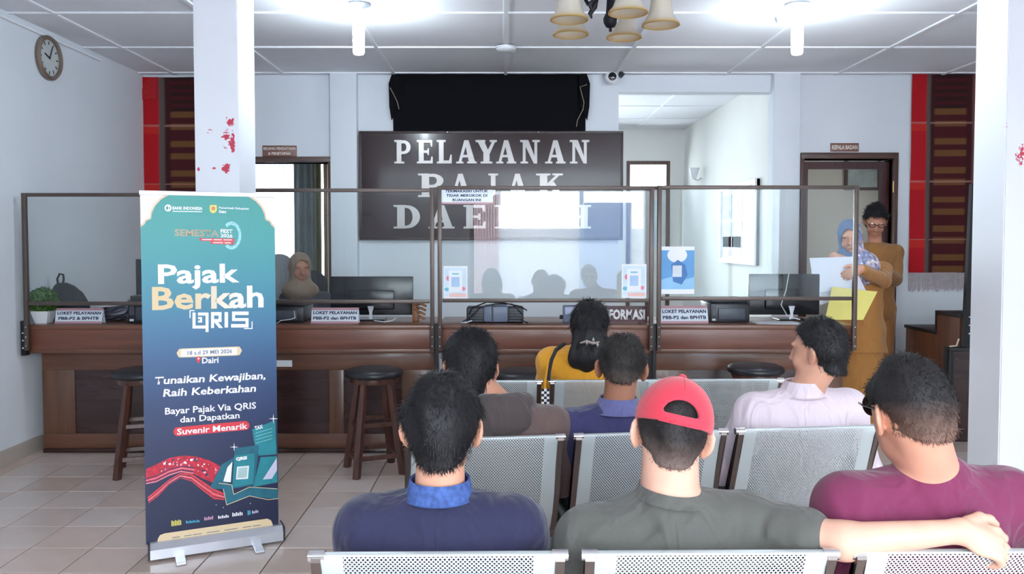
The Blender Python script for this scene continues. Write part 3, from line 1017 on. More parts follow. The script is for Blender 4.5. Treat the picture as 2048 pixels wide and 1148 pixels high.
SLAB = {
    'P': [R_(.16, .44, .02, .98), ser(.02, .60, 0), ser(.02, .44, 1, -1), R_(.40, .58, .86, .985), R_(.40, .58, .40, .52)] + arc(.58, .692, .40, .293, -90, 90, .125, tx=.25),
    'R': [R_(.16, .42, .02, .98), ser(.02, .54, 0), ser(.02, .44, 1, -1), R_(.40, .56, .86, .985), R_(.40, .56, .46, .58), ser(.66, 1.02, 0), [(.44, .50), (.66, .50), (.98, .04), (.72, .04)]] + arc(.55, .722, .38, .263, -90, 90, .12, tx=.24),
    'E': [R_(.14, .44, .02, .98), ser(.02, .5, 0), ser(.02, .5, 1, -1), R_(.40, .98, .0, .12), R_(.40, .96, .88, 1), [(.84, .10), (.98, .10), (.98, .30), (.90, .30)], [(.82, .90), (.96, .90), (.96, .72), (.88, .72)], R_(.40, .74, .45, .56), R_(.66, .76, .37, .64)],
    'L': [R_(.16, .46, .02, .98), ser(.02, .5, 0), ser(.02, .60, 1, -1), R_(.42, .98, .0, .13), [(.80, .10), (.98, .10), (.98, .38), (.90, .38)]],
    'A': [[(.10, .05), (.24, .05), (.56, .99), (.40, .99)], [(.40, .99), (.62, .99), (.96, .05), (.64, .05)], ser(-.02, .36, 0), ser(.54, 1.04, 0), R_(.24, .72, .26, .37)],
    'Y': [[(.06, .96), (.40, .96), (.64, .46), (.40, .40)], [(.80, .96), (.95, .96), (.66, .40), (.50, .44)], R_(.36, .66, .02, .48), ser(.22, .80, 0), ser(-.02, .46, 1, -1), ser(.66, 1.02, 1, -1)],
    'N': [R_(.12, .27, .02, .98), ser(.0, .40, 0), ser(-.02, .40, 1, -1), [(.12, .98), (.42, .98), (.88, .0), (.70, .0)], R_(.73, .88, .02, .98), ser(.62, 1.02, 1, -1)],
    'J': [R_(.44, .76, .24, .98), ser(.26, .94, 1, -1)] + arc(.40, .27, .36, .27, -180, 0, .13, tx=.30) + arc(.16, .27, .12, .12, 0, 360, .12),
    'K': [R_(.14, .42, .02, .98), ser(.0, .54, 0), ser(.0, .54, 1, -1), [(.40, .40), (.40, .56), (.76, .96), (.90, .96)], [(.48, .54), (.66, .66), (1.0, .04), (.72, .04)], ser(.62, 1.06, 0), ser(.60, 1.0, 1, -1)],
    'D': [R_(.14, .42, .02, .98), ser(.0, .46, 0), ser(.0, .46, 1, -1), R_(.40, .50, .88, .99), R_(.40, .50, .01, .12)] + arc(.50, .5, .50, .49, -90, 90, .12, 18, tx=.28),
    'H': [R_(.10, .36, .02, .98), R_(.66, .92, .02, .98), ser(-.02, .47, 0), ser(-.02, .47, 1, -1), ser(.55, 1.04, 0), ser(.55, 1.04, 1, -1), R_(.34, .68, .44, .56)],
}
rows = [('PELAYANAN', [(788, 822), (833, 866), (873, 904), (913, 952), (952, 993), (993, 1031), (1041, 1079), (1091, 1130), (1140, 1178)], 280, 327),
        ('PAJAK', [(835, 888), (900, 941), (969, 998), (1014, 1055), (1072, 1126)], 347, 394),
        ('DAERAH', [(787, 840), (858, 907), (926, 972), (988, 1042), (1056, 1106), (1124, 1180)], 410, 457)]
for word, xs, ya, yb in rows:
    for ch, (xa, xb) in zip(word, xs):
        a, b = at(xa, yb, YS - .012), at(xb, ya, YS - .012)
        w_, h_ = b.x - a.x, b.z - a.z
        mb = MB()
        for k, poly in enumerate(SLAB[ch]):
            dd = .0002 * k
            mb.prism([(a.x - sb.location.x + q[0] * w_, a.z - sb.location.z + q[1] * h_) for q in poly], 'y', -.014 - dd, .004)
        mb.build('letter', MIRROR, sb)

# black cloth over the sign
BLK = pmat('black_cloth', srgb(9, 9, 15), 0.9, var=0.2, scale=8, spec=.2)
def cloth(name, x0, x1, z0, z1, y, mat, label, folds, nu=40, nv=30):
    mb = MB()
    mb.grid(lambda u, v: (x0 + (x1 - x0) * u, y - .012 - folds(u, v), z0 + (z1 - z0) * v), nu, nv)
    mb.grid(lambda u, v: (x0 + (x1 - x0) * u, y - .004, z0 + (z1 - z0) * v), 1, 1)
    return mb.build(name, mat, None, smooth=60)
a, b = at(786, 262, YB - .03), at(1172, 145, YB - .03)
c_ = cloth('black_cloth', a.x, b.x, a.z + .004, b.z, YB - .002, BLK, '', lambda u, v: .010 * math.sin(u * 17) * (1 - v) * .6 + .006 * math.sin(u * 41 + v * 3))
tag(c_, 'black cloth hung on the wall above the dark sign board', 'cloth')
def ear(m, s):
    x = a.x if s < 0 else b.x
    pts = [(0, 0), (s * .035, -.10), (s * .03, -.3), (s * .012, -.42), (-s * .05, -.30), (-s * .06, -.02)]
    m.prism([(x + q[0], b.z + q[1]) for q in pts], 'y', YB - .045, YB - .016)
obj('corner_fold', BLK, lambda m: ear(m, -1), c_)
obj('corner_fold', BLK, lambda m: ear(m, 1), c_)
CORD = pmat('tan_cord', srgb(150, 138, 120), 0.8)
def cordpts(L_):
    return [at(x, y, YB - .055) for x, y in L_]
obj('cord', CORD, lambda m: m.tube(cordpts([(780, 175), (788, 190), (795, 205), (798, 218)]), .004, 6), c_)
obj('cord', CORD, lambda m: m.tube(cordpts([(1174, 169), (1160, 174), (1168, 205), (1166, 219), (1155, 240), (1153, 253)]), .004, 6), c_)

# ------------------------------------------------------------------ woven red textiles
ULOS = attr_mat('woven_textile', rough=0.9, bump=0.3, bscale=260)
def ulos(name, x0, x1, z0, z1, label, left_w, right_w, fringe):
    W_, H_ = x1 - x0, z1 - z0
    mb = MB()
    nu, nv = 34, 220
    mb.grid(lambda u, v: (x0 + W_ * u, YB - .014 - .006 * math.sin(u * 9 + v * 2) - .004 * math.sin(v * 13), z0 + H_ * v), nu, nv)
    o = mb.build(name, ULOS, None, smooth=True)
    red, red2, maroon, dark, gold, grey, wht = [np.array(srgb(*c)) for c in ((182, 24, 34), (196, 44, 36), (74, 24, 30), (50, 24, 26), (112, 74, 42), (120, 108, 104), (190, 140, 130))]
    def fn(P):
        u = (P[:, 0] - x0) / W_
        d = (z1 - P[:, 2])
        c = np.tile(maroon, (len(P), 1))
        body = (u > left_w + .03) & (u < 1 - right_w - .03)
        k = (d % 0.26)
        band = ((k > .045) & (k < .10)) | ((k > .15) & (k < .205))
        inner = (u > left_w + .09) & (u < 1 - right_w - .09)
        c[body & inner & band & (d > .30)] = gold
        c[body & inner & (d < .30) & ((d * 30).astype(int) % 2 == 0)] = dark
        c[body & ~inner] = dark * .5 + maroon * .5
        side = (u < left_w) | (u > 1 - right_w)
        c[side] = red
        st = np.abs((d % 0.52) - .47) < .035
        c[side & st] = red2
        c[(np.abs((d % 0.52) - .43) < .006)] = wht * .5 + c[(np.abs((d % 0.52) - .43) < .006)] * .5
        edge = (np.abs(u - left_w) < .025) | (np.abs(u - 1 + right_w) < .025)
        c[edge] = grey * .6
        return c
    paint(o.data, fn)
    if fringe:
        FR = pmat('fringe_thread', srgb(196, 178, 180), 0.9, var=0.2, scale=40)
        mb = MB()
        r_ = random.Random(5)
        n = 70
        for k in range(n):
            x = x0 + W_ * (k + .5) / n
            L_ = fringe * r_.uniform(.85, 1.05)
            s = .0022
            j = r_.uniform(-.004, .004)
            mb.add([(x - s, YB - .014, z0 + .003), (x + s, YB - .014, z0 + .003), (x + s + j, YB - .012, z0 - L_), (x - s + j, YB - .012, z0 - L_),
                    (x - s, YB - .011, z0 + .003), (x + s, YB - .011, z0 + .003), (x + s + j, YB - .009, z0 - L_), (x - s + j, YB - .009, z0 - L_)],
                   [(0, 1, 2, 3), (7, 6, 5, 4), (0, 4, 5, 1), (1, 5, 6, 2), (2, 6, 7, 3), (3, 7, 4, 0)])
        f = mb.build('fringe', FR, o)
        f['kind'] = 'stuff'
    tag(o, label, 'textile', 'woven red textiles on the back wall')
    return o
a, b = at(284, 1, YB), at(391, 155, YB)
zb_ = at(300, 600, YB).z
ul = ulos('woven_textile', a.x, a.x + .86, zb_, b.z, 'red and maroon woven textile beside the left column with a folded corner', .20, .20, 0)
obj('folded_corner', pmat('textile_red', srgb(180, 30, 36), 0.9, var=.15, scale=30), lambda m: m.prism([(a.x - .035, b.z - .20), (a.x + .02, b.z - .06), (a.x + .05, b.z - .02), (a.x + .13, b.z), (a.x + .13, b.z - .2)], 'y', YB - .03, YB - .022), ul)
a, b = at(1815, 545, YB), at(1953, 149, YB)
ulos('woven_textile', a.x, a.x + .63, a.z, b.z, 'red and maroon woven textile with pale fringe left of the right column', .26, .12, .17)

# ------------------------------------------------------------------ clock on the left wall
def on_left_wall(px, py):
    lo, hi = 2.0, 9.0
    for _ in range(60):
        mid = (lo + hi) / 2
        if at(px, py, mid).x > XL: lo = mid
        else: hi = mid
    return at(px, py, lo)
q = on_left_wall(93, 116)
ck = thing('wall_clock', 'round wall clock with brown rim high on the left wall', 'clock', (XL, q.y, q.z))
MY = Matrix.Rotation(PI / 2, 4, 'Y')
obj('rim', pmat('clock_rim', srgb(120, 104, 92), .4), lambda m: m.lathe([(.125, 0), (.150, .004), (.156, .025), (.142, .042), (.128, .034), (.125, .02)], 36, MY, cap=False), ck, smooth=40)
obj('dial', pmat('clock_dial', srgb(196, 200, 200), .5, var=.05), lambda m: m.lathe([(.13, .0), (.13, .018), (.001, .018)], 36, MY), ck)
INK = pmat('black_ink', srgb(30, 30, 34), .6)
for k in range(12):
    aa = k * PI / 6
    obj('hour_mark', INK, lambda m: m.box(.018, .020, -.004, .004, .092, .115, Matrix.Rotation(aa, 4, 'X')), ck)
obj('hour_hand', INK, lambda m: m.box(.021, .023, -.005, .005, -.01, .065, Matrix.Rotation(math.radians(70), 4, 'X')), ck)
obj('minute_hand', INK, lambda m: m.box(.024, .026, -.004, .004, -.01, .095, Matrix.Rotation(math.radians(-25), 4, 'X')), ck)

# ------------------------------------------------------------------ name plates over the doors
PLATE = wood('plate_wood', srgb(112, 74, 62), srgb(148, 104, 88), 'x', 2)
PALE = pmat('pale_lettering', srgb(232, 218, 210), .6)
def plate(x0, y0, x1, y1, lines, label):
    a, b = at(x0, y1, YB - .012), at(x1, y0, YB - .012)
    o = thing('name_plate', label, 'sign', ((a.x + b.x) / 2, YB, (a.z + b.z) / 2))
    hx, hz = (b.x - a.x) / 2, (b.z - a.z) / 2
    obox('plate', PLATE, (-hx, hx, -.012, -.001, -hz, hz), o, bev=.002)
    n = len(lines)
    for k, (s, wf) in enumerate(lines):
        zc = hz * (1 - (2 * k + 1) / n) * .9
        lettering('lettering', s, PALE, o, plane_matrix((0, -.0135, zc), (1, 0, 0), (0, 0, 1)), 2 * hx * wf, 2 * hz / n * .52, bold=.03)
    return o
plate(525, 291, 593, 313, [('BIDANG PENDATAAN', .94), ('& PENETAPAN', .66)], 'small brown name plate over the left doorway')
plate(1661, 286, 1718, 303, [('KEPALA BADAN', .9)], 'small brown name plate over the right doorway')

# ------------------------------------------------------------------ ceiling fixtures
BULB = emat('lamp_tube_glow', (0.80, 0.92, 1.0), 72.0)
WPL = pmat('white_plastic', srgb(232, 234, 238), .35, var=.02)
DKPL = pmat('grey_plastic', srgb(120, 124, 130), .4)
def bulb_lamp(px, side, label):
    Y = 5.21
    p = at(px, 38, Y)
    o = thing('ceiling_lamp', label, 'lamp', (p.x, Y, CZ), 0, 'lit ceiling bulbs')
    obj('base_plate', DKPL, lambda m: m.lathe([(.078, 0.0), (.078, -.012), (.06, -.020), (.03, -.024), (.001, -.024)], 28), o, smooth=40)
    obj('holder', WPL, lambda m: m.lathe([(.026, -.022), (.022, -.05), (.020, -.09), (.024, -.10), (.001, -.10)], 20), o, smooth=40)
    zb_ = at(px, 110, Y).z - CZ
    obj('bulb', BULB, lambda m: m.lathe([(.02, -.098), (.034, -.105), (.036, -.12), (.036, zb_ + .02), (.030, zb_ + .005), (.012, zb_), (.001, zb_)], 20), o, smooth=50)
    obj('pull_cord', WPL, lambda m: m.tube([(0, 0, -.03), (side * .08, -.01, -.055), (side * .13, -.02, -.085)], .003, 6), o)
    obj('pull_knob', WPL, lambda m: m.lathe([(.001, -.03), (.010, -.02), (.022, .008), (.016, .018), (.001, .014)], 14, Matrix.Translation((side * .13, -.02, -.10))), o, smooth=50)
    return o
bulb_lamp(717, .35, 'lit white tube bulb on the ceiling above the counters, left of the chandelier')
bulb_lamp(1595, -1, 'lit white tube bulb on the ceiling above the counters, right of the chandelier')
p = at(1012, 90, 6.32)
sd = thing('smoke_detector', 'small white round detector on the ceiling in the middle', 'detector', (p.x, 6.32, CZ - .01))
obj('cover', WPL, lambda m: m.lathe([(.075, 0), (.075, -.022), (.06, -.034), (.02, -.038), (.001, -.038)], 28), sd, smooth=40)
obj('ring', WPL, lambda m: m.lathe([(.082, 0.0), (.082, -.01), (.07, -.012)], 28), sd)

p = at(1224, 154, YB - .09)
cc = thing('security_camera', 'white dome security camera with black lens right of the black cloth', 'camera', (p.x, YB, p.z))
obj('wall_mount', WPL, lambda m: m.lathe([(.055, 0), (.055, .03), (.04, .04)], 24, Matrix.Rotation(PI / 2, 4, 'X')), cc, smooth=40)
obj('housing', WPL, lambda m: m.lathe([(.05, .03), (.062, .05), (.062, .085), (.05, .105), (.034, .112)], 24, Matrix.Rotation(PI / 2, 4, 'X')), cc, smooth=40)
obj('lens', pmat('lens_black', srgb(20, 22, 26), .1, coat=.8), lambda m: m.lathe([(.036, .10), (.036, .116), (.02, .122), (.001, .124)], 20, Matrix.Rotation(PI / 2, 4, 'X')), cc, smooth=40)
obj('sun_visor', BLACKM, lambda m: m.bevbox(-.014, .014, -.13, -.03, -.05, .05, b=.004, M=Matrix.Translation((.065, 0, .045)) @ Matrix.Rotation(math.radians(-42), 4, 'Y')), cc)
obj('cable', WPL, lambda m: m.tube([(-.05, -.03, 0), (-.078, -.03, .02), (-.08, -.02, .06), (-.05, -.01, .09)], .006, 6), cc)

# chandelier
IRON = pmat('dark_iron', srgb(36, 36, 44), .4, .6)
def shade_mat():
    m, N, L, B = nt('amber_rimmed_glass')
    a_ = N.new('ShaderNodeAttribute'); a_.attribute_name = 'pattern'
    L.new(a_.outputs['Color'], B.inputs['Base Color'])
    B.inputs['Roughness'].default_value = .25
    B.inputs['Subsurface Weight'].default_value = .3
    B.inputs['Subsurface Radius'].default_value = (.02, .018, .012)
    tl = N.new('ShaderNodeBsdfTranslucent'); L.new(a_.outputs['Color'], tl.inputs['Color'])
    ms = N.new('ShaderNodeMixShader'); ms.inputs['Fac'].default_value = .4
    L.new(B.outputs['BSDF'], ms.inputs[1]); L.new(tl.outputs['BSDF'], ms.inputs[2])
    L.new(ms.outputs['Shader'], N['Material Output'].inputs['Surface'])
    return m
SHADE = shade_mat()
CHY = 3.6
rz_ = at(1242, 27, CHY - .21).z
cx_ = at(1221, 30, CHY).x
ch = thing('chandelier', 'dark iron chandelier with five amber rimmed bell shades', 'chandelier', (cx_, CHY, rz_))
zc = CZ - rz_
obj('finial', IRON, lambda m: m.lathe([(.001, -.022), (.007, -.018), (.006, -.006), (.02, .0), (.030, .018), (.032, .035), (.02, .06), (.014, .16)], 20), ch, smooth=50)
obj('stem', IRON, lambda m: m.lathe([(.012, .12), (.018, .16), (.012, .2), (.03, .24), (.03, .28), (.012, .32), (.012, zc - .03)], 16), ch, smooth=40)
obj('canopy', IRON, lambda m: m.lathe([(.012, zc - .06), (.05, zc - .03), (.06, zc - .012), (.06, zc)], 24), ch, smooth=40)
SR = .082
for k in range(5):
    aa = math.radians(-78 + 72 * k)
    dx, dy = math.cos(aa), math.sin(aa)
    R = .215
    arm = obj('arm', IRON, lambda m: m.tube([(dx * r, dy * r, z) for r, z in ((.01, .26), (.05, .20), (.09, .13), (.12, .12), (.15, .17), (.18, .235), (.205, .235), (.215, .205), (.215, .17))], .009, 8), ch, smooth=50)
    obj('leaf_scroll', IRON, lambda m: m.tube([(dx * r, dy * r, z) for r, z in ((.06, .19), (.085, .10), (.11, .075), (.10, .055))], [.008, .012, .010, .004], 6), arm, smooth=50)
    mb = MB()
    pr = [(.028, .165), (.036, .155), (.042, .12), (.047, .08), (.054, .045), (.066, .022), (.078, .010), (SR, .0)]
    M = Matrix.Translation((dx * R, dy * R, 0))
    mb.lathe(pr + [(r - .005, z - .002) for r, z in pr[::-1]], 32, M, cap=False)
    s_ = mb.build('shade', SHADE, ch, smooth=60)
    cr, am = np.array(srgb(240, 234, 222)), np.array(srgb(212, 180, 110))
    paint(s_.data, lambda P: cr + (am - cr) * np.clip((0.014 - P[:, 2:3]) / .012, 0, 1))
    obj('socket', IRON, lambda m: m.lathe([(.02, .15), (.024, .16), (.024, .185), (.012, .195)], 14, M), s_, smooth=40)
    obj('bulb', WPL, lambda m: m.lathe([(.008, .15), (.012, .13), (.024, .10), (.022, .075), (.001, .06)], 14, M), s_, smooth=50)
# ------------------------------------------------------------------ things on the counters
WT = CTZ + 0.001
def fit(px0, px1, py0, py1, Y):
    a, b = at(px0, py1, Y), at(px1, py0, Y)
    return a.x, b.x, a.z, b.z
CARD = pmat('card_white', srgb(226, 236, 246), .35, var=.03, coat=.4)
CARDP = pmat('card_pink_border', srgb(196, 150, 160), .4)
NAVY = pmat('navy_ink', srgb(34, 40, 84), .6)
def desk_sign(px0, px1, py0, py1, lines, label, rz=0):
    Y = CF + .09
    x0, x1, z0, z1 = fit(px0, px1, py0, py1, Y)
    z0 = WT
    w_, h_ = (x1 - x0) / 2, z1 - z0
    o = thing('desk_sign', label, 'sign', ((x0 + x1) / 2, Y, z0), rz, 'white counter name cards')
    t = math.radians(16)
    def card(m):
        m.prism([(-.0, 0), (.004, 0), (.004 + h_ * math.tan(t), h_), (h_ * math.tan(t), h_)], 'x', -w_, w_)
    obj('card', CARD, card, o)
    obj('back_leg', CARD, lambda m: m.prism([(h_ * math.tan(t) + .004, h_), (h_ * math.tan(t) * 2, 0), (h_ * math.tan(t) * 2 + .004, 0), (h_ * math.tan(t) + .005, h_)], 'x', -w_, w_), o)
    up = Vector((0, math.sin(t), math.cos(t)))
    L_ = h_ / math.cos(t)
    for f0, f1 in ((0.0, .14), (.84, 1.0)):
        M = plane_matrix(Vector((0, -.0006, 0)) + up * L_ * (f0 + f1) / 2, (1, 0, 0), up)
        obj('border', CARDP, lambda m: m.box(-w_, w_, -L_ * (f1 - f0) / 2, L_ * (f1 - f0) / 2, 0, .0008, M=M), o)
    for k, (s, wf) in enumerate(lines):
        lettering('lettering', s, NAVY, o, plane_matrix(Vector((0, -.0012, 0)) + up * L_ * (.68 - .34 * k), (1, 0, 0), up), 2 * w_ * wf, L_ * .2, bold=.035)
    return o
desk_sign(110, 202, 617, 653, [('LOKET PELAYANAN', .93), ('PBB-P2 & BPHTB', .86)], 'white name card for tax counter beside the potted plant', .03)
desk_sign(622, 716, 616, 652, [('LOKET PELAYANAN', .93), ('PBB-P2 dan BPHTB', .92)], 'white name card in front of the monitor right of the banner')
desk_sign(1322, 1418, 612, 648, [('LOKET PELAYANAN', .93), ('PBB-P2 dan BPHTB', .92)], 'white name card beside the black printer on the right counter', .05)

# information sign
Y = CF + .08
x0, x1, z0, z1 = fit(1194, 1295, 612, 648, Y)
o = thing('information_sign', 'dark maroon information sign with white block letters on the counter', 'sign', ((x0 + x1) / 2, Y, WT))
w_, h_ = (x1 - x0) / 2, z1 - WT
obj('board', pmat('maroon_board', srgb(74, 24, 32), .3, coat=.4), lambda m: m.bevbox(-w_, w_, 0, .012, 0, h_, b=.002), o)
for s in (-1, 1):
    obj('foot', BLACKM, lambda m: m.bevbox(s * w_ * .7 - .01, s * w_ * .7 + .01, -.001, .06, 0, .012, b=.002), o)
lettering('lettering', 'INFORMASI', pmat('white_acrylic', srgb(246, 246, 250), .4), o, plane_matrix((0.0, -.0005, h_ * .52), (1, 0, 0), (0, 0, 1)), 2 * w_ * .90, h_ * .60, bold=.045, depth=.004)

# posters stuck on the glass
YG = CF - .026 - .0075
PALEB, PINK, TEALP, PEACH = [pmat(n, srgb(*c), .6) for n, c in (('print_pale_blue', (176, 204, 236)), ('print_pink', (232, 130, 160)), ('print_teal', (110, 190, 210)), ('print_peach', (240, 196, 190)))]
def poster(px0, px1, py0, py1, label, parts, name='poster', base=None):
    x0, x1, z0, z1 = fit(px0, px1, py0, py1, YG)
    o = thing(name, label, 'poster' if name == 'poster' else 'notice', ((x0 + x1) / 2, YG, (z0 + z1) / 2))
    W_, H_ = x1 - x0, z1 - z0
    obox('sheet', base or WHITE, (-W_ / 2, W_ / 2, -.0010, 0, -H_ / 2, H_ / 2), o)
    for k, (nm, mat, pts) in enumerate(parts):
        obj(nm, mat, lambda m: m.prism([((q[0] - .5) * W_, (q[1] - .5) * H_) for q in pts], 'y', -.0014 - .0003 * k, -.0010), o)
    return o, W_, H_
def rp(x0, x1, y0, y1):
    return [(x0, y0), (x1, y0), (x1, y1), (x0, y1)]
def blob(cx, cy, rx, ry, n=12):
    return [(cx + rx * math.cos(2 * PI * k / n), cy + ry * math.sin(2 * PI * k / n)) for k in range(n)]
for (a, b, c, d, lab) in ((887, 935, 532, 597, 'small white poster with a pale blue square at the left of the information screen'), (1243, 1293, 528, 596, 'small white poster with a pale blue square at the right of the information screen')):
    poster(a, b, c, d, lab, [('tinted_ground', pmat('print_mist', srgb(214, 232, 244), .6), rp(.06, .94, .08, .94)), ('corner_shape', PINK, blob(.2, .62, .08, .08)), ('corner_shape', TEALP, blob(.14, .28, .1, .06)), ('corner_shape', PEACH, rp(.25, .95, .05, .16)), ('corner_shape', PINK, blob(.8, .3, .12, .06)),
                            ('white_card', WHITE, rp(.22, .78, .2, .86)), ('blue_square', PALEB, rp(.33, .67, .36, .66)), ('headline_bar', TEALP, rp(.36, .64, .74, .78))])
BLUEP = pmat('print_blue', srgb(104, 164, 218), .6)
BLUED = pmat('print_deep_blue', srgb(74, 124, 184), .6)
poster(1322, 1389, 493, 588, 'blue poster with white bubble and drawn hand on the right screen', [('sky_ground', BLUEP, rp(0, 1, .1, .92)), ('wave', pmat('print_light_blue', srgb(150, 200, 236), .6), [(0, .3), (.3, .36), (.6, .28), (1, .36), (1, .1), (0, .1)]),
       ('bubble', WHITE, blob(.48, .82, .3, .16, 16)), ('hand_shape', BLUED, [(.3, .62), (.5, .72), (.72, .62), (.8, .4), (.62, .2), (.36, .26)]), ('phone_panel', pmat('print_grey_white', srgb(214, 220, 228), .6), rp(.34, .62, .36, .6)), ('footer_bar', WHITE, rp(.0, 1, .0, .1))])
o, W_, H_ = poster(881, 986, 374, 408, 'white no smoking notice in the upper left corner of the information screen', [('top_border', CARDP, rp(0, 1, .9, 1)), ('bottom_border', CARDP, rp(0, 1, 0, .1))], name='notice', base=CARD)
for k, (s, wf) in enumerate((('TERIMAKASIH UNTUK', .82), ('TIDAK MEROKOK DI', .78), ('RUANGAN INI', .54))):
    lettering('lettering', s, NAVY, o, plane_matrix((0, -.0022, H_ * (.26 - .26 * k)), (1, 0, 0), (0, 0, 1)), W_ * wf, H_ * .16, bold=.03)

# potted plant
GREEN = pmat('leaf_green', srgb(66, 112, 30), .5, var=.4, scale=25)
Y = CF + .11
p = at(88, 640, Y)
pl = thing('potted_plant', 'small round green plant in a white pot at the left counter end', 'plant', (p.x, Y, WT))
def pot(m):
    vs, fs = [], []
    for (s, z) in ((.038, 0), (.060, .085), (.054, .085), (.045, .07)):
        vs += [(-s, -s, z), (s, -s, z), (s, s, z), (-s, s, z)]
    fs = [(0, 1, 2, 3)] + [(i * 4 + k, i * 4 + (k + 1) % 4, i * 4 + 4 + (k + 1) % 4, i * 4 + 4 + k) for i in range(3) for k in range(4)] + [(12, 13, 14, 15)]
    m.add(vs, fs)
obj('pot', WPL, pot, pl)
obj('soil', pmat('soil', srgb(60, 44, 34), .95, bump=.4), lambda m: m.box(-.045, .045, -.045, .045, .06, .074), pl)
rr = random.Random(11)
mb = MB()
for k in range(1500):
    d = Vector((rr.gauss(0, 1), rr.gauss(0, 1), rr.gauss(0, 1))).normalized()
    c_ = Vector((0, 0, .155)) + Vector((d.x * .092, d.y * .085, d.z * .08)) * rr.uniform(.75, 1.05)
    t1 = d.orthogonal().normalized()
    t1.rotate(Matrix.Rotation(rr.uniform(0, 2 * PI), 3, d))
    t2 = d.cross(t1)
    up = (t1 + d * rr.uniform(.2, 1.2)).normalized()
    l_, w2 = rr.uniform(.012, .022), rr.uniform(.004, .007)
    mb.add([c_, c_ + up * l_ * .5 + t2 * w2, c_ + up * l_, c_ + up * l_ * .5 - t2 * w2 + d * .002], [(0, 1, 2, 3)])
f = mb.build('foliage', GREEN, pl)
f['kind'] = 'stuff'
obj('stem', pmat('stem_brown', srgb(80, 64, 40), .8), lambda m: m.tube([(0, 0, .07), (.003, 0, .11), (0, .002, .15)], .006, 6), pl)

# backpack on the worktop behind the plant
BAGM = pmat('black_nylon', srgb(38, 40, 48), .7, var=.25, scale=18, bump=.3, bscale=60)
Y = CF + .34
p = at(135, 620, Y)
bg_ = thing('backpack', 'black backpack leaning behind the potted plant', 'bag', (p.x, Y, WT))
def loft(m, secs, n=16, cap=True):
    """secs: (cx, cy, z, rx, ry)"""
    vs = []
    for (cx, cy_, z, rx, ry) in secs:
        for k in range(n):
            a = 2 * PI * k / n
            ca, sa = math.cos(a), math.sin(a)
            e = .75
            vs.append((cx + rx * math.copysign(abs(ca) ** e, ca), cy_ + ry * math.copysign(abs(sa) ** e, sa), z))
    fs = [(i * n + k, i * n + (k + 1) % n, (i + 1) * n + (k + 1) % n, (i + 1) * n + k) for i in range(len(secs) - 1) for k in range(n)]
    if cap:
        fs += [tuple(range(n))[::-1], tuple((len(secs) - 1) * n + k for k in range(n))]
    m.add(vs, fs)
obj('bag_body', BAGM, lambda m: loft(m, [(.02, 0, 0, .12, .08), (.02, 0, .03, .14, .09), (.015, 0, .12, .125, .085), (0, 0, .19, .10, .07), (-.02, 0, .24, .065, .05), (-.035, 0, .262, .03, .03)]), bg_, smooth=60)
obj('front_pocket', BAGM, lambda m: loft(m, [(.03, -.085, .02, .09, .02), (.03, -.095, .06, .095, .028), (.025, -.085, .13, .08, .02)]), bg_, smooth=60)
obj('carry_loop', BAGM, lambda m: m.tube([(-.06, 0, .24), (-.068, 0, .29), (-.05, 0, .325), (-.025, 0, .32), (-.022, 0, .285), (-.03, 0, .25)], .008, 8), bg_, smooth=60)
obj('shoulder_strap', BAGM, lambda m: m.tube([(-.07, -.03, .22), (-.10, -.06, .16), (-.115, -.08, .08), (-.11, -.07, .02)], .012, 8), bg_, smooth=60)

# heap of papers next to the left name card
ps = thing('paper_stack', 'loose stack of greyish papers between name card and black printer', 'papers', (at(228, 640, CF + .3).x, CF + .30, WT))
PAPG = [pmat('paper_grey_%d' % k, srgb(*c), .7, var=.08, scale=12) for k, c in enumerate(((206, 208, 222), (176, 178, 198), (224, 224, 232)))]
for k in range(12):
    a = rr.uniform(-.25, .25)
    def sheet(m, k=k, a=a):
        def fn(u, v):
            x, y = (u - .5) * .19, (v - .5) * .17
            zz = .004 + k * .0085 + (.02 + .003 * k) * max(0, u - .35) * (1 + .5 * math.sin(v * 5 + k)) + .004 * math.sin(u * 8 + k)
            return (x * math.cos(a) - y * math.sin(a), x * math.sin(a) + y * math.cos(a), zz)
        m.grid(fn, 8, 4)
        m.grid(lambda u, v: (lambda q: (q[0], q[1], q[2] - .004))(fn(u, v)), 8, 4)
    obj('sheet', PAPG[k % 3], sheet, ps, smooth=60)

# printers, monitors
PRN = pmat('printer_black', srgb(32, 34, 40), .35, var=.1, scale=10)
PRG = pmat('printer_grey', srgb(70, 76, 88), .4)
SCR = pmat('monitor_black', srgb(22, 24, 30), .25)
def printer(px0, px1, py0, Y, label, d=.3):
    x0, x1, z0, z1 = fit(px0, px1, py0, 645, Y)
    o = thing('printer', label, 'printer', ((x0 + x1) / 2, Y, WT), 0, 'black printers on the counters')
    w_, h_ = (x1 - x0) / 2, z1 - WT
    obj('body', PRN, lambda m: m.bevbox(-w_, w_, 0, d, 0, h_ * .82, b=.008), o, smooth=40)
    obj('lid', PRN, lambda m: m.bevbox(-w_ + .006, w_ - .006, .02, d - .01, h_ * .82, h_, b=.006), o, smooth=40)
    obj('paper_tray', PRG, lambda m: m.bevbox(-w_ * .62, w_ * .75, -.012, .004, h_ * .12, h_ * .62, b=.004), o, smooth=40)
    obj('badge', WPL, lambda m: m.box(-w_ * .92, -w_ * .74, -.002, .002, h_ * .08, h_ * .16), o)
    obj('button_panel', PRG, lambda m: m.bevbox(-w_ * .92, -w_ * .72, -.003, .003, h_ * .3, h_ * .7, b=.001), o)
    return o
printer(1421, 1500, 598, CF + .16, 'black printer beside the right name card')
printer(256, 345, 592, CF + .10, 'black printer half hidden by the left edge of the banner')
printer(505, 607, 606, CF + .17, 'low black printer half hidden by the right edge of the banner')
STANDM = pmat('silver_plastic', srgb(190, 194, 200), .35, .3)
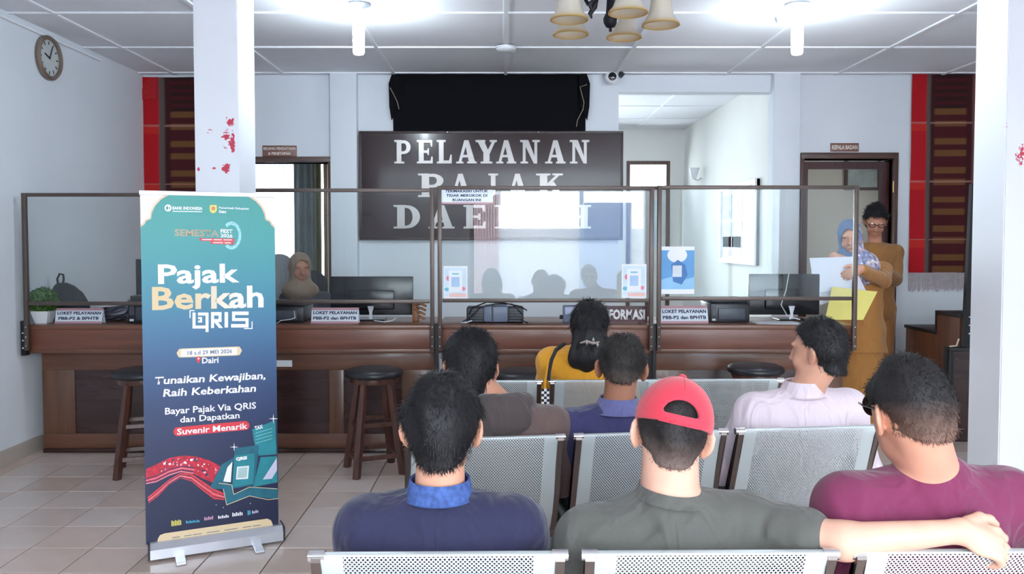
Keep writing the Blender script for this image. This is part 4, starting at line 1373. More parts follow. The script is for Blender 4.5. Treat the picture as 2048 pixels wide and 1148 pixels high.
def monitor(px0, px1, py0, py1, Y, label, stand_px):
    x0, x1, z0, z1 = fit(px0, px1, py0, py1, Y)
    z0 = max(z0, WT + .035)
    o = thing('monitor', label, 'monitor', ((x0 + x1) / 2, Y, WT), 0, 'black monitors seen from behind')
    w_ = (x1 - x0) / 2
    obj('housing', SCR, lambda m: m.bevbox(-w_, w_, 0, .022, z0 - WT, z1 - WT, b=.006), o, smooth=40)
    obj('back_bulge', SCR, lambda m: m.bevbox(-w_ * .55, w_ * .55, -.022, .001, z0 - WT + .04, (z0 + z1) / 2 - WT + .04, b=.01), o, smooth=40)
    obj('screen', emat('screen_glow', (.25, .35, .5), .3), lambda m: m.box(-w_ + .01, w_ - .01, .0221, .0232, z0 - WT + .015, z1 - WT - .01), o)
    sx = at(stand_px, 600, Y).x - o.location.x
    obj('stand', STANDM, lambda m: m.prism([(sx - .022, .10), (sx + .022, .10), (sx + .010, .055), (sx + .010, .008), (sx - .010, .008), (sx - .010, .055)], 'y', -.04, -.024), o)
    obj('foot', SCR, lambda m: m.bevbox(sx - .1, sx + .1, -.08, .07, 0, .010, b=.004), o)
    return o
monitor(661, 826, 553, 642, CF + .34, 'wide black monitor seen from behind, right of the left doorway', 743)
monitor(1497, 1640, 548, 636, CF + .36, 'wide black monitor seen from behind at the right end counter', 1580)
monitor(272, 400, 518, 600, CF + .50, 'black monitor peeking out left of the banner', 340)

# cables
CBL = pmat('cable_white', srgb(220, 222, 228), .5)
def cable(pts, Y, label, mat=None, r=.0035):
    o = obj('cable', mat or CBL, lambda m: m.tube([at(x, y, Y + dy) for x, y, dy in pts], r, 6), smooth=60)
    zmin = min(p[2] for p in (v.co for v in o.data.vertices))
    tag(o, label, 'cable')
    return o
cable([(1578, 546, .28), (1572, 580, .25), (1562, 610, .2), (1575, 632, .12), (1592, 637, .1), (1600, 639, .1)], CF, 'white cable hanging down the back of the right monitor')
cable([(552, 648, .12), (562, 641, .1), (580, 639, .1), (590, 636, .12), (588, 622, .16)], CF, 'white cable curling on the low printer beside the banner')
cable([(748, 641, .12), (770, 644, .1), (785, 641, .1), (792, 636, .14)], CF, 'white cable lying at the foot of the left monitor')

# cream carved wooden piece
CARV = wood('carved_wood', srgb(110, 66, 34), srgb(168, 112, 62), 'z', 2)
p = at(846, 640, CF + .2)
cv = thing('wooden_carving', 'carved brown wooden ornament at the gap left of the information counter', 'ornament', (p.x - .02, CF + .22, WT))
obj('block', CARV, lambda m: m.bevbox(-.055, -.012, -.02, .05, 0, .135, b=.006), cv, smooth=40)
for k in range(4):
    obj('scroll', CARV, lambda m: m.tube([(-.01 + .045 * math.cos(t * .9 + .4) * (1 - t * .12) + .005 * k, -.01 * k, .018 + k * .03 + .02 * math.sin(t * .9)) for t in range(6)], [.008, .010, .011, .010, .008, .005], 8), cv, smooth=60)

# cash-box like machine with cables in the middle
MG, MD = pmat('machine_grey', srgb(112, 124, 146), .4, var=.06), pmat('machine_dark', srgb(40, 42, 50), .45, var=.15, scale=30)
Y = CF + .12
x0, x1, z0, z1 = fit(933, 1047, 612, 648, Y)
o = thing('office_machine', 'grey and black desktop machine with coiled cables on the information counter', 'machine', ((x0 + x1) / 2, Y, WT))
w_, h_ = (x1 - x0) / 2, z1 - WT
obj('centre_body', MG, lambda m: m.bevbox(-w_ * .40, w_ * .46, -.01, .16, .006, h_, b=.012), o, smooth=40)
for s, a, b in ((-1, -w_, -w_ * .38), (1, w_ * .44, w_)):
    e = obj('end_block', MD, lambda m: m.bevbox(a, b, 0, .15, .004, h_ * .92, b=.008), o, smooth=40)
    for k in range(5):
        obj('slot', PRG, lambda m: m.box(a + .01, b - .01, -.003, .001, .012 + k * h_ * .16, .012 + k * h_ * .16 + .006), e)
obj('band', MD, lambda m: m.box(-w_ * .12, -w_ * .06, -.0115, .15, .006, h_ + .001), o)
for k, pts in enumerate(([(-w_, .02, .02), (-w_ * .8, -.02, h_ * .9), (-w_ * .3, .02, h_ + .025), (w_ * .3, .02, h_ + .02), (w_ * .9, -.01, h_ * .98), (w_ * 1.12, -.02, h_ * .75)],
                         [(-w_ * 1.15, -.03, .01), (-w_ * .95, -.03, .03), (-w_ * .7, -.03, h_ * .6), (-w_ * .5, -.02, h_ * .95), (0, .03, h_ + .012), (w_ * .6, .02, h_ + .012), (w_ * .98, -.02, h_ * .5)],
                         [(-w_ * 1.18, -.02, .006), (-w_ * 1.0, -.05, .008), (-w_ * .8, -.04, .02)], [(w_ * .9, -.03, .03), (w_ * 1.05, -.04, .012), (w_ * 1.15, -.03, .006)])):
    obj('cord', (BLACKM, MD, CBL, BLACKM)[k], lambda m: m.tube(pts, .0045, 6), o, smooth=60)
x0, x1, z0, z1 = fit(1127, 1166, 612, 648, CF + .13)
o = thing('card_terminal', 'small blue grey terminal with black knob beside the information sign', 'terminal', ((x0 + x1) / 2, CF + .16, WT))
w_, h_ = (x1 - x0) / 2, z1 - WT
obj('case', MG, lambda m: m.bevbox(-w_, w_, 0, .06, 0, h_, b=.005), o, smooth=40)
obj('display', pmat('terminal_display', srgb(186, 192, 224), .2), lambda m: m.box(-w_ * .8, w_ * .3, -.002, .001, h_ * .5, h_ * .9), o)
obj('knob', BLACKM, lambda m: m.tube([(-w_ - .022, .03, h_ * .3), (-w_ + .002, .03, h_ * .3)], .014, 12), o, smooth=40)
# papers on the right worktop
o = thing('document', 'white papers lying flat below the right monitor', 'papers', (at(1555, 640, CF + .1).x, CF + .1, WT))
for k in range(3):
    obj('sheet', WHITE, lambda m: m.box(-.15 + .01 * k, .13 + .012 * k, -.07, .1, .0015 * k, .0015 * k + .001, Matrix.Rotation(.08 * k - .05, 4, 'Z')), o)

# notice board and wall lamp in the passage
NB0, NB1 = 9.15, 7.86
xw = PX_
zt, zb_ = at(1490, 357, NB1).z, at(1490, 531, NB1).z
nb = thing('notice_board', 'white framed notice board with rows of photo sheets on the passage wall', 'board', (xw, (NB0 + NB1) / 2, zb_))
hy, hz = (NB0 - NB1) / 2, zt - zb_
obox('backing', WHITE, (-.03, -.001, -hy, hy, 0, hz), nb)
for b in ((-.05, -.001, -hy, hy, 0, .05), (-.05, -.001, -hy, hy, hz - .05, hz), (-.05, -.001, -hy, -hy + .05, .05, hz - .05), (-.05, -.001, hy - .05, hy, .05, hz - .05)):
    obox('frame_bar', pmat('frame_white', srgb(244, 244, 244), .4), b, nb)
PH = [pmat('photo_sheet_%d' % k, srgb(*c), .4, var=.25, scale=14) for k, c in enumerate(((176, 188, 198), (196, 204, 210), (166, 178, 194)))]
for i in range(3):
    for j in range(2):
        ya = -hy + .08 + i * (2 * hy - .12) / 3
        za = hz - .10 - j * .30
        obox('photo_sheet', PH[(i + j) % 3], (-.033, -.030, ya, ya + (2 * hy - .12) / 3 - .03, za - .26, za), nb)
obox('photo_sheet', pmat('photo_sheet_pink', srgb(214, 200, 204), .5, var=.2, scale=10), (-.033, -.030, -hy + .5, hy - .1, .08, .28), nb)
Yl = 2.4 * F_PX / (1388 - PPX)
q = at(1386, 346, 10.0)
wlmp = thing('wall_lamp', 'small white wall lamp on the passage wall', 'lamp', (xw, 10.2, at(1388, 346, 10.2).z))
obj('shade', WPL, lambda m: m.lathe([(.025, -.07), (.04, -.02), (.065, .06), (.06, .06), (.03, -.05)], 18, Matrix.Translation((-.09, 0, 0)), cap=False), wlmp, smooth=50)
obj('wall_arm', WPL, lambda m: m.tube([(-.001, 0, -.06), (-.05, 0, -.09), (-.09, 0, -.07)], .01, 8), wlmp, smooth=50)
# picture in the room behind the right doorway
p0_, p1_ = at(1700, 375, RY - .03), at(1752, 325, RY - .03)
pf = thing('picture_frame', 'wood framed picture on the beige wall behind the right doorway', 'picture', ((p0_.x + p1_.x) / 2, RY, p0_.z))
W_, H_ = .34, .36
obox('picture', pmat('picture_pale', srgb(168, 172, 164), .4, var=.2, scale=8), (-W_ / 2, W_ / 2, -.02, -.001, 0, H_), pf)
for b in ((-W_ / 2 - .03, W_ / 2 + .03, -.03, -.001, -.03, 0), (-W_ / 2 - .03, W_ / 2 + .03, -.03, -.001, H_, H_ + .03), (-W_ / 2 - .03, -W_ / 2, -.03, -.001, 0, H_), (W_ / 2, W_ / 2 + .03, -.03, -.001, 0, H_)):
    obox('frame_bar', FRAMEX, b, pf)

# curtains in the left office
def curtain(x0, x1, z0, z1, y, mat, label, nf, amp=.03):
    mb = MB()
    mb.grid(lambda u, v: (x0 + (x1 - x0) * u, y + amp * math.sin(u * nf * 2 * PI) * (0.6 + .4 * (1 - v)), z0 + (z1 - z0) * v), nf * 10, 6)
    o = mb.build('curtain', mat, None, smooth=True)
    return tag(o, label, 'curtain', 'curtains in the left office')
def sheer(name, col, tr):
    m, N, L, B = nt(name)
    N.remove(B)
    df = N.new('ShaderNodeBsdfDiffuse'); df.inputs['Color'].default_value = (*col, 1)
    tl = N.new('ShaderNodeBsdfTranslucent'); tl.inputs['Color'].default_value = (*col, 1)
    tp = N.new('ShaderNodeBsdfTransparent')
    tc = N.new('ShaderNodeTexCoord'); wv = N.new('ShaderNodeTexWave'); wv.inputs['Scale'].default_value = 9; wv.inputs['Distortion'].default_value = 1.5
    L.new(tc.outputs['Object'], wv.inputs['Vector'])
    mr = N.new('ShaderNodeMapRange'); mr.inputs['To Min'].default_value = tr * .6; mr.inputs['To Max'].default_value = tr * 1.3
    L.new(wv.outputs['Fac'], mr.inputs['Value'])
    w2 = N.new('ShaderNodeTexWave'); w2.inputs['Scale'].default_value = 11; w2.inputs['Distortion'].default_value = .8
    L.new(tc.outputs['Object'], w2.inputs['Vector'])
    rb_ = N.new('ShaderNodeValToRGB')
    rb_.color_ramp.elements[0].position = .0; rb_.color_ramp.elements[0].color = (.16, .17, .18, 1)
    rb_.color_ramp.elements[1].position = .3; rb_.color_ramp.elements[1].color = (*col, 1)
    L.new(w2.outputs['Fac'], rb_.inputs['Fac'])
    L.new(rb_.outputs['Color'], tl.inputs['Color'])
    m1 = N.new('ShaderNodeMixShader'); m1.inputs['Fac'].default_value = .4
    L.new(df.outputs['BSDF'], m1.inputs[1]); L.new(tl.outputs['BSDF'], m1.inputs[2])
    m2 = N.new('ShaderNodeMixShader')
    L.new(mr.outputs['Result'], m2.inputs['Fac'])
    L.new(m1.outputs['Shader'], m2.inputs[1]); L.new(tp.outputs['BSDF'], m2.inputs[2])
    L.new(m2.outputs['Shader'], N['Material Output'].inputs['Surface'])
    return m
YC = OY - .12
curtain(ox0 - .05, at(592, 400, YC).x, .5, 2.5, YC, sheer('lace_white', (.85, .87, .88), .03), 'white lace curtain over the office window', 7)
curtain(at(590, 400, YC).x, at(630, 400, YC).x, .4, 2.55, YC - .05, pmat('curtain_grey', srgb(150, 156, 156), .9), 'grey drawn curtain at the office window', 3)
curtain(at(628, 400, YC).x, at(645, 400, YC).x, .4, 2.55, YC - .06, pmat('curtain_olive', srgb(150, 148, 116), .9), 'narrow olive curtain at the office window edge', 2)
# ------------------------------------------------------------------ people: smooth bodies grown from rounded volumes
class Vol:
    """distance field on a grid; volumes melt together where they meet"""
    def __init__(s, lo, hi, h):
        s.h = h
        s.lo = np.array(lo, dtype=np.float64)
        n = np.ceil((np.array(hi) - s.lo) / h).astype(int) + 1
        s.D = np.full(n, 0.2, dtype=np.float32)
        s.ax = [(s.lo[i] + h * np.arange(n[i])).astype(np.float32) for i in range(3)]
    def _blk(s, lo, hi):
        sl = []
        for i in range(3):
            a = max(0, int((lo[i] - s.lo[i]) / s.h))
            b = min(len(s.ax[i]), int((hi[i] - s.lo[i]) / s.h) + 2)
            if b <= a:
                return None
            sl.append(slice(a, b))
        return tuple(sl), s.ax[0][sl[0]][:, None, None], s.ax[1][sl[1]][None, :, None], s.ax[2][sl[2]][None, None, :]
    def _join(s, sl, d, k):
        a = s.D[sl]
        if k <= 0:
            s.D[sl] = np.minimum(a, d)
        else:
            hh = np.maximum(k - np.abs(a - d), 0) / k
            s.D[sl] = np.minimum(a, d) - hh * hh * k * .25
    def cone(s, p0, p1, r0, r1, k=.03):
        p0, p1 = np.array(p0, float), np.array(p1, float)
        m = max(r0, r1) + k + .03
        b = s._blk(np.minimum(p0, p1) - m, np.maximum(p0, p1) + m)
        if b is None:
            return s
        sl, X, Y, Z = b
        d = p1 - p0
        L2 = float(d @ d) + 1e-9
        t = np.clip(((X - p0[0]) * d[0] + (Y - p0[1]) * d[1] + (Z - p0[2]) * d[2]) / L2, 0, 1)
        q = np.sqrt((X - p0[0] - t * d[0]) ** 2 + (Y - p0[1] - t * d[1]) ** 2 + (Z - p0[2] - t * d[2]) ** 2) - (r0 + (r1 - r0) * t)
        s._join(sl, q.astype(np.float32), k)
        return s
    def chain(s, pts, rs, k=.02):
        for i in range(len(pts) - 1):
            s.cone(pts[i], pts[i + 1], rs[i], rs[i + 1], k)
        return s
    def ell(s, c, r, R=None, k=.03):
        c, r = np.array(c, float), np.array(r, float)
        m = r.max() + k + .03
        b = s._blk(c - m, c + m)
        if b is None:
            return s
        sl, X, Y, Z = b
        x, y, z = X - c[0], Y - c[1], Z - c[2]
        if R is not None:
            R = np.array(R)
            x, y, z = (R[0, 0] * x + R[1, 0] * y + R[2, 0] * z, R[0, 1] * x + R[1, 1] * y + R[2, 1] * z, R[0, 2] * x + R[1, 2] * y + R[2, 2] * z)
        k0 = np.sqrt((x / r[0]) ** 2 + (y / r[1]) ** 2 + (z / r[2]) ** 2)
        k1 = np.sqrt((x / r[0] ** 2) ** 2 + (y / r[1] ** 2) ** 2 + (z / r[2] ** 2) ** 2)
        d = k0 * (k0 - 1) / np.maximum(k1, 1e-6)
        s._join(sl, d.astype(np.float32), k)
        return s
    def grid(s):
        return s.ax[0][:, None, None], s.ax[1][None, :, None], s.ax[2][None, None, :]
    def cut(s, f):
        """keep only where f(X, Y, Z) < 0"""
        s.D = np.maximum(s.D, f(*s.grid()).astype(np.float32))
        return s
    def wrinkle(s, amp, seed, freq=30, aniso=(1, 1, 1)):
        r = np.random.RandomState(seed)
        X, Y, Z = s.grid()
        w = np.zeros_like(s.D)
        for _ in range(5):
            d = r.normal(size=3) * np.array(aniso)
            d = d / np.linalg.norm(d) * freq * r.uniform(.5, 1.5)
            ph = r.uniform(0, 6.28)
            w += np.sin(X * d[0] + Y * d[1] + Z * d[2] + ph).astype(np.float32)
        s.D += (amp / 3 * w).astype(np.float32)
        return s
    def folds(s, lines, amp, wid):
        """creases: lines of (p0, p1); the cloth dips along each"""
        X, Y, Z = s.grid()
        for p0, p1 in lines:
            p0, p1 = np.array(p0, float), np.array(p1, float)
            d = p1 - p0
            t = np.clip(((X - p0[0]) * d[0] + (Y - p0[1]) * d[1] + (Z - p0[2]) * d[2]) / float(d @ d), 0, 1)
            q = (X - p0[0] - t * d[0]) ** 2 + (Y - p0[1] - t * d[1]) ** 2 + (Z - p0[2] - t * d[2]) ** 2
            s.D += (amp * np.exp(-q / wid ** 2) * np.sin(np.clip(t, .02, .98) * PI)).astype(np.float32)
        return s
    def mesh(s, name):
        D, h = s.D, s.h
        for i in range(3):
            sl = [slice(None)] * 3
            for e in (0, -1):
                sl[i] = e
                D[tuple(sl)] = np.maximum(D[tuple(sl)], .001)
        S = D < 0
        n = D.shape
        c = np.zeros((n[0] - 1, n[1] - 1, n[2] - 1), dtype=np.int8)
        for a in (0, 1):
            for b in (0, 1):
                for g in (0, 1):
                    c += S[a:n[0] - 1 + a, b:n[1] - 1 + b, g:n[2] - 1 + g]
        act = (c > 0) & (c < 8)
        idx = np.argwhere(act)
        ids = np.full(c.shape, -1, dtype=np.int32)
        ids[tuple(idx.T)] = np.arange(len(idx))
        acc = np.zeros((len(idx), 3)); cnt = np.zeros(len(idx))
        corners = [(a, b, g) for a in (0, 1) for b in (0, 1) for g in (0, 1)]
        for a in corners:
            for b in corners:
                if a < b and sum(abs(np.array(a) - np.array(b))) == 1:
                    da = D[idx[:, 0] + a[0], idx[:, 1] + a[1], idx[:, 2] + a[2]]
                    db = D[idx[:, 0] + b[0], idx[:, 1] + b[1], idx[:, 2] + b[2]]
                    m = (da < 0) != (db < 0)
                    t = da[m] / (da[m] - db[m])
                    acc[m] += np.array(a) + (np.array(b) - np.array(a)) * t[:, None]
                    cnt[m] += 1
        V = s.lo + (idx + acc / cnt[:, None]) * h
        F = []
        for ax in range(3):
            u, v = (ax + 1) % 3, (ax + 2) % 3
            s0 = [slice(None)] * 3; s1 = [slice(None)] * 3
            s0[ax] = slice(0, -1); s1[ax] = slice(1, None)
            ch = S[tuple(s0)] != S[tuple(s1)]
            e = np.argwhere(ch)
            e = e[(e[:, u] >= 1) & (e[:, v] >= 1) & (e[:, u] < n[u] - 1) & (e[:, v] < n[v] - 1)]
            if not len(e):
                continue
            def cell(du, dv):
                q = e.copy()
                q[:, u] -= du; q[:, v] -= dv
                return ids[tuple(q.T)]
            quad = np.stack([cell(1, 1), cell(0, 1), cell(0, 0), cell(1, 0)], 1)
            inside = S[tuple(e.T)]
            quad[~inside] = quad[~inside][:, ::-1]
            F.append(quad)
        F = np.concatenate(F) if F else np.zeros((0, 4), int)
        return V, F

def vol_obj(name, V, F, mat, parent, org, label=None):
    me = bpy.data.meshes.new(name)
    me.from_pydata((V - np.array(org)).tolist(), [], F.tolist())
    for m in (mat if isinstance(mat, list) else [mat]):
        me.materials.append(m)
    me.update()
    shade(me, True)
    return link(name, me, parent, label)

def rot(yaw, pitch, roll):
    """head turn: yaw to the left, pitch forward (nod), roll to the right, degrees"""
    return np.array(Matrix.Rotation(math.radians(yaw), 3, 'Z') @ Matrix.Rotation(math.radians(-pitch), 3, 'X') @ Matrix.Rotation(math.radians(roll), 3, 'Y'))

SKIN = {n: pmat('skin_' + n, srgb(*c), .5, var=.07, scale=14, sss=.12, bump=.06, bscale=220, spec=.35)
        for n, c in (('tan', (190, 136, 112)), ('light', (226, 178, 156)), ('brown', (168, 116, 92)), ('rose', (212, 158, 134)))}
HAIR = {'black': pmat('hair_black', srgb(28, 27, 31), .6, var=.5, scale=160, spec=.35),
        'soft': pmat('hair_dark', srgb(44, 40, 40), .6, var=.6, scale=140, spec=.35),
        'grey': pmat('hair_greying', srgb(56, 52, 52), .6, var=.75, scale=190, spec=.5)}

def add_head(v, c, R, face=False, k=.02, sc=1.0):
    def P(x, y, z):
        return np.array(c) + R @ (np.array((x, y, z)) * sc)
    v.ell(P(0, -.008, .012), np.array((.074, .094, .088)) * sc, R, k)
    v.ell(P(0, .030, -.030), np.array((.062, .066, .085)) * sc, R, k)
    v.ell(P(0, .036, -.085), np.array((.050, .052, .042)) * sc, R, k)
    for s in (-1, 1):
        Re = R @ np.array(Matrix.Rotation(s * math.radians(34), 3, 'Z') @ Matrix.Rotation(math.radians(12), 3, 'X'))
        v.ell(P(s * .083, -.012, -.020), np.array((.0075, .023, .034)) * sc, Re, .006)
        v.ell(P(s * .079, -.002, -.047), np.array((.007, .010, .013)) * sc, Re, .008)
    v.cone(P(0, .092, .012), P(0, .112, -.042), .007 * sc, .013 * sc, .014)
    if face:
        for s in (-1, 1):
            v.ell(P(s * .030, .082, .018), np.array((.024, .012, .009)) * sc, R, .012)
            v.ell(P(s * .014, .104, -.044), np.array((.009, .009, .007)) * sc, R, .006)
            v.ell(P(s * .036, .066, -.052), np.array((.022, .022, .022)) * sc, R, .02)
        v.ell(P(0, .090, -.076), np.array((.024, .010, .006)) * sc, R, .006)
        v.ell(P(0, .088, -.087), np.array((.021, .010, .007)) * sc, R, .006)
        v.ell(P(0, .082, -.112), np.array((.018, .014, .014)) * sc, R, .014)
    return P

def add_hand(v, wrist, d, n, side, curl=.5, sc=1.0, k=.008):
    """palm and five fingers; d: pointing direction, n: back-of-hand normal, side: thumb towards d x n * side"""
    d, n = np.array(d, float), np.array(n, float)
    d /= np.linalg.norm(d)
    n -= d * (n @ d)
    n /= np.linalg.norm(n)
    t = np.cross(d, n) * side
    w0 = np.array(wrist, float)
    pc = w0 + d * .045 * sc
    v.ell(pc, np.array((.040, .046, .016)) * sc, np.stack([t, d, n], 1), .012)
    v.cone(w0, pc, .024 * sc, .022 * sc, .015)
    for i, (off, L_) in enumerate(((.030, .070), (.010, .078), (-.010, .073), (-.029, .058))):
        b = w0 + d * (.082 - abs(off) * .18) * sc + t * off * sc + n * .002
        c1 = curl * (1 + .12 * i)
        a1, a2, a3 = c1 * .9, c1 * 2.0, c1 * 2.6
        pts = [w0 + d * .05 * sc + t * off * .8 * sc]
        p = b
        pts.append(p)
        for a, f in ((a1, .45), (a2, .32), (a3, .23)):
            p = p + (d * math.cos(a) - n * math.sin(a)) * L_ * f * sc
            pts.append(p)
        v.chain(pts, [.011 * sc, .0098 * sc, .0090 * sc, .0084 * sc, .0072 * sc], .004)
    th = [w0 + d * .018 * sc + t * .026 * sc, w0 + d * .045 * sc + t * .050 * sc - n * .006, w0 + d * .072 * sc + t * .060 * sc - n * .014, w0 + d * .092 * sc + t * .060 * sc - n * .022]
    v.chain(th, [.016 * sc, .0125 * sc, .0105 * sc, .0085 * sc], .008)

def hair_mesh(c, R, sc, thick, low, nap, seed, h=.0045, front=((-.12, -.045), (-.06, -.014), (-.02, .004), (.02, .030), (.05, .078), (.075, .14)), vol_top=0.0, strands=2600, slen=(.012, .026), stand=.35, comb=(0, -.02, .11), swid=.0009, ear_gap=.032, top_cut=None):
    """cap of hair over the skull, cut at the hair line, with loose strands on it"""
    c = np.array(c)
    v = Vol(c - .19, c + .19, h)
    def P(x, y, z):
        return c + R @ (np.array((x, y, z)) * sc)
    v.ell(P(0, -.008, .012 + vol_top * .5), (np.array((.074, .094, .088 + vol_top * .5)) + thick) * sc, R, .02)
    v.ell(P(0, .022, .0), (np.array((.066, .066, .080)) + thick) * sc, R, .02)
    v.cone(P(0, -.050, -.02), P(0, -.046, -.10), (.050 + thick * .5) * sc, (.046 + nap) * sc, .03)
    v.wrinkle(.0055, seed, 80)
    X, Y, Z = v.grid()
    x, y, z = X - c[0], Y - c[1], Z - c[2]
    lx = (R[0, 0] * x + R[1, 0] * y + R[2, 0] * z) / sc
    ly = (R[0, 1] * x + R[1, 1] * y + R[2, 1] * z) / sc
    lz = (R[0, 2] * x + R[1, 2] * y + R[2, 2] * z) / sc
    fz, fy = zip(*front)
    bound = ly - np.interp(lz, fz, fy)
    lowb = (low + .045 * np.clip((np.abs(lx) - .012) / .066, 0, 1) ** 2.0) - lz
    earb = np.where(np.abs(lx) > .045, ear_gap - np.sqrt((ly - .002) ** 2 + ((lz + .024) * .8) ** 2), -1)
    topb = lz - top_cut if top_cut is not None else lowb
    v.D = np.maximum(v.D, np.maximum(np.maximum(bound, lowb), np.maximum(earb, topb)).astype(np.float32) * sc)
    V, F = v.mesh('hair')
    # strands
    r = np.random.RandomState(seed)
    q = V[F]
    nrm = np.cross(q[:, 2] - q[:, 0], q[:, 3] - q[:, 1])
    ar = np.linalg.norm(nrm, axis=1)
    nrm = nrm / np.maximum(ar, 1e-12)[:, None]
    cen = q.mean(1)
    out = (cen - c) / np.linalg.norm(cen - c, axis=1)[:, None]
    ok = (np.einsum('ij,ij->i', nrm, out) > .35)
    pr = ar * ok
    pick = r.choice(len(F), strands, p=pr / pr.sum())
    b = cen[pick] + r.normal(size=(strands, 3)) * h * .5
    nn = nrm[pick]
    cr = P(*comb)
    tan = b - cr
    tan -= nn * np.einsum('ij,ij->i', tan, nn)[:, None]
    tan /= np.maximum(np.linalg.norm(tan, axis=1), 1e-6)[:, None]
    tan += r.normal(size=tan.shape) * .35
    L_ = r.uniform(slen[0], slen[1], strands)[:, None]
    d1 = tan + nn * stand
    d1 /= np.linalg.norm(d1, axis=1)[:, None]
    side = np.cross(d1, nn)
    side /= np.maximum(np.linalg.norm(side, axis=1), 1e-6)[:, None]
    w_ = swid
    p0, p1 = b - nn * .002, b + d1 * L_ * .55
    p2 = p1 + (tan / np.linalg.norm(tan, axis=1)[:, None]) * L_ * .45 - nn * L_ * .1
    sv = np.stack([p0 - side * w_, p0 + side * w_, p1 - side * w_ * .9, p1 + side * w_ * .9, p2], 1).reshape(-1, 3)
    o = len(V) + np.arange(strands)[:, None] * 5
    faces = F.tolist() + np.concatenate([o + np.array([[0, 1, 3, 2]])]).tolist() + (o + np.array([[2, 3, 4]])).tolist()
    me_v = np.concatenate([V, sv])
    return me_v, faces

def vol_obj2(name, V, faces, mat, parent, org):
    me = bpy.data.meshes.new(name)
    me.from_pydata((V - np.array(org)).tolist(), [], faces)
    me.materials.append(mat)
    me.update()
    shade(me, True)
    return link(name, me, parent)

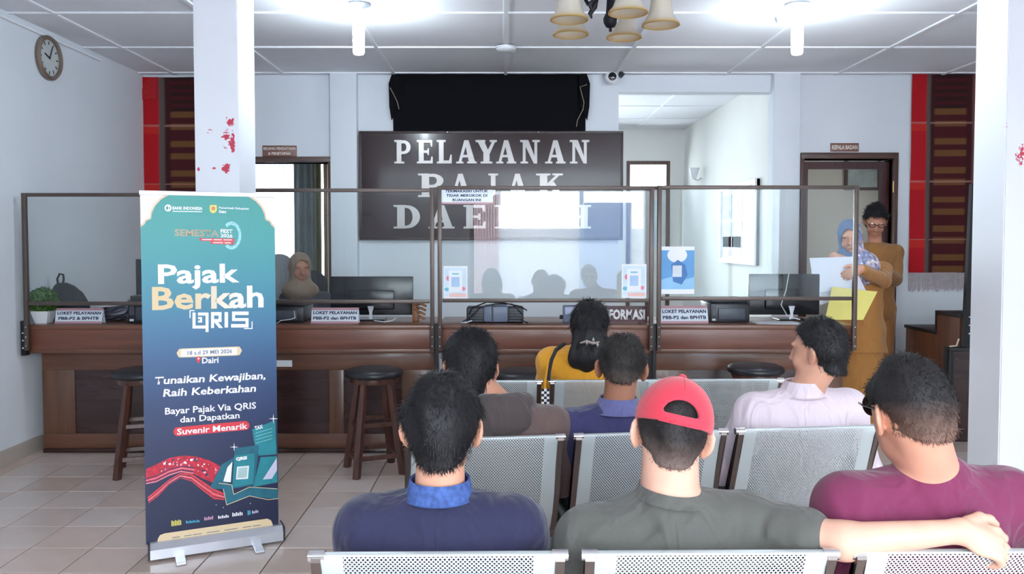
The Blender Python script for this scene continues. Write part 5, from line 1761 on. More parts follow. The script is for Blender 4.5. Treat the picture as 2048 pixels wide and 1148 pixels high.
def seated(name_label, cx, by, zsh, head, R, skin, hairm, shirt, trousers, h=.0075, sh_w=.19, lean=0.0, arms=None, hands=True, collar=None,
           sleeve=1.0, hair=None, group='people waiting on the benches', face=False, wr=.004, chest=(.175, .115), yaw=0.0, neck_r=.055, slope=.0, wfreq=26, fold_lines=None, dz=(0, 0), hsc=1.0, neck_up=-.070):
    """one seated person: body, hair, shirt, trousers, shoes; arms: per side (elbow, wrist, hand dir, back normal)"""
    cyw, syw = math.cos(math.radians(yaw)), math.sin(math.radians(yaw))
    def L(x, y, z):
        """seat frame: x right, y forward from the top edge of the backrest"""
        yy = y - .17
        return np.array((cx + x * cyw - yy * syw, by + .17 + x * syw + yy * cyw, z))
    hip = L(0, .27, .50)
    org = (float(hip[0]), float(hip[1]), 0.0)
    ch = L(lean * .6, .175, zsh - .17)
    Ls, Rs = L(-sh_w + lean, .17, zsh - .088 - slope + dz[0]), L(sh_w + lean, .17, zsh - .088 - slope + dz[1])
    nb = L(lean, .165, zsh)
    if arms is None:
        arms = [(L(-sh_w - .05, .24, zsh - .30), L(-.13, .46, .60), (0.3, 1, -.15), (0, .1, 1)), (L(sh_w + .05, .24, zsh - .30), L(.13, .46, .60), (-.3, 1, -.15), (0, .1, 1))]
    hc = np.array(head)
    lo = np.minimum.reduce([L(-.36, -.1, 0), L(.36, .95, 0), hc - .2] + [np.array(a[1]) - .16 for a in arms])
    hi = np.maximum.reduce([L(-.36, -.1, 0), L(.36, .95, 0), hc + .17] + [np.array(a[1]) + .16 for a in arms])
    lo = np.minimum(lo, np.minimum(L(-.36, .95, 0), L(.36, -.1, 0)))
    hi = np.maximum(hi, np.maximum(L(-.36, .95, 0), L(.36, -.1, 0)))
    lo[2] = -.005
    def torso(v, o=0.0):
        v.ell(L(0, .265, .50), (.165 + o, .13 + o, .10 + o), None, .04)
        v.ell(L(0, .235, .60), (.155 + o, .115 + o, .14 + o), None, .05)
        v.ell(ch, (chest[0] + o, chest[1] + o, .17 + o), None, .05)
        v.cone(Ls, Rs, .062 + o, .062 + o, .05)
        v.cone(L(lean, .155, zsh - .062), Ls + np.array((.02, 0, .012)), .050 + o, .050 + o, .04)
        v.cone(L(lean, .155, zsh - .062), Rs + np.array((-.02, 0, .012)), .050 + o, .050 + o, .04)
    def arm(v, s, o=0.0, t=2.0):
        sh = (Ls, Rs)[s]
        el, wr_ = np.array(arms[s][0]), np.array(arms[s][1])
        if t >= 1:
            v.cone(sh, el, .058 + o, .043 + o, .03)
            f = min(1, t - 1)
            if f > 0:
                v.cone(el, el + (wr_ - el) * f, .043 + o, (.043 - .015 * f) + o, .02)
        else:
            v.cone(sh, sh + (el - sh) * t, .058 + o, .050 + o, .03)
    def legs(v, o=0.0, low=.06):
        for s in (-1, 1):
            hp, kn, an = L(s * .085, .30, .50), L(s * .12, .70, .49), L(s * .12, .70, low)
            v.cone(hp, kn, .085 + o, .060 + o, .04)
            v.cone(kn, an, .058 + o, .040 + o, .03)
    # body
    v = Vol(lo, hi, h)
    torso(v, -.006)
    arm(v, 0, -.004); arm(v, 1, -.004)
    legs(v, -.006)
    for s in (-1, 1):
        v.cone(L(s * .12, .70, .06), L(s * .13, .86, .035), .036, .028, .02)
    v.cone(nb + np.array((0, 0, -.02)), hc + R @ np.array((0, -.024, -.05)), neck_r + .004, neck_r - .002, .035)
    P = add_head(v, hc, R, face, sc=hsc)
    if hands:
        for s in (0, 1):
            add_hand(v, arms[s][1], arms[s][2], arms[s][3], arms[s][4] if len(arms[s]) > 4 else (1 if s == 0 else -1), arms[s][5] if len(arms[s]) > 5 else .35)
    V, F = v.mesh('person')
    body = vol_obj('person', V, F, SKIN[skin], None, org)
    body.location = org
    tag(body, name_label, 'person', group)
    # hair
    hk = dict(thick=.012, low=-.105, nap=.004, seed=hash(name_label) % 1000)
    hk['seed'] = sum(map(ord, name_label)) % 1000
    if hair:
        hk.update(hair)
    fade = hk.pop('fade', None)
    HV, HF = hair_mesh(hc, R, hsc, **hk)
    ho = vol_obj2('hair', HV, HF, HAIR[hairm] if not fade else attr_mat('hair_clipped', rough=.65, bscale=420, amp=(.45, 1.5)), body, org)
    if fade:
        # clipped short at the nape: the scalp shows through the stubble
        c_top, c_low, z_hi, z_lo = np.array(srgb(*fade[0])), np.array(srgb(*fade[1])), fade[2], fade[3]
        def fcol(P):
            lz = (P + np.array(org) - hc) @ R[:, 2]
            t = np.clip((lz - z_lo) / (z_hi - z_lo), 0, 1)[:, None]
            return c_low + (c_top - c_low) * t
        paint(ho.data, fcol)
    # shirt
    v = Vol(np.minimum(lo, lo), hi, h)
    torso(v, .010)
    arm(v, 0, .013, sleeve if np.isscalar(sleeve) else sleeve[0])
    arm(v, 1, .013, sleeve if np.isscalar(sleeve) else sleeve[1])
    nax = (hc - nb) / np.linalg.norm(hc - nb)
    v.cone(nb + np.array((0, 0, -.105)), nb + nax * neck_up, neck_r + .040, neck_r + .012, .03)
    v.cut(lambda X, Y, Z: (.47 - Z) + 0 * X + 0 * Y)
    v.wrinkle(wr, 7 + hk['seed'], wfreq)
    if fold_lines:
        v.folds(fold_lines, .010, .012)
    V, F = v.mesh('shirt')
    sh_o = vol_obj('shirt', V, F, shirt, body, org)
    if collar:
        collar(body, org, nb, hc, R, L)
    # trousers and shoes
    v = Vol((lo[0], lo[1], 0), (hi[0], hi[1], .66), .010)
    v.ell(L(0, .265, .50), (.172, .137, .10), None, .04)
    legs(v, .010, .07)
    v.wrinkle(.003, 3, 30)
    V, F = v.mesh('trousers')
    vol_obj('trousers', V, F, trousers, body, org)
    for s in (-1, 1):
        a, b = L(s * .12, .69, .035), L(s * .135, .87, .03)
        v = Vol(np.minimum(a, b) - .07, np.maximum(a, b) + .07, .008)
        v.cone(a, b, .040, .034, .02)
        v.cut(lambda X, Y, Z: (.0 - Z) + 0 * X + 0 * Y)
        V, F = v.mesh('shoe')
        vol_obj('shoe', V, F, pmat('shoe_leather', srgb(44, 36, 34), .5), body, org)
    return body, P, org

def ring_collar(mat, r0, r1, zlo, zhi, tilt=0.0, thick=.005, open_front=.0, flare=0.0, dx=0.0, dy=0.0):
    """stand-up collar band round the neck"""
    def f(body, org, nb, hc, R, L):
        mb = MB()
        n = 40
        ax = (hc - nb) / np.linalg.norm(hc - nb)
        pr = [(r0 + flare, zlo), (r0, zlo + .004), (r1, zhi - .004), (r1 - thick * .3, zhi), (r1 - thick, zhi - .003), (r0 - thick, zlo)]
        vs, fs = [], []
        for k in range(n):
            a = 2 * PI * k / n
            for (r, z) in pr:
                q = nb + np.array((dx, dy, 0)) + np.array((math.cos(a) * r, math.sin(a) * r * 1.08, 0)) + np.array((ax[0] * z * .6, ax[1] * z * .6, z + tilt * math.cos(a) * r - .02 * max(0, math.sin(a)) * (1 if open_front else 0)))
                vs.append(q - np.array(org))
        m = len(pr)
        fs = [(k * m + j, ((k + 1) % n) * m + j, ((k + 1) % n) * m + (j + 1) % m, k * m + (j + 1) % m) for k in range(n) for j in range(m)]
        mb.add(vs, fs)
        mb.build('collar', mat, body, smooth=50)
    return f

DENIM = pmat('trouser_dark', srgb(50, 54, 66), .85, var=.15, scale=40)
KHAKI = pmat('trouser_grey', srgb(110, 106, 100), .85, var=.15, scale=40)

def hw(px, py_top, Y, top=.115):
    p = at(px, py_top, Y)
    return (p.x, Y, p.z - top)
def fabric(name, col, var=.06, rough=.85, bump=.25, sheen=.2, crease=.55):
    m = pmat(name, srgb(*col), rough, var=var, scale=5, bump=bump, bscale=420, sheen=sheen)
    N, L = m.node_tree.nodes, m.node_tree.links
    B = N['Principled BSDF']
    tc = N.new('ShaderNodeTexCoord')
    mp = N.new('ShaderNodeMapping'); mp.inputs['Scale'].default_value = (1.0, 1.0, .55); mp.inputs['Rotation'].default_value = (0, .5, 0)
    L.new(tc.outputs['Object'], mp.inputs['Vector'])
    nz = N.new('ShaderNodeTexNoise'); nz.inputs['Scale'].default_value = 9; nz.inputs['Detail'].default_value = 2; nz.inputs['Distortion'].default_value = 1.2
    L.new(mp.outputs['Vector'], nz.inputs['Vector'])
    b2 = N.new('ShaderNodeBump'); b2.inputs['Strength'].default_value = crease; b2.inputs['Distance'].default_value = .05
    L.new(nz.outputs['Fac'], b2.inputs['Height'])
    old = B.inputs['Normal'].links[0].from_node
    L.new(b2.outputs['Normal'], old.inputs['Normal'])
    return m

BX1 = lambda k: (0.432 + (k - 1) * .57 * math.cos(math.radians(.8)), 1.706 + (k - 1) * .57 * math.sin(math.radians(.8)))
BX2 = lambda k: (0.50 + (k - 1) * .57 * math.cos(math.radians(7.5)), 2.78 + (k - 1) * .57 * math.sin(math.radians(7.5)))
BX3 = lambda k: (0.477 + (k - 1) * .57 * math.cos(math.radians(2)), 3.83 + (k - 1) * .57 * math.sin(math.radians(2)))

# --- nearest bench: navy shirt
navy = fabric('navy_cotton', (34, 35, 68))
navyc = pmat('blue_batik_collar', srgb(62, 88, 148), .8, var=.3, scale=70, detail=1)
x, y = BX1(0)
hx = at(884, 742, 1.88)
seated('man in navy shirt with blue batik collar on the nearest bench, left of red cap', hx.x - .005, y, .872, hw(884, 744, 1.88), rot(-2, 8, 0), 'rose', 'black', navy, DENIM, h=.0065, sh_w=.170,
       collar=ring_collar(navyc, .077, .070, -.006, .036, thick=.006, flare=.006), sleeve=1.95, hair=dict(thick=.015, low=-.098, strands=5200, slen=(.012, .026), swid=.0008), wr=.0035)
# --- nearest bench: red cap, arm stretched along the backrests
tee = fabric('olive_grey_tee', (88, 88, 84), var=.05)
x, y = BX1(1)
Ya = 1.76
elb, wri = at(1690, 1082, Ya - .02), at(1922, 1062, Ya - .05)
hcap = hw(1345, 752, 1.90, .122)
Rcap = rot(-5, 6, 8)
lsh = (at(1150, 1040, 1.86), at(1140, 1140, 1.9))
hcx = at(1338, 900, 1.88).x
arms = [(np.array((hcx - .25, y + .26, .58)), np.array((hcx - .12, y + .48, .58)), (.3, 1, -.2), (0, .1, 1)),
        (np.array(elb), np.array(wri), (.93, -.08, -.34), (.25, -.75, .55), -1, .62)]
fl = []
for a, b in (((1500, 1010), (1470, 1100)), ((1530, 1015), (1510, 1105)), ((1562, 1030), (1545, 1110)), ((1440, 1000), (1420, 1080)), ((1400, 1000), (1330, 1100)), ((1350, 1030), (1240, 1100)), ((1395, 985), (1398, 1040)), ((1585, 1040), (1580, 1105))):
    fl.append((at(a[0], a[1], 1.80), at(b[0], b[1], 1.78)))
def tee_collar(body, org, nb, hc, R, L):
    ring_collar(tee, .078, .071, -.012, .014, thick=.006, flare=.004, tilt=-.12)(body, org, nb, hc, R, L)
man, Pc, org = seated('man in red cap and olive tee stretching his arm along the nearest bench', hcx, y, .870, hcap, Rcap, 'light', 'grey', tee, DENIM, h=.0052, sh_w=.185, arms=arms,
       collar=tee_collar, sleeve=(1.0, .60), hair=dict(fade=((40, 37, 38), (116, 98, 92), -.01, -.085), thick=.004, low=-.080, strands=4200, slen=(.005, .012), stand=.1, swid=.0007, top_cut=.075), dz=(-.015, .015), neck_r=.065, fold_lines=fl, wr=.003, slope=.008)
# the cap: crown panels, rear opening with strap, peak in front
RED = pmat('cap_red', srgb(214, 52, 74), .8, var=.04, scale=10, bump=.2, bscale=500, sheen=.3)
hc = np.array(hcap)
Rk = Rcap @ np.array(Matrix.Rotation(math.radians(-4), 3, 'X') @ Matrix.Rotation(math.radians(4), 3, 'Y'))
v = Vol(hc - .16, hc + .2, .0045)
v.ell(hc + Rk @ np.array((0, -.006, .016)), (.0900, .1100, .105), Rk, .02)
X, Y_, Z = v.grid()
dx, dy, dz_ = X - hc[0], Y_ - hc[1], Z - hc[2]
lx = Rk[0, 0] * dx + Rk[1, 0] * dy + Rk[2, 0] * dz_
ly = Rk[0, 1] * dx + Rk[1, 1] * dy + Rk[2, 1] * dz_
lz = Rk[0, 2] * dx + Rk[1, 2] * dy + Rk[2, 2] * dz_
v.D = np.maximum(v.D, (.002 - .12 * (ly + .1) - lz + .012).astype(np.float32))
opening = np.maximum(np.sqrt((lx / .040) ** 2 + ((lz - .033) / .034) ** 2) - 1, np.maximum((.034 - lz) / .034, (ly + .02) / .034)) * .034
v.D = np.maximum(v.D, -opening.astype(np.float32))
V, F = v.mesh('cap')
cap_o = vol_obj('cap', V, F, RED, man, org)
Mk = Matrix.Translation(Vector(hc) - Vector(org)) @ Matrix(Rk.tolist()).to_4x4()
obj('cap_button', RED, lambda m: m.lathe([(.009, 0), (.008, .005), (.001, .007)], 12, Mk @ Matrix.Translation((0, -.006, .1205))), cap_o, smooth=50)
obj('cap_peak', RED, lambda m: m.grid(lambda u, v_: Mk @ Vector((.066 * math.sin((u - .5) * PI * 1.0), .078 + .085 * v_ * math.cos((u - .5) * PI), .0 - .018 * (abs(u - .5) * 2) ** 2 - .012 * v_)), 20, 6), cap_o, smooth=60)
obj('cap_strap', RED, lambda m: m.grid(lambda u, v_: Mk @ Vector(((u - .5) * .092, -.112 + .010 * ((u - .5) * 2) ** 2 * 1.2, .012 + .020 * v_)), 14, 2), cap_o, smooth=60)
for k in range(6):
    a0 = k * PI / 3 + PI / 6
    obj('seam', pmat('cap_seam', srgb(186, 40, 60), .8), lambda m: m.tube([Mk @ Vector((.0895 * math.cos(a0) * math.cos(t), -.006 + .1095 * math.sin(a0) * math.cos(t), .016 + .105 * math.sin(t))) for t in [q * PI / 2 / 10 for q in range(5 if (math.sin(a0) < -.9) else 1, 11)]], .0008, 5), cap_o)

# --- nearest bench: maroon tee with sunglasses
maroon = fabric('maroon_tee', (120, 40, 80), var=.06)
x, y = BX1(2)
hm = hw(1820, 714, 1.86)
mx = at(1885, 950, 1.86).x
Rm = rot(6, 10, -3)
def maroon_collar(body, org, nb, hc, R, L):
    ring_collar(maroon, .090, .076, -.006, .028, thick=.006, flare=.004)(body, org, nb, hc, R, L)
man, Pm, org = seated('man in maroon tee with dark glasses at the right of the nearest bench', mx, y, .925, hm, Rm, 'rose', 'soft', maroon, DENIM, h=.006, sh_w=.195, yaw=6,
       collar=None, lean=-.02, neck_up=-.030, sleeve=.8, hair=dict(fade=((40, 38, 40), (128, 98, 86), .02, -.075), thick=.009, low=-.072, strands=5200, slen=(.006, .016), stand=.5, vol_top=.012, swid=.0008), wr=.003, neck_r=.062)
GLS = pmat('sunglass_lens', srgb(34, 32, 34), .1, coat=.5)
Mm = Matrix.Translation(Vector(hm) - Vector(org)) @ Matrix(Rm.tolist()).to_4x4()
gl = obj('glasses', GLS, lambda m: m.tube([Mm @ Vector(q) for q in ((-.012, .104, .012), (0, .108, .014), (.012, .104, .012))], .003, 6), man)
for s in (-1, 1):
    obj('lens', GLS, lambda m: m.lathe([(.026, 0), (.024, .003), (.001, .004)], 18, Mm @ Matrix.Translation((s * .034, .100, .006)) @ Matrix.Rotation(-PI / 2 + .0, 4, 'X') @ Matrix.Rotation(s * .25, 4, 'Y')), gl, smooth=50)
    obj('temple', GLS, lambda m: m.tube([Mm @ Vector(q) for q in ((s * .062, .102, .012), (s * .078, .06, .010), (s * .085, .0, .004), (s * .084, -.02, -.012))], .0028, 6), gl)

# --- middle bench: brown hooded jacket
brown = fabric('brown_jacket', (104, 84, 82))
hood = fabric('jacket_hood', (72, 62, 62))
x, y = BX2(0)
hb = hw(940, 664, 2.92)
def hood_collar(body, org, nb, hc, R, L):
    v = Vol(nb - .2, nb + .2, .007)
    n = 14
    pts = [nb + np.array((.082 * math.cos(a), .085 * math.sin(a) - .01, .012 - .018 * math.sin(a))) for a in np.linspace(0, 2 * PI, n)]
    v.chain(pts, [.026] * n, .02)
    v.ell(nb + np.array((0, -.095, -.03)), (.10, .045, .06), None, .04)
    v.wrinkle(.004, 5, 50)
    V, F = v.mesh('hood')
    vol_obj('hood', V, F, hood, body, org)
seated('man in brown hooded jacket on the middle bench, behind the navy shirt', x + .06, y, .872, hb, rot(12, 10, 4), 'tan', 'black', brown, KHAKI, h=.008, sh_w=.18, collar=hood_collar, sleeve=1.95, yaw=7.5,
       hair=dict(thick=.015, low=-.105, strands=3600, slen=(.014, .03), vol_top=.01, swid=.0011), hsc=1.06)

# --- middle bench: navy polo
polo = fabric('navy_polo', (50, 50, 94))
poloc = fabric('polo_collar', (98, 100, 150))
x, y = BX2(1)
hp_ = hw(1244, 664, 2.95)
seated('man in navy polo shirt with greying hair on the middle bench', at(1236, 850, 2.93).x, y, .858, hp_, rot(-8, 6, 3), 'brown', 'soft', polo, DENIM, h=.008, sh_w=.185, collar=ring_collar(poloc, .088, .068, -.02, .030, thick=.006, flare=.014), sleeve=.95, yaw=7.5,
       hair=dict(fade=((42, 38, 38), (92, 78, 72), -.01, -.07), thick=.010, low=-.064, strands=3200, slen=(.008, .018), swid=.0011))

# --- middle bench: pale shirt, face turned left
pale = fabric('pale_lilac_shirt', (222, 206, 216), var=.04)
x, y = BX2(2)
hs_ = hw(1638, 637, 3.0, .109)
sx_ = at(1610, 850, 2.98).x
yl = y
armsP = [(np.array((sx_ - .29, yl + .18, .60)), np.array((sx_ - .20, yl + .42, .56)), (.2, 1, -.2), (0, .1, 1)), (np.array((sx_ + .27, yl + .22, .58)), np.array((sx_ + .12, yl + .46, .58)), (-.3, 1, -.15), (0, .1, 1))]
seated('man in pale lilac shirt looking left at the right of the middle bench', sx_, y, .90, hs_, rot(44, 4, 0), 'rose', 'black', pale, KHAKI, h=.0075, sh_w=.19, collar=ring_collar(pale, .080, .068, -.02, .034, thick=.006, flare=.012), sleeve=1.9, face=True, yaw=12, arms=armsP, hsc=.94,
       hair=dict(thick=.013, low=-.10, strands=3600, slen=(.008, .018), vol_top=.012, swid=.0011, front=((-.12, -.05), (-.06, -.02), (-.02, -.004), (.02, .012), (.05, .038), (.075, .066), (.10, .10))), wr=.0045)

# --- front bench: woman in yellow with shoulder bag
yellow = fabric('mustard_blouse', (226, 158, 36), var=.05)
x, y = BX3(1)
hy_ = hw(1180, 597, 3.98, .125)
wm, Pw, org = seated('woman in mustard blouse with black hair clipped low on the front bench', at(1172, 720, 3.98).x, y, .935, hy_, rot(-14, 8, 0), 'tan', 'black', yellow, DENIM, h=.009, sh_w=.165, sleeve=1.9, yaw=-8,
       hair=dict(thick=.020, low=-.16, nap=.03, strands=3200, slen=(.02, .05), stand=.1, swid=.0013, front=((-.12, .0), (-.06, .01), (-.02, .02), (.02, .035), (.05, .078), (.075, .14))), wr=.005, chest=(.155, .11))
hv = Vol(np.array(hy_) - .24, np.array(hy_) + .16, .006)
hcw = np.array(hy_)
hv.ell(hcw + np.array((-.005, -.075, -.07)), (.085, .055, .09), None, .04)
hv.ell(hcw + np.array((-.03, -.085, -.15)), (.085, .05, .065), None, .05)
hv.wrinkle(.006, 8, 90, (1, 1, .15))
V, F = hv.mesh('hair_tail')
vol_obj('hair_tail', V, F, HAIR['black'], wm, org)
o = np.array(org)
CLIPM = pmat('clip_silver', srgb(190, 180, 176), .3, .7)
clip = obj('hair_clip', CLIPM, lambda m: m.tube([hcw - o + np.array(q) for q in ((-.06, -.14, -.075), (-.03, -.15, -.065), (.0, -.152, -.075), (.03, -.146, -.068))], [.004, .008, .008, .004], 8), wm)
for q in ((-.03, .0), (0, .012), (.02, -.01)):
    obj('clip_leaf', CLIPM, lambda m: m.lathe([(.001, -.012), (.008, 0), (.001, .014)], 8, Matrix.Translation(Vector(hcw - o) + Vector((q[0], -.152, -.072 + q[1])))), clip)
# bag strap over her left shoulder and down behind the bench
SB = thing('shoulder_bag', 'yellow and black bag strap hanging over the front bench joint', 'bag strap', (at(1090, 800, 3.8).x, 3.79, 0.0))
bo = Vector(SB.location)
YEL = MATS['mustard_blouse']
obj('strap', YEL, lambda m: m.prism([(-.012, .60), (-.004, .60), (.004, .80), (.018, .90), (.012, .902), (-.006, .80)], 'y', -.022, -.014), SB)
BW = pmat('black_strap', srgb(34, 34, 38), .7)
def strap_pts(lst):
    return [at(a, b, c) - bo for a, b, c in lst]
obj('black_strap', BW, lambda m: m.tube(strap_pts([(1128, 688, 3.93), (1112, 700, 3.86), (1103, 720, 3.83), (1098, 745, 3.81), (1097, 760, 3.80)]), .010, 6), SB, smooth=50)
def checker(m):
    for i in range(3):
        for j in range(9):
            m.mi = (i + j) % 2
            m.box(-.018 + i * .012, -.006 + i * .012, -.025, -.021, .66 + j * .012, .672 + j * .012)
mb = MB(); checker(mb)
f = mb.build('checked_end', [BW, WHITE], SB)
f['kind'] = 'stuff'
# ------------------------------------------------------------------ officers standing at the right end of the counters
UNI = fabric('brown_uniform', (176, 122, 62), var=.06)
UNI2 = fabric('brown_uniform_shirt', (152, 104, 52), var=.06)
def hijab_pattern():
    m, N, L, B = nt('blue_floral_scarf')
    tc = N.new('ShaderNodeTexCoord')
    vo = N.new('ShaderNodeTexVoronoi'); vo.inputs['Scale'].default_value = 42
    L.new(tc.outputs['Object'], vo.inputs['Vector'])
    rp = N.new('ShaderNodeValToRGB')
    for e, (pos, c) in zip((rp.color_ramp.elements[0], rp.color_ramp.elements[1], rp.color_ramp.elements.new(.45), rp.color_ramp.elements.new(.7)),
                           ((0.0, (196, 196, 220)), (1.0, (60, 84, 140)), (.45, (112, 132, 180)), (.7, (196, 160, 172)))):
        e.position = pos; e.color = (*srgb(*c), 1)
    sp_ = N.new('ShaderNodeSeparateColor'); L.new(vo.outputs['Color'], sp_.inputs['Color'])
    L.new(sp_.outputs['Red'], rp.inputs['Fac'])
    at_ = N.new('ShaderNodeAttribute'); at_.attribute_name = 'plain'
    mx = N.new('ShaderNodeMix'); mx.data_type = 'RGBA'
    L.new(at_.outputs['Fac'], mx.inputs['Factor'])
    L.new(rp.outputs['Color'], mx.inputs['A'])
    mx.inputs['B'].default_value = (*srgb(96, 122, 160), 1)
    L.new(mx.outputs['Result'], B.inputs['Base Color'])
    B.inputs['Roughness'].default_value = .85
    return m
SCARF = hijab_pattern()

def standing(label, x, y, ztop, headpos, R, skin, top_mat, bottom_mat, arms, rz, skirt=False, h=.009, hsc=1.0):
    """standing figure facing rz (0 = away from the camera)"""
    c, s = math.cos(rz), math.sin(rz)
    def L(a, b, z):
        return np.array((x + a * c - b * s, y + a * s + b * c, z))
    hc = np.array(headpos)
    zs = hc[2] - .185
    org = (x, y, 0.0)
    arms_w = [[np.array(q) for q in a[:2]] for a in arms]
    allp = [L(-.34, -.3, 0), L(.34, .3, 0), L(.34, -.3, 0), L(-.34, .3, 0), hc - .16, hc + .16] + [q - .13 for a in arms_w for q in a] + [q + .13 for a in arms_w for q in a]
    lo, hi = np.minimum.reduce(allp), np.maximum.reduce(allp)
    lo[2] = -.005
    sh = [L(-.165, 0, zs - .085), L(.165, 0, zs - .085)]
    def torso(v, o=0.0):
        v.ell(L(0, 0, zs - .17), (.165 + o, .12 + o, .17 + o), None, .05)
        v.ell(L(0, .01, zs - .36), (.145 + o, .115 + o, .17 + o), None, .05)
        v.ell(L(0, 0, zs - .54), (.165 + o, .13 + o, .13 + o), None, .05)
        v.cone(sh[0], sh[1], .055 + o, .055 + o, .05)
    def arm(v, k, o=0.0, t=1.0):
        a, b = arms_w[k]
        v.cone(sh[k], a, .052 + o, .042 + o, .03)
        v.cone(a, a + (b - a) * t, .042 + o, .032 + o, .02)
    v = Vol(lo, hi, h)
    torso(v, -.006)
    for k in (0, 1):
        arm(v, k, -.004)
        v.cone(L((-.08, .08)[k], 0, zs - .56), L((-.085, .085)[k], 0, .46), .075, .055, .04)
        v.cone(L((-.085, .085)[k], 0, .46), L((-.085, .085)[k], 0, .07), .050, .036, .03)
        v.cone(L((-.085, .085)[k], 0, .05), L((-.09, .09)[k], .14, .03), .034, .027, .02)
        add_hand(v, arms_w[k][1], arms[k][2], arms[k][3], arms[k][4], .4)
    v.cone(L(0, -.0, zs - .03), hc + R @ np.array((0, -.024, -.05)), .054, .05, .03)
    P = add_head(v, hc, R, True, sc=hsc)
    V, F = v.mesh('person')
    body = vol_obj('person', V, F, SKIN[skin], None, org)
    body.location = org
    tag(body, label, 'person', 'officers standing at the counter end')
    v = Vol(lo, hi, h)
    torso(v, .012)
    arm(v, 0, .012, .9); arm(v, 1, .012, .9)
    if skirt:
        v.cone(L(0, 0, zs - .52), L(0, .0, .62), .17, .19, .05)
    v.cut(lambda X, Y, Z: ((.60 if skirt else zs - .66) - Z) + 0 * X + 0 * Y)
    v.wrinkle(.005, 4, 26)
    V, F = v.mesh('shirt')
    vol_obj('tunic' if skirt else 'shirt', V, F, top_mat, body, org)
    v = Vol((lo[0], lo[1], -.002), (hi[0], hi[1], zs - .45), .010)
    if skirt:
        v.cone(L(0, 0, zs - .55), L(0, 0, .08), .15, .20, .04)
        v.cut(lambda X, Y, Z: (.03 - Z) + 0 * X + 0 * Y)
        v.wrinkle(.006, 9, 34, (1, 1, .15))
    else:
        for k in (-1, 1):
            v.cone(L(k * .08, 0, zs - .56), L(k * .088, 0, .08), .095, .062, .04)
        v.wrinkle(.004, 9, 30)
    V, F = v.mesh('skirt' if skirt else 'trousers')
    vol_obj('skirt' if skirt else 'trousers', V, F, bottom_mat, body, org)
    for k in (-1, 1):
        a, b = L(k * .085, .0, .035), L(k * .092, .16, .03)
        v = Vol(np.minimum(a, b) - .07, np.maximum(a, b) + .07, .008)
        v.cone(a, b, .040, .034, .02)
        v.cut(lambda X, Y, Z: (.0 - Z) + 0 * X + 0 * Y)
        V, F = v.mesh('shoe')
        vol_obj('shoe', V, F, pmat('shoe_black', srgb(30, 28, 30), .4), body, org)
    return body, P, org, L, hc

def eyes(body, P, org, R, sc=1.0, half=.6):
    for s in (-1, 1):
        c = P(s * .030, .078, .002)
        e = Vol(c - .02, c + .02, .002)
        e.ell(c, np.array((.013, .011, .0065 * half)) * sc, R, .002)
        V, F = e.mesh('eye')
        o = vol_obj('eye', V, F, pmat('eye_dark', srgb(40, 30, 28), .2), body, org)
        b0, b1 = P(s * .014, .088, .022) - np.array(org), P(s * .046, .078, .022) - np.array(org)
        obj('eyebrow', HAIR['black'], lambda m: m.tube([Vector(b0), Vector((b0 + b1) / 2) + Vector((0, 0, .004)), Vector(b1)], [.003, .004, .002], 6), body)

# woman with blue headscarf holding papers
YW = 6.30
hd = at(1696, 470, YW)
hwpos = (hd.x, YW - .03, hd.z)
Rw = rot(180 - 22, 16, 6)
wx = at(1722, 600, YW).x
el0, wr0 = at(1768, 562, YW - .16), at(1722, 538, YW - .40)     # her left arm, on the right in the photo
el1, wr1 = at(1672, 560, YW - .08), at(1668, 512, YW - .26)
body, P, org, L, hc = standing('woman in blue floral headscarf and brown uniform holding papers behind the counter end', wx, YW, 0, hwpos, Rw, 'rose', UNI, UNI,
    [(np.array(el0), np.array(wr0), (-.85, -.05, -.35), (-.1, -.9, .3), 1), (np.array(el1), np.array(wr1), (.5, -.6, -.3), (.0, -.5, .8), -1)], PI, skirt=True, h=.008)
eyes(body, P, org, Rw)
obj('lips', pmat('lip_rose', srgb(176, 92, 92), .4), lambda m: m.tube([Vector(P(a, .099 - abs(a) * .25, -.081) - np.array(org)) for a in (-.02, -.01, 0, .01, .02)], [.002, .0045, .005, .0045, .002], 6), body)
v = Vol(hc - np.array((.30, .24, .42)), hc + .2, .007)
v.ell(P(0, -.012, .012), (.090, .110, .108), Rw, .02)
v.ell(P(0, -.01, -.08), (.088, .094, .10), Rw, .04)
v.ell(hc + np.array((.03, -.01, -.22)), (.19, .135, .11), None, .06)
v.ell(hc + np.array((.06, -.06, -.28)), (.13, .09, .11), None, .05)
X, Y_, Z = v.grid()
dx, dy, dz_ = X - hc[0], Y_ - hc[1], Z - hc[2]
lx = Rw[0, 0] * dx + Rw[1, 0] * dy + Rw[2, 0] * dz_
ly = Rw[0, 1] * dx + Rw[1, 1] * dy + Rw[2, 1] * dz_
lz = Rw[0, 2] * dx + Rw[1, 2] * dy + Rw[2, 2] * dz_
v.wrinkle(.004, 12, 45)
face = np.maximum(np.sqrt((lx / .056) ** 2 + ((lz + .022) / .088) ** 2) - 1, (.02 - ly) / .05) * .05
v.D = np.maximum(v.D, -face.astype(np.float32))
V, F = v.mesh('headscarf')
sc_o = vol_obj('headscarf', V, F, SCARF, body, org)
a = sc_o.data.attributes.new('plain', 'FLOAT', 'POINT')
a.data.foreach_set('value', [float(max(0, min(1, .5 - (p[0] - hc[0] - .02) * 18 + (p[2] - hc[2] + .08) * 4))) for p in V])

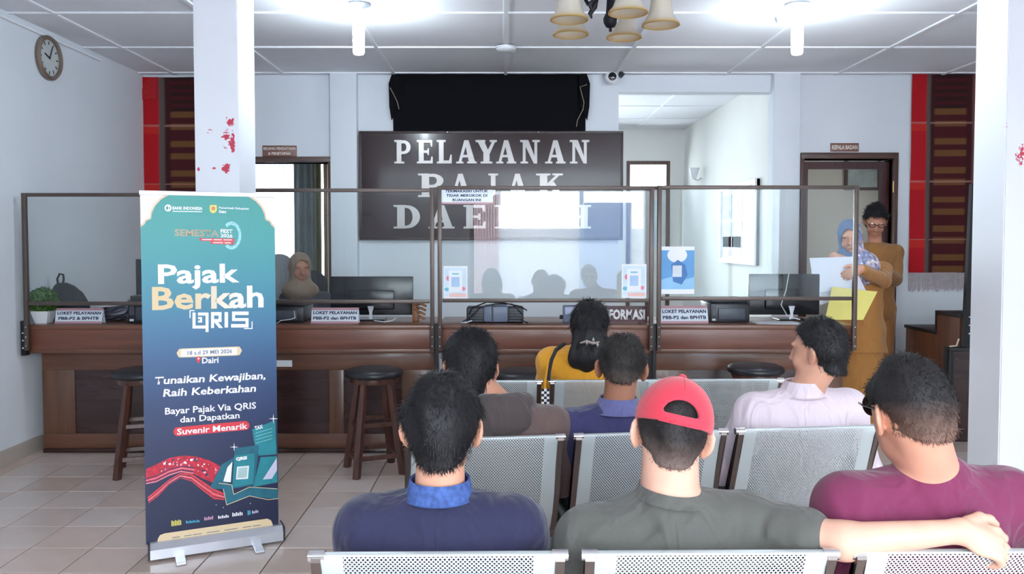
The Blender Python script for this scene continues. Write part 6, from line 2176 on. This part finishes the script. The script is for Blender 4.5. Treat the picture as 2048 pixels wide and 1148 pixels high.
# papers in her hands
def sheet_obj(name, quad, mat, label, cat, thick=.002, wave=.01, n=10):
    q = [Vector(p) for p in quad]
    nrm = (q[1] - q[0]).cross(q[3] - q[0]).normalized()
    org_ = q[0]
    def fn(u, v_):
        p = q[0].lerp(q[1], u).lerp(q[3].lerp(q[2], u), v_)
        return p + nrm * wave * math.sin(u * 3 + v_ * 2.2) - org_
    mb = MB()
    mb.grid(fn, n, n)
    mb.grid(lambda u, v_: fn(u, v_) + nrm * thick, n, n)
    o = mb.build(name, mat, None, smooth=60)
    o.location = org_
    return tag(o, label, cat)
SHEETW = pmat('sheet_white', srgb(232, 236, 250), .6, var=.02)
sheet_obj('document', [at(1628, 586, YW - .36), at(1714, 575, YW - .36), at(1710, 513, YW - .355), at(1618, 516, YW - .355)], SHEETW, 'white document held upright by the woman in the headscarf', 'papers')
sheet_obj('document', [at(1640, 610, YW - .33), at(1732, 582, YW - .33), at(1716, 545, YW - .31), at(1632, 560, YW - .31)], SHEETW, 'white document hanging behind the upright one in her hand', 'papers')
sheet_obj('folder', [at(1650, 640, YW - .50), at(1726, 640, YW - .56), at(1755, 583, YW - .46), at(1664, 574, YW - .42)], pmat('folder_yellow', srgb(226, 214, 120), .6, var=.04), 'pale yellow folder below the white papers at the counter end', 'folder', wave=.004)

# man with glasses behind her
YM = 6.78
hm2 = at(1748, 440, YM)
hmpos = (hm2.x, YM - .03, hm2.z)
Rg = rot(180 - 18, 30, -4)
mxx = at(1748, 600, YM).x
e0, w0_ = at(1790, 560, YM - .08), at(1768, 545, YM - .27)
e1, w1_ = at(1690, 580, YM - .05), at(1722, 560, YM - .24)
body, P, org, L, hc = standing('man with glasses in brown uniform looking down behind the woman in the headscarf', mxx, YM, 0, hmpos, Rg, 'tan', UNI2, UNI2,
    [(np.array(e0), np.array(w0_), (-.7, -.4, -.2), (0, -.5, .8), 1), (np.array(e1), np.array(w1_), (.6, -.5, -.2), (0, -.5, .8), -1)], PI, h=.009)
HV, HF = hair_mesh(hc, Rg, 1.0, thick=.014, low=-.10, nap=.004, seed=77, front=((-.12, -.045), (-.06, -.014), (-.02, .002), (.02, .02), (.05, .045), (.07, .07), (.10, .14)), strands=2400, slen=(.02, .045), stand=.5, vol_top=.02, swid=.0016)
vol_obj2('hair', HV, HF, HAIR['black'], body, org)
eyes(body, P, org, Rg)
Mg = Matrix.Translation(Vector(hc) - Vector(org)) @ Matrix(Rg.tolist()).to_4x4()
gl = obj('glasses', GLS, lambda m: m.tube([Mg @ Vector(q) for q in ((-.012, .108, .008), (0, .112, .010), (.012, .108, .008))], .0025, 6), body)
for s in (-1, 1):
    obj('lens_rim', GLS, lambda m: m.tube([Mg @ Vector((s * .034 + .024 * math.cos(t), .104 - .006 * abs(math.cos(t)), .002 + .017 * math.sin(t))) for t in [k * PI / 8 for k in range(16)]], .0028, 6, closed=True), gl)
    obj('temple', GLS, lambda m: m.tube([Mg @ Vector(q) for q in ((s * .058, .098, .006), (s * .078, .05, .006), (s * .085, -.005, .0))], .0025, 6), gl)

# clerk sitting behind the counter, seen through the left screen, and an office chair beside her
YK = 6.75
hk_ = at(603, 532, YK)
GREYB = fabric('dark_blouse', (58, 60, 70))
BROWNS = fabric('brown_scarf', (128, 106, 88))
Rk2 = rot(180 + 25, 10, 0)
kx, ky, kz = at(612, 600, YK).x, YK, hk_.z - .19
v = Vol((kx - .34, ky - .62, -.005), (kx + .34, ky + .35, hk_.z + .18), .009)
hck = np.array((hk_.x, YK - .04, hk_.z))
v.ell((kx, ky, kz - .18), (.155, .11, .18), None, .05)
v.ell((kx, ky, .55), (.16, .13, .14), None, .05)
v.cone((kx - .15, ky, kz - .09), (kx + .15, ky, kz - .09), .052, .052, .05)
for s in (-1, 1):
    v.cone((kx + s * .16, ky, kz - .09), (kx + s * .2, ky - .1, kz - .33), .048, .04, .03)
    v.cone((kx + s * .2, ky - .1, kz - .33), (kx + s * .1, ky - .28, kz - .30), .04, .03, .02)
    add_hand(v, (kx + s * .1, ky - .28, kz - .30), (-s * .3, -1, -.1), (0, 0, 1), s, .35)
    v.cone((kx + s * .08, ky - .05, .5), (kx + s * .1, ky - .38, .5), .075, .06, .03)
    v.chain([(kx + s * .1, ky - .38, .5), (kx + s * .1, ky - .36, .07), (kx + s * .1, ky - .5, .03)], [.055, .038, .028], .03)
v.cone((kx, ky, kz - .04), hck + np.array((0, 0, -.06)), .05, .05, .03)
Pk = add_head(v, hck, Rk2, True)
V, F = v.mesh('person')
orgk = (kx, ky, 0.0)
clerk = vol_obj('person', V, F, SKIN['brown'], None, orgk)
clerk.location = orgk
tag(clerk, 'seated clerk in brown headscarf and dark blouse behind the left screen', 'person')
eyes(clerk, Pk, orgk, Rk2)
v = Vol((kx - .34, ky - .45, .40), (kx + .34, ky + .35, hk_.z + .18), .010)
v.ell((kx, ky, kz - .18), (.168, .122, .19), None, .05)
v.ell((kx, ky, .55), (.172, .142, .15), None, .05)
v.cone((kx - .15, ky, kz - .09), (kx + .15, ky, kz - .09), .064, .064, .05)
for s in (-1, 1):
    v.cone((kx + s * .16, ky, kz - .09), (kx + s * .2, ky - .1, kz - .33), .06, .052, .03)
    v.cone((kx + s * .2, ky - .1, kz - .33), (kx + s * .12, ky - .25, kz - .30), .05, .042, .02)
v.wrinkle(.005, 2, 28)
V, F = v.mesh('blouse')
vol_obj('blouse', V, F, GREYB, clerk, orgk)
v = Vol(hck - .3, hck + .2, .008)
v.ell(Pk(0, -.012, .010), (.090, .110, .104), Rk2, .02)
v.ell(Pk(0, -.01, -.09), (.085, .09, .10), Rk2, .04)
v.ell(hck + np.array((0, .0, -.2)), (.15, .11, .09), None, .05)
X, Y_, Z = v.grid()
dx, dy, dz_ = X - hck[0], Y_ - hck[1], Z - hck[2]
lx = Rk2[0, 0] * dx + Rk2[1, 0] * dy + Rk2[2, 0] * dz_
ly = Rk2[0, 1] * dx + Rk2[1, 1] * dy + Rk2[2, 1] * dz_
lz = Rk2[0, 2] * dx + Rk2[1, 2] * dy + Rk2[2, 2] * dz_
face = np.maximum(np.sqrt((lx / .054) ** 2 + ((lz + .022) / .084) ** 2) - 1, (.02 - ly) / .05) * .05
v.D = np.maximum(v.D, -face.astype(np.float32))
V, F = v.mesh('headscarf')
vol_obj('headscarf', V, F, BROWNS, clerk, orgk)
def office_chair(x, y, ztop, rz, label, mat, bw=.19):
    o = thing('office_chair', label, 'chair', (x, y, 0), rz, 'office chairs behind the counters')
    obj('seat', mat, lambda m: m.bevbox(-.22, .22, -.22, .22, .38, .43, b=.02), o, smooth=50)
    def bk(m):
        pts = []
        for k in range(13):
            a = PI * k / 12
            pts.append((bw * math.cos(a), ztop - .12 + .12 * math.sin(a)))
        m.prism(pts + [(-bw * .9, .52), (bw * .9, .52)], 'y', .21, .25)
    obj('backrest', mat, bk, o, smooth=40)
    obj('back_stem', BLACKM, lambda m: m.box(-.03, .03, .22, .26, .36, .60), o)
    obj('gas_lift', BLACKM, lambda m: m.tube([(0, 0, .08), (0, 0, .38)], .028, 10), o)
    for k in range(5):
        a = 2 * PI * k / 5
        l_ = obj('foot_arm', BLACKM, lambda m: m.tube([(0, 0, .09), (.2 * math.cos(a), .2 * math.sin(a), .065)], [.028, .016], 6), o)
        obj('caster', BLACKM, lambda m: m.lathe([(.03, -.012), (.03, .012)], 12, Matrix.Translation((.2 * math.cos(a), .2 * math.sin(a), .030)) @ Matrix.Rotation(PI / 2, 4, 'X')), l_)
    return o
GCH = fabric('grey_chair_cloth', (150, 150, 154))
DCH = fabric('dark_chair_mesh', (46, 48, 56))
q = at(556, 508, 7.2)
office_chair(q.x, 7.0, at(557, 508, 7.2).z, 0.0, 'grey office chair with rounded back beside the seated clerk', GCH, .13)
office_chair(kx + .03, 6.78, at(628, 540, 7.0).z, .25, 'dark office chair carrying the seated clerk', DCH, .15)
# ------------------------------------------------------------------ roll-up banner
def ground(px, py):
    u, v_ = (px - PPX) / F_PX, (py - PPY) / F_PX
    c, s = math.cos(PITCH), math.sin(PITCH)
    t = CAM_H / (s + v_ * c)
    return Vector((u * t, (c - v_ * s) * t, 0))
g0, g1 = ground(298, 1119), ground(565, 1079)
bx = (g1 - g0).normalized()
BWID = (g1 - g0).length
by_ = Vector((-.028, 0.0, 1)).normalized()
bn = bx.cross(by_).normalized()
by_ = bn.cross(bx).normalized()
rb = thing('rollup_banner', 'teal and navy roll-up banner about tax payment with red woven ribbon art', 'banner', g0, 0)
BM = plane_matrix((0, 0, 0), bx, by_)
ALUM = pmat('banner_aluminium', srgb(206, 208, 216), .3, .6)
DARKP = pmat('banner_endcap', srgb(36, 36, 44), .4)
obj('cassette', ALUM, lambda m: m.prism([(-.05, .012), (.05, .012), (.05, .04), (.03, .078), (-.02, .078), (-.05, .055)], 'x', 0, BWID, M=Matrix(((bx.x, -bx.y, 0, 0), (bx.y, bx.x, 0, 0), (0, 0, 1, 0), (0, 0, 0, 1)))), rb)
MR = Matrix(((bx.x, -bx.y, 0, 0), (bx.y, bx.x, 0, 0), (0, 0, 1, 0), (0, 0, 0, 1)))
for xx in (0, BWID):
    obj('end_cap', DARKP, lambda m: m.bevbox(xx - .004, xx + .004, -.052, .052, .010, .080, b=.002, M=MR), rb)
for xx in (.13, .47):
    obj('swivel_foot', ALUM, lambda m: m.bevbox(xx - .022, xx + .022, -.14, .14, .0, .012, b=.004, M=MR), rb)
obj('support_pole', ALUM, lambda m: m.tube([MR @ Vector((BWID / 2, .02, .07)), BM @ Vector((BWID / 2, 1.66, -.02))], .008, 8), rb)

def bp(px, py):
    """pixel -> (u, v) on the banner sheet"""
    o = Vector((0, 0, CAM_H))
    d = at(px, py, 1.0) - o
    n = bn
    t = (g0 - o).dot(n) / d.dot(n)
    q = o + d * t - g0
    return Vector((q.dot(bx), q.dot(by_)))
TOP = bp(276, 384).y
U0, U1 = bp(286, 735).x, bp(553, 735).x
PRW = pmat('print_white', srgb(246, 244, 250), .45, var=.01)
obj('sheet', PRW, lambda m: m.box(U0, U1, .07, TOP, -.0012, 0, M=BM), rb)
obj('top_rail', ALUM, lambda m: m.bevbox(U0 - .004, U1 + .004, TOP - .012, TOP + .008, -.008, .004, b=.002, M=BM), rb)
GRAD = attr_mat('print_gradient', rough=.42, bscale=90, spec=.4, amp=(.97, 1.03))
stops = [(384, (82, 182, 172)), (470, (84, 182, 180)), (560, (80, 166, 184)), (650, (78, 136, 176)), (720, (70, 108, 154)), (800, (60, 80, 124)), (880, (52, 62, 100)), (970, (42, 50, 86)), (1100, (36, 42, 76))]
sv = [bp(420, y).y for y, c in stops][::-1]
scol = np.array([srgb(*c) for y, c in stops])[::-1] * .74
# outline of the arched panel: half width as a function of height, from the printed frame
prof_px = [(275, 461), (278, 455), (288, 450), (293, 441), (302, 438), (304, 425), (310, 412), (322, 399), (336, 391), (346, 388)]
edge = [bp(x, y) for x, y in prof_px]
mid = (U0 + U1) / 2
def half(v_, grow=0.0):
    ys = [e.y for e in edge]
    hs_ = [mid - e.x for e in edge]
    if v_ <= ys[0]:
        return (U1 - U0) / 2
    return float(np.interp(v_, ys, hs_)) + grow
def panel(name, mat, z, grow, vtop):
    rows_ = [.07 + (edge[0].y - .07) * k / 40 for k in range(41)]
    rows_ += [edge[0].y + (vtop - edge[0].y) * k / 26 for k in range(1, 27)]
    mb = MB()
    for v_ in rows_:
        hw_ = min(half(v_ - grow, grow), (U1 - U0) / 2)
        for k in range(9):
            mb.v.append(BM @ Vector((mid + hw_ * (k / 4 - 1), v_, z)))
    for j in range(len(rows_) - 1):
        for k in range(8):
            a = j * 9 + k
            mb.f.append((a, a + 1, a + 10, a + 9)); mb.m.append(0)
    return mb.build(name, mat, rb)
panel('cream_outline', pmat('print_cream_line', srgb(226, 198, 170), .45), .0004, .006, edge[-1].y + .006)
pn = panel('teal_panel', GRAD, .0008, 0.0, edge[-1].y)
BMi = BM.inverted()
def grad(P):
    vv = np.array([(BMi @ Vector(p)).y for p in P])
    return np.stack([np.interp(vv, sv, scol[:, i]) for i in range(3)], 1)
paint(pn.data, grad)

ZP = [.0012]
def flat(name, mat, pts, z=None, px=True):
    z = ZP[0] if z is None else z
    ZP[0] += .00002
    q = [bp(*p) if px else Vector(p) for p in pts]
    mb = MB()
    mb.add([BM @ Vector((p.x, p.y, z)) for p in q], [tuple(range(len(q)))])
    me_o = mb.build(name, mat, rb)
    return me_o
def ptext(s, l, r, hpx, mat, bold=.02, shear=0.0, name='lettering', hook=None):
    """l, r: pixel ends of the line's middle; hpx: height in pixels"""
    a, b = bp(*l), bp(*r)
    w_ = (b - a).length
    c_ = (a + b) / 2
    d = (b - a).normalized()
    h_ = (bp(l[0], l[1] - hpx / 2) - bp(l[0], l[1] + hpx / 2)).length
    x3 = (BM.to_3x3() @ Vector((d.x, d.y, 0)))
    y3 = (BM.to_3x3() @ Vector((-d.y, d.x, 0)))
    ZP[0] += .00002
    return lettering(name, s, mat, rb, plane_matrix(BM @ Vector((c_.x, c_.y, ZP[0] + .0003)), x3, y3), w_, h_, bold=bold, shear=shear)
PCRM = pmat('print_cream', srgb(232, 208, 168), .45, var=.02)
PRED = pmat('print_red', srgb(222, 56, 66), .45, var=.02)
PTEAL = pmat('print_dark_teal', srgb(26, 104, 124), .45, var=.15, scale=20)
PTEAL2 = pmat('print_teal_panel', srgb(30, 134, 146), .45, var=.12, scale=20)
PNAVY = pmat('print_navy', srgb(34, 48, 92), .45)
PGREY = pmat('print_grey', srgb(112, 120, 138), .45)
PTAN = pmat('print_gold', srgb(178, 160, 132), .45)
PYEL = pmat('print_yellow', srgb(226, 214, 110), .45)
def disc(name, mat, cx, cy, rx, ry, n=24):
    return flat(name, mat, [(cx + rx * math.cos(2 * PI * k / n), cy - ry * math.sin(2 * PI * k / n)) for k in range(n)])
def bar(name, mat, x0, y0, x1, y1, hpx, slant=0):
    """slanted rectangle given by its end middles"""
    return flat(name, mat, [(x0 + slant, y0 + hpx / 2), (x1 + slant, y1 + hpx / 2), (x1, y1 - hpx / 2), (x0, y0 - hpx / 2)])
# top marks
disc('round_mark', PRW, 336, 416, 7, 7)
disc('round_mark', PTEAL2, 336, 416, 4, 4)
bar('round_mark', PRW, 336, 416, 338, 416, 8)
ptext('BANK INDONESIA', (345, 416), (405, 417), 6.5, PRW, .03)
bar('small_print', PRW, 345, 422.5, 404, 423.5, 1.6)
flat('shield_mark', PYEL, [(420, 410), (433, 410), (434, 420), (431, 425), (426, 427), (421, 424), (419, 419)])
disc('shield_mark', pmat('print_orange', srgb(214, 140, 90), .45), 426.5, 417, 4, 4)
ptext('Pemerintah Kabupaten', (438, 416), (498, 418), 5.5, PRW, .02)
ptext('Dairi', (438, 423), (452, 424), 5.5, PRW, .04)
# festival mark
ring = []
for k in range(34):
    a = math.radians(-130 + 260 * k / 33)
    ring.append((463 + 19.5 * math.cos(a), 471 - 28 * math.sin(a), 463 + 14 * math.cos(a), 471 - 21 * math.sin(a)))
PMINT = pmat('print_mint', srgb(150, 210, 216), .45, var=.3, scale=160)
flat('festival_ring', PMINT, [(p[0], p[1]) for p in ring] + [(p[2], p[3]) for p in ring[::-1]])
ptext('SEMESTA', (349, 465), (438, 467), 14, PTAN, .03)
ptext('FEST', (441, 462), (465, 463), 8, PRW, .03)
ptext('2026', (441, 471), (465, 472), 7, PRW, .03)
bar('red_ribbon', PRED, 398, 479, 468, 480, 5.5, 2)
bar('red_ribbon', PRED, 420, 485, 466, 486, 5.5, 2)
for x0_, x1_, y_ in ((404, 424, 479), (427, 444, 479.3), (447, 464, 479.6), (426, 446, 485.3), (449, 462, 485.6)):
    bar('small_print', PRW, x0_, y_, x1_, y_ + .2, 1.6)
# headline
ptext('Pajak', (316, 555), (479, 552), 52, PRW, .026)
tb = ptext('Berkah', (304, 597.5), (527, 593), 47, attr_mat('print_cream_blend', rough=.45, bscale=90, amp=(.98, 1.02)), .026)
ua, ub = bp(380, 596).x, bp(500, 592).x
c0_, c1_ = np.array(srgb(230, 205, 162)), np.array(srgb(246, 242, 234))
paint(tb.data, lambda P: c0_ + (c1_ - c0_) * np.clip(((P @ np.array(bx)) - ua) / (ub - ua), 0, 1)[:, None])
# blocky payment mark: Q R I S in squared strokes with corner brackets
def blk(x0, x1, y0, y1):
    flat('payment_mark', PRW, [(x0, y1), (x1, y1), (x1, y0), (x0, y0)])
for r_ in ((385, 391, 625, 657), (385, 404, 651, 657), (396, 417, 625, 631), (411, 417, 625, 664), (385, 391, 625, 640), (400, 404, 634, 645), (396, 400, 634, 638), (396, 404, 641, 645), (404, 411, 651, 657),
           (422, 428, 630, 656), (422, 442, 624, 631), (437, 443, 624, 643), (426, 443, 638, 644), (449, 456, 624, 655),
           (464, 497, 623, 630), (464, 470, 623, 642), (464, 497, 636, 642), (491, 497, 636, 655), (462, 497, 648, 655),
           (379, 389, 620, 622), (379, 381, 620, 636), (488, 505, 656, 658), (503, 505, 643, 658)):
    blk(*r_)
flat('payment_mark', PRW, [(428, 644), (436, 644), (446, 656), (438, 656)])
# date pill
flat('date_pill', PCRM, [(353, 706), (358, 698), (366, 697), (475, 693), (479, 693), (484, 701), (479, 710), (470, 711), (362, 715), (357, 714)])
flat('date_pill', PRW, [(362, 713), (474, 709), (474, 695), (362, 699)])
ptext('18 s.d 29 MEI 2026', (375, 706), (464, 702), 8.5, PGREY, .02)
flat('place_pin', PRED, [(397, 727), (393, 720), (392, 716), (395, 713), (399, 713), (402, 716), (401, 720)])
disc('place_pin', PRW, 397, 717, 1.8, 1.8, 10)
ptext('Dairi', (404, 721), (437, 720), 12, PRW, .024)
# body lines
ptext('Tunaikan Kewajiban,', (310, 764), (531, 753), 20, PRW, .024, .1)
ptext('Raih Keberkahan', (326, 786), (512, 776), 15.5, PRW, .024, .1)
ptext('Bayar Pajak Via QRIS', (330, 824.5), (512, 812.5), 18, PRW, .018)
ptext('dan Dapatkan', (360, 841), (479, 832), 16.5, PRW, .018)
pill = []
for k in range(9):
    a = PI / 2 + PI * k / 8
    pill.append((356 + 9 * math.cos(a), 863.2 - 9 * math.sin(a)))
for k in range(9):
    a = -PI / 2 + PI * k / 8
    pill.append((490 + 9 * math.cos(a), 850.8 - 9 * math.sin(a)))
flat('red_pill', PRED, pill)
ptext('Suvenir Menarik', (354, 863.5), (495, 851.5), 12.5, PRW, .022)
# woven ribbon art
def wave_band(name, mat, upper, lower):
    flat(name, mat, upper + lower[::-1])
Z = lambda x, y: (260 + x / 2.682, 720 + y / 2.682)
up = [Z(*p) for p in ((85, 585), (140, 560), (210, 525), (290, 512), (360, 518), (430, 540), (490, 572), (520, 610))]
lo_ = [Z(*p) for p in ((85, 665), (140, 655), (210, 620), (270, 600), (340, 610), (400, 640), (450, 660), (500, 690))]
wave_band('woven_ribbon', pmat('print_ribbon_red', srgb(196, 36, 60), .45, var=.35, scale=60), up, lo_)
up2 = [Z(*p) for p in ((95, 735), (150, 690), (210, 640), (270, 605), (330, 610), (390, 650), (450, 690), (505, 715))]
lo2 = [Z(*p) for p in ((100, 768), (150, 730), (210, 668), (270, 632), (330, 650), (390, 700), (450, 745), (505, 750))]
wave_band('woven_ribbon', pmat('print_ribbon_bright', srgb(226, 62, 66), .45, var=.2, scale=60), up2, lo2)
for f, m_ in ((.25, PNAVY), (.5, pmat('print_pink_line', srgb(236, 150, 160), .45)), (.75, PNAVY)):
    a = [(p[0] + (q[0] - p[0]) * f, p[1] + (q[1] - p[1]) * f) for p, q in zip(up2, lo2)]
    b = [(p[0], p[1] + 1.6) for p in a]
    wave_band('ribbon_stripe', m_, a, b)
for f, m_ in ((.62, PNAVY), (.74, MATS['print_pink_line']), (.86, PNAVY), (.94, MATS['print_pink_line'])):
    a = [(p[0] + (q[0] - p[0]) * f, p[1] + (q[1] - p[1]) * f) for p, q in zip(up, lo_)][:5]
    wave_band('ribbon_stripe', m_, a, [(p[0], p[1] + 1.8) for p in a])
rr = random.Random(4)
for k in range(60):
    t = rr.uniform(.2, .95)
    i = int(t * 7); f = t * 7 - i
    a = (up[i][0] + (up[i + 1][0] - up[i][0]) * f, up[i][1] + (up[i + 1][1] - up[i][1]) * f)
    b = (lo_[i][0] + (lo_[i + 1][0] - lo_[i][0]) * f, lo_[i][1] + (lo_[i + 1][1] - lo_[i][1]) * f)
    g_ = rr.uniform(.1, .55 if t < .6 else .8)
    c_ = (a[0] + (b[0] - a[0]) * g_, a[1] + (b[1] - a[1]) * g_)
    s_ = rr.uniform(1.0, 2.6)
    flat('ribbon_fleck', (MATS['print_pink_line'], PNAVY, PRW)[k % 3], [(c_[0] - s_, c_[1] + s_), (c_[0] + s_, c_[1] + s_), (c_[0] + s_, c_[1] - s_), (c_[0] - s_, c_[1] - s_ * .6)])
# tax sheet, phone, parcel ribbon
flat('tax_sheet', PTEAL2, [Z(*p) for p in ((690, 512), (785, 505), (778, 322), (655, 372), (665, 440))])
ptext('TAX', Z(668, 366), Z(712, 355), 8, PRW, .04)
for k in range(4):
    ptext('_', Z(672, 392 + k * 18), Z(762, 366 + k * 18), 1.0, PMINT, 0, name='sheet_line')
flat('parcel_side', PTEAL, [Z(*p) for p in ((430, 680), (520, 690), (560, 520), (490, 560))])
flat('parcel_side', PRW, [Z(*p) for p in ((500, 650), (540, 655), (548, 545), (522, 575))])
flat('parcel_side', PTEAL2, [Z(*p) for p in ((660, 680), (790, 655), (788, 515), (700, 520))])
flat('parcel_side', pmat('print_lilac', srgb(206, 202, 226), .45), [Z(*p) for p in ((712, 640), (760, 636), (788, 590), (786, 525))])
flat('phone_art', PTEAL, [Z(*p) for p in ((545, 690), (668, 668), (692, 455), (562, 472))])
flat('phone_screen', PTEAL2, [Z(*p) for p in ((548, 680), (660, 662), (668, 500), (560, 512))])
ptext('QRIS', Z(568, 532), Z(628, 524), 8, PRW, .06)
flat('blank_code_panel', PRW, [Z(*p) for p in ((568, 640), (632, 636), (638, 566), (574, 572))])
flat('blank_code_panel', pmat('print_pale_teal', srgb(176, 206, 206), .45), [Z(*p) for p in ((574, 632), (626, 629), (631, 573), (580, 578))])
flat('parcel_ribbon', PTEAL, [Z(*p) for p in ((430, 676), (475, 660), (545, 668), (556, 720), (640, 680), (790, 690), (795, 745), (700, 735), (640, 728), (520, 776), (500, 690), (440, 690))])
def outline(pts, w_=1.2):
    P_ = [Z(*p) for p in pts]
    for a, b in zip(P_, P_[1:]):
        d = Vector((b[0] - a[0], b[1] - a[1]))
        n_ = Vector((-d.y, d.x)).normalized() * w_ / 2
        flat('ribbon_outline', PCRM, [(a[0] + n_.x, a[1] + n_.y), (b[0] + n_.x, b[1] + n_.y), (b[0] - n_.x, b[1] - n_.y), (a[0] - n_.x, a[1] - n_.y)])
outline(((475, 660), (545, 668), (556, 720), (640, 680), (790, 690)))
outline(((500, 690), (518, 776), (640, 728), (740, 748), (795, 742)))
for cx, cy, s_ in ((558, 466, 9), (768, 314, 10)):
    x, y = Z(cx, cy)
    flat('sparkle', PRW, [(x - s_, y), (x - 1, y + 1), (x, y + s_), (x + 1, y + 1), (x + s_, y), (x + 1, y - 1), (x, y - s_), (x - 1, y - 1)])
for cx, cy in ((462, 776), (500, 790), (645, 768)):
    disc('sparkle', PRW, *Z(cx, cy), .9, .9, 8)
# row of little marks
for (x0, y0, w_, h_, m_) in ((222, 875, 55, 30, PYEL), (300, 868, 75, 14, pmat('print_cyan', srgb(70, 180, 210), .45)), (398, 850, 50, 18, pmat('print_rose', srgb(214, 160, 190), .45)), (472, 842, 60, 16, PRW), (548, 828, 58, 20, PRW), (630, 818, 18, 26, MATS['print_cyan']), (654, 815, 36, 16, MATS['print_lilac'])):
    n_ = max(2, int(w_ / 9))
    for k in range(n_):
        a = Z(x0 + w_ * k / n_, y0 + h_ / 2 - 8 * k / n_)
        b = Z(x0 + w_ * (k + .7) / n_, y0 - h_ / 2 - 8 * k / n_ + (5 if k % 2 else 0))
        flat('sponsor_mark', m_, [(a[0], a[1]), (b[0], a[1]), (b[0], b[1]), (a[0], b[1])])
# bottom cream strip
flat('cream_strip', PCRM, [Z(*p) for p in ((145, 992), (148, 960), (160, 938), (185, 928), (735, 849), (755, 858), (765, 880), (766, 898))])
for x0_, x1_ in ((225, 268), (290, 330), (336, 385), (410, 480), (505, 575), (604, 650), (655, 700)):
    bar('small_print', PGREY, *Z(x0_, 952 - (x0_ - 225) * .145), *Z(x1_, 952 - (x1_ - 225) * .145), 1.5)
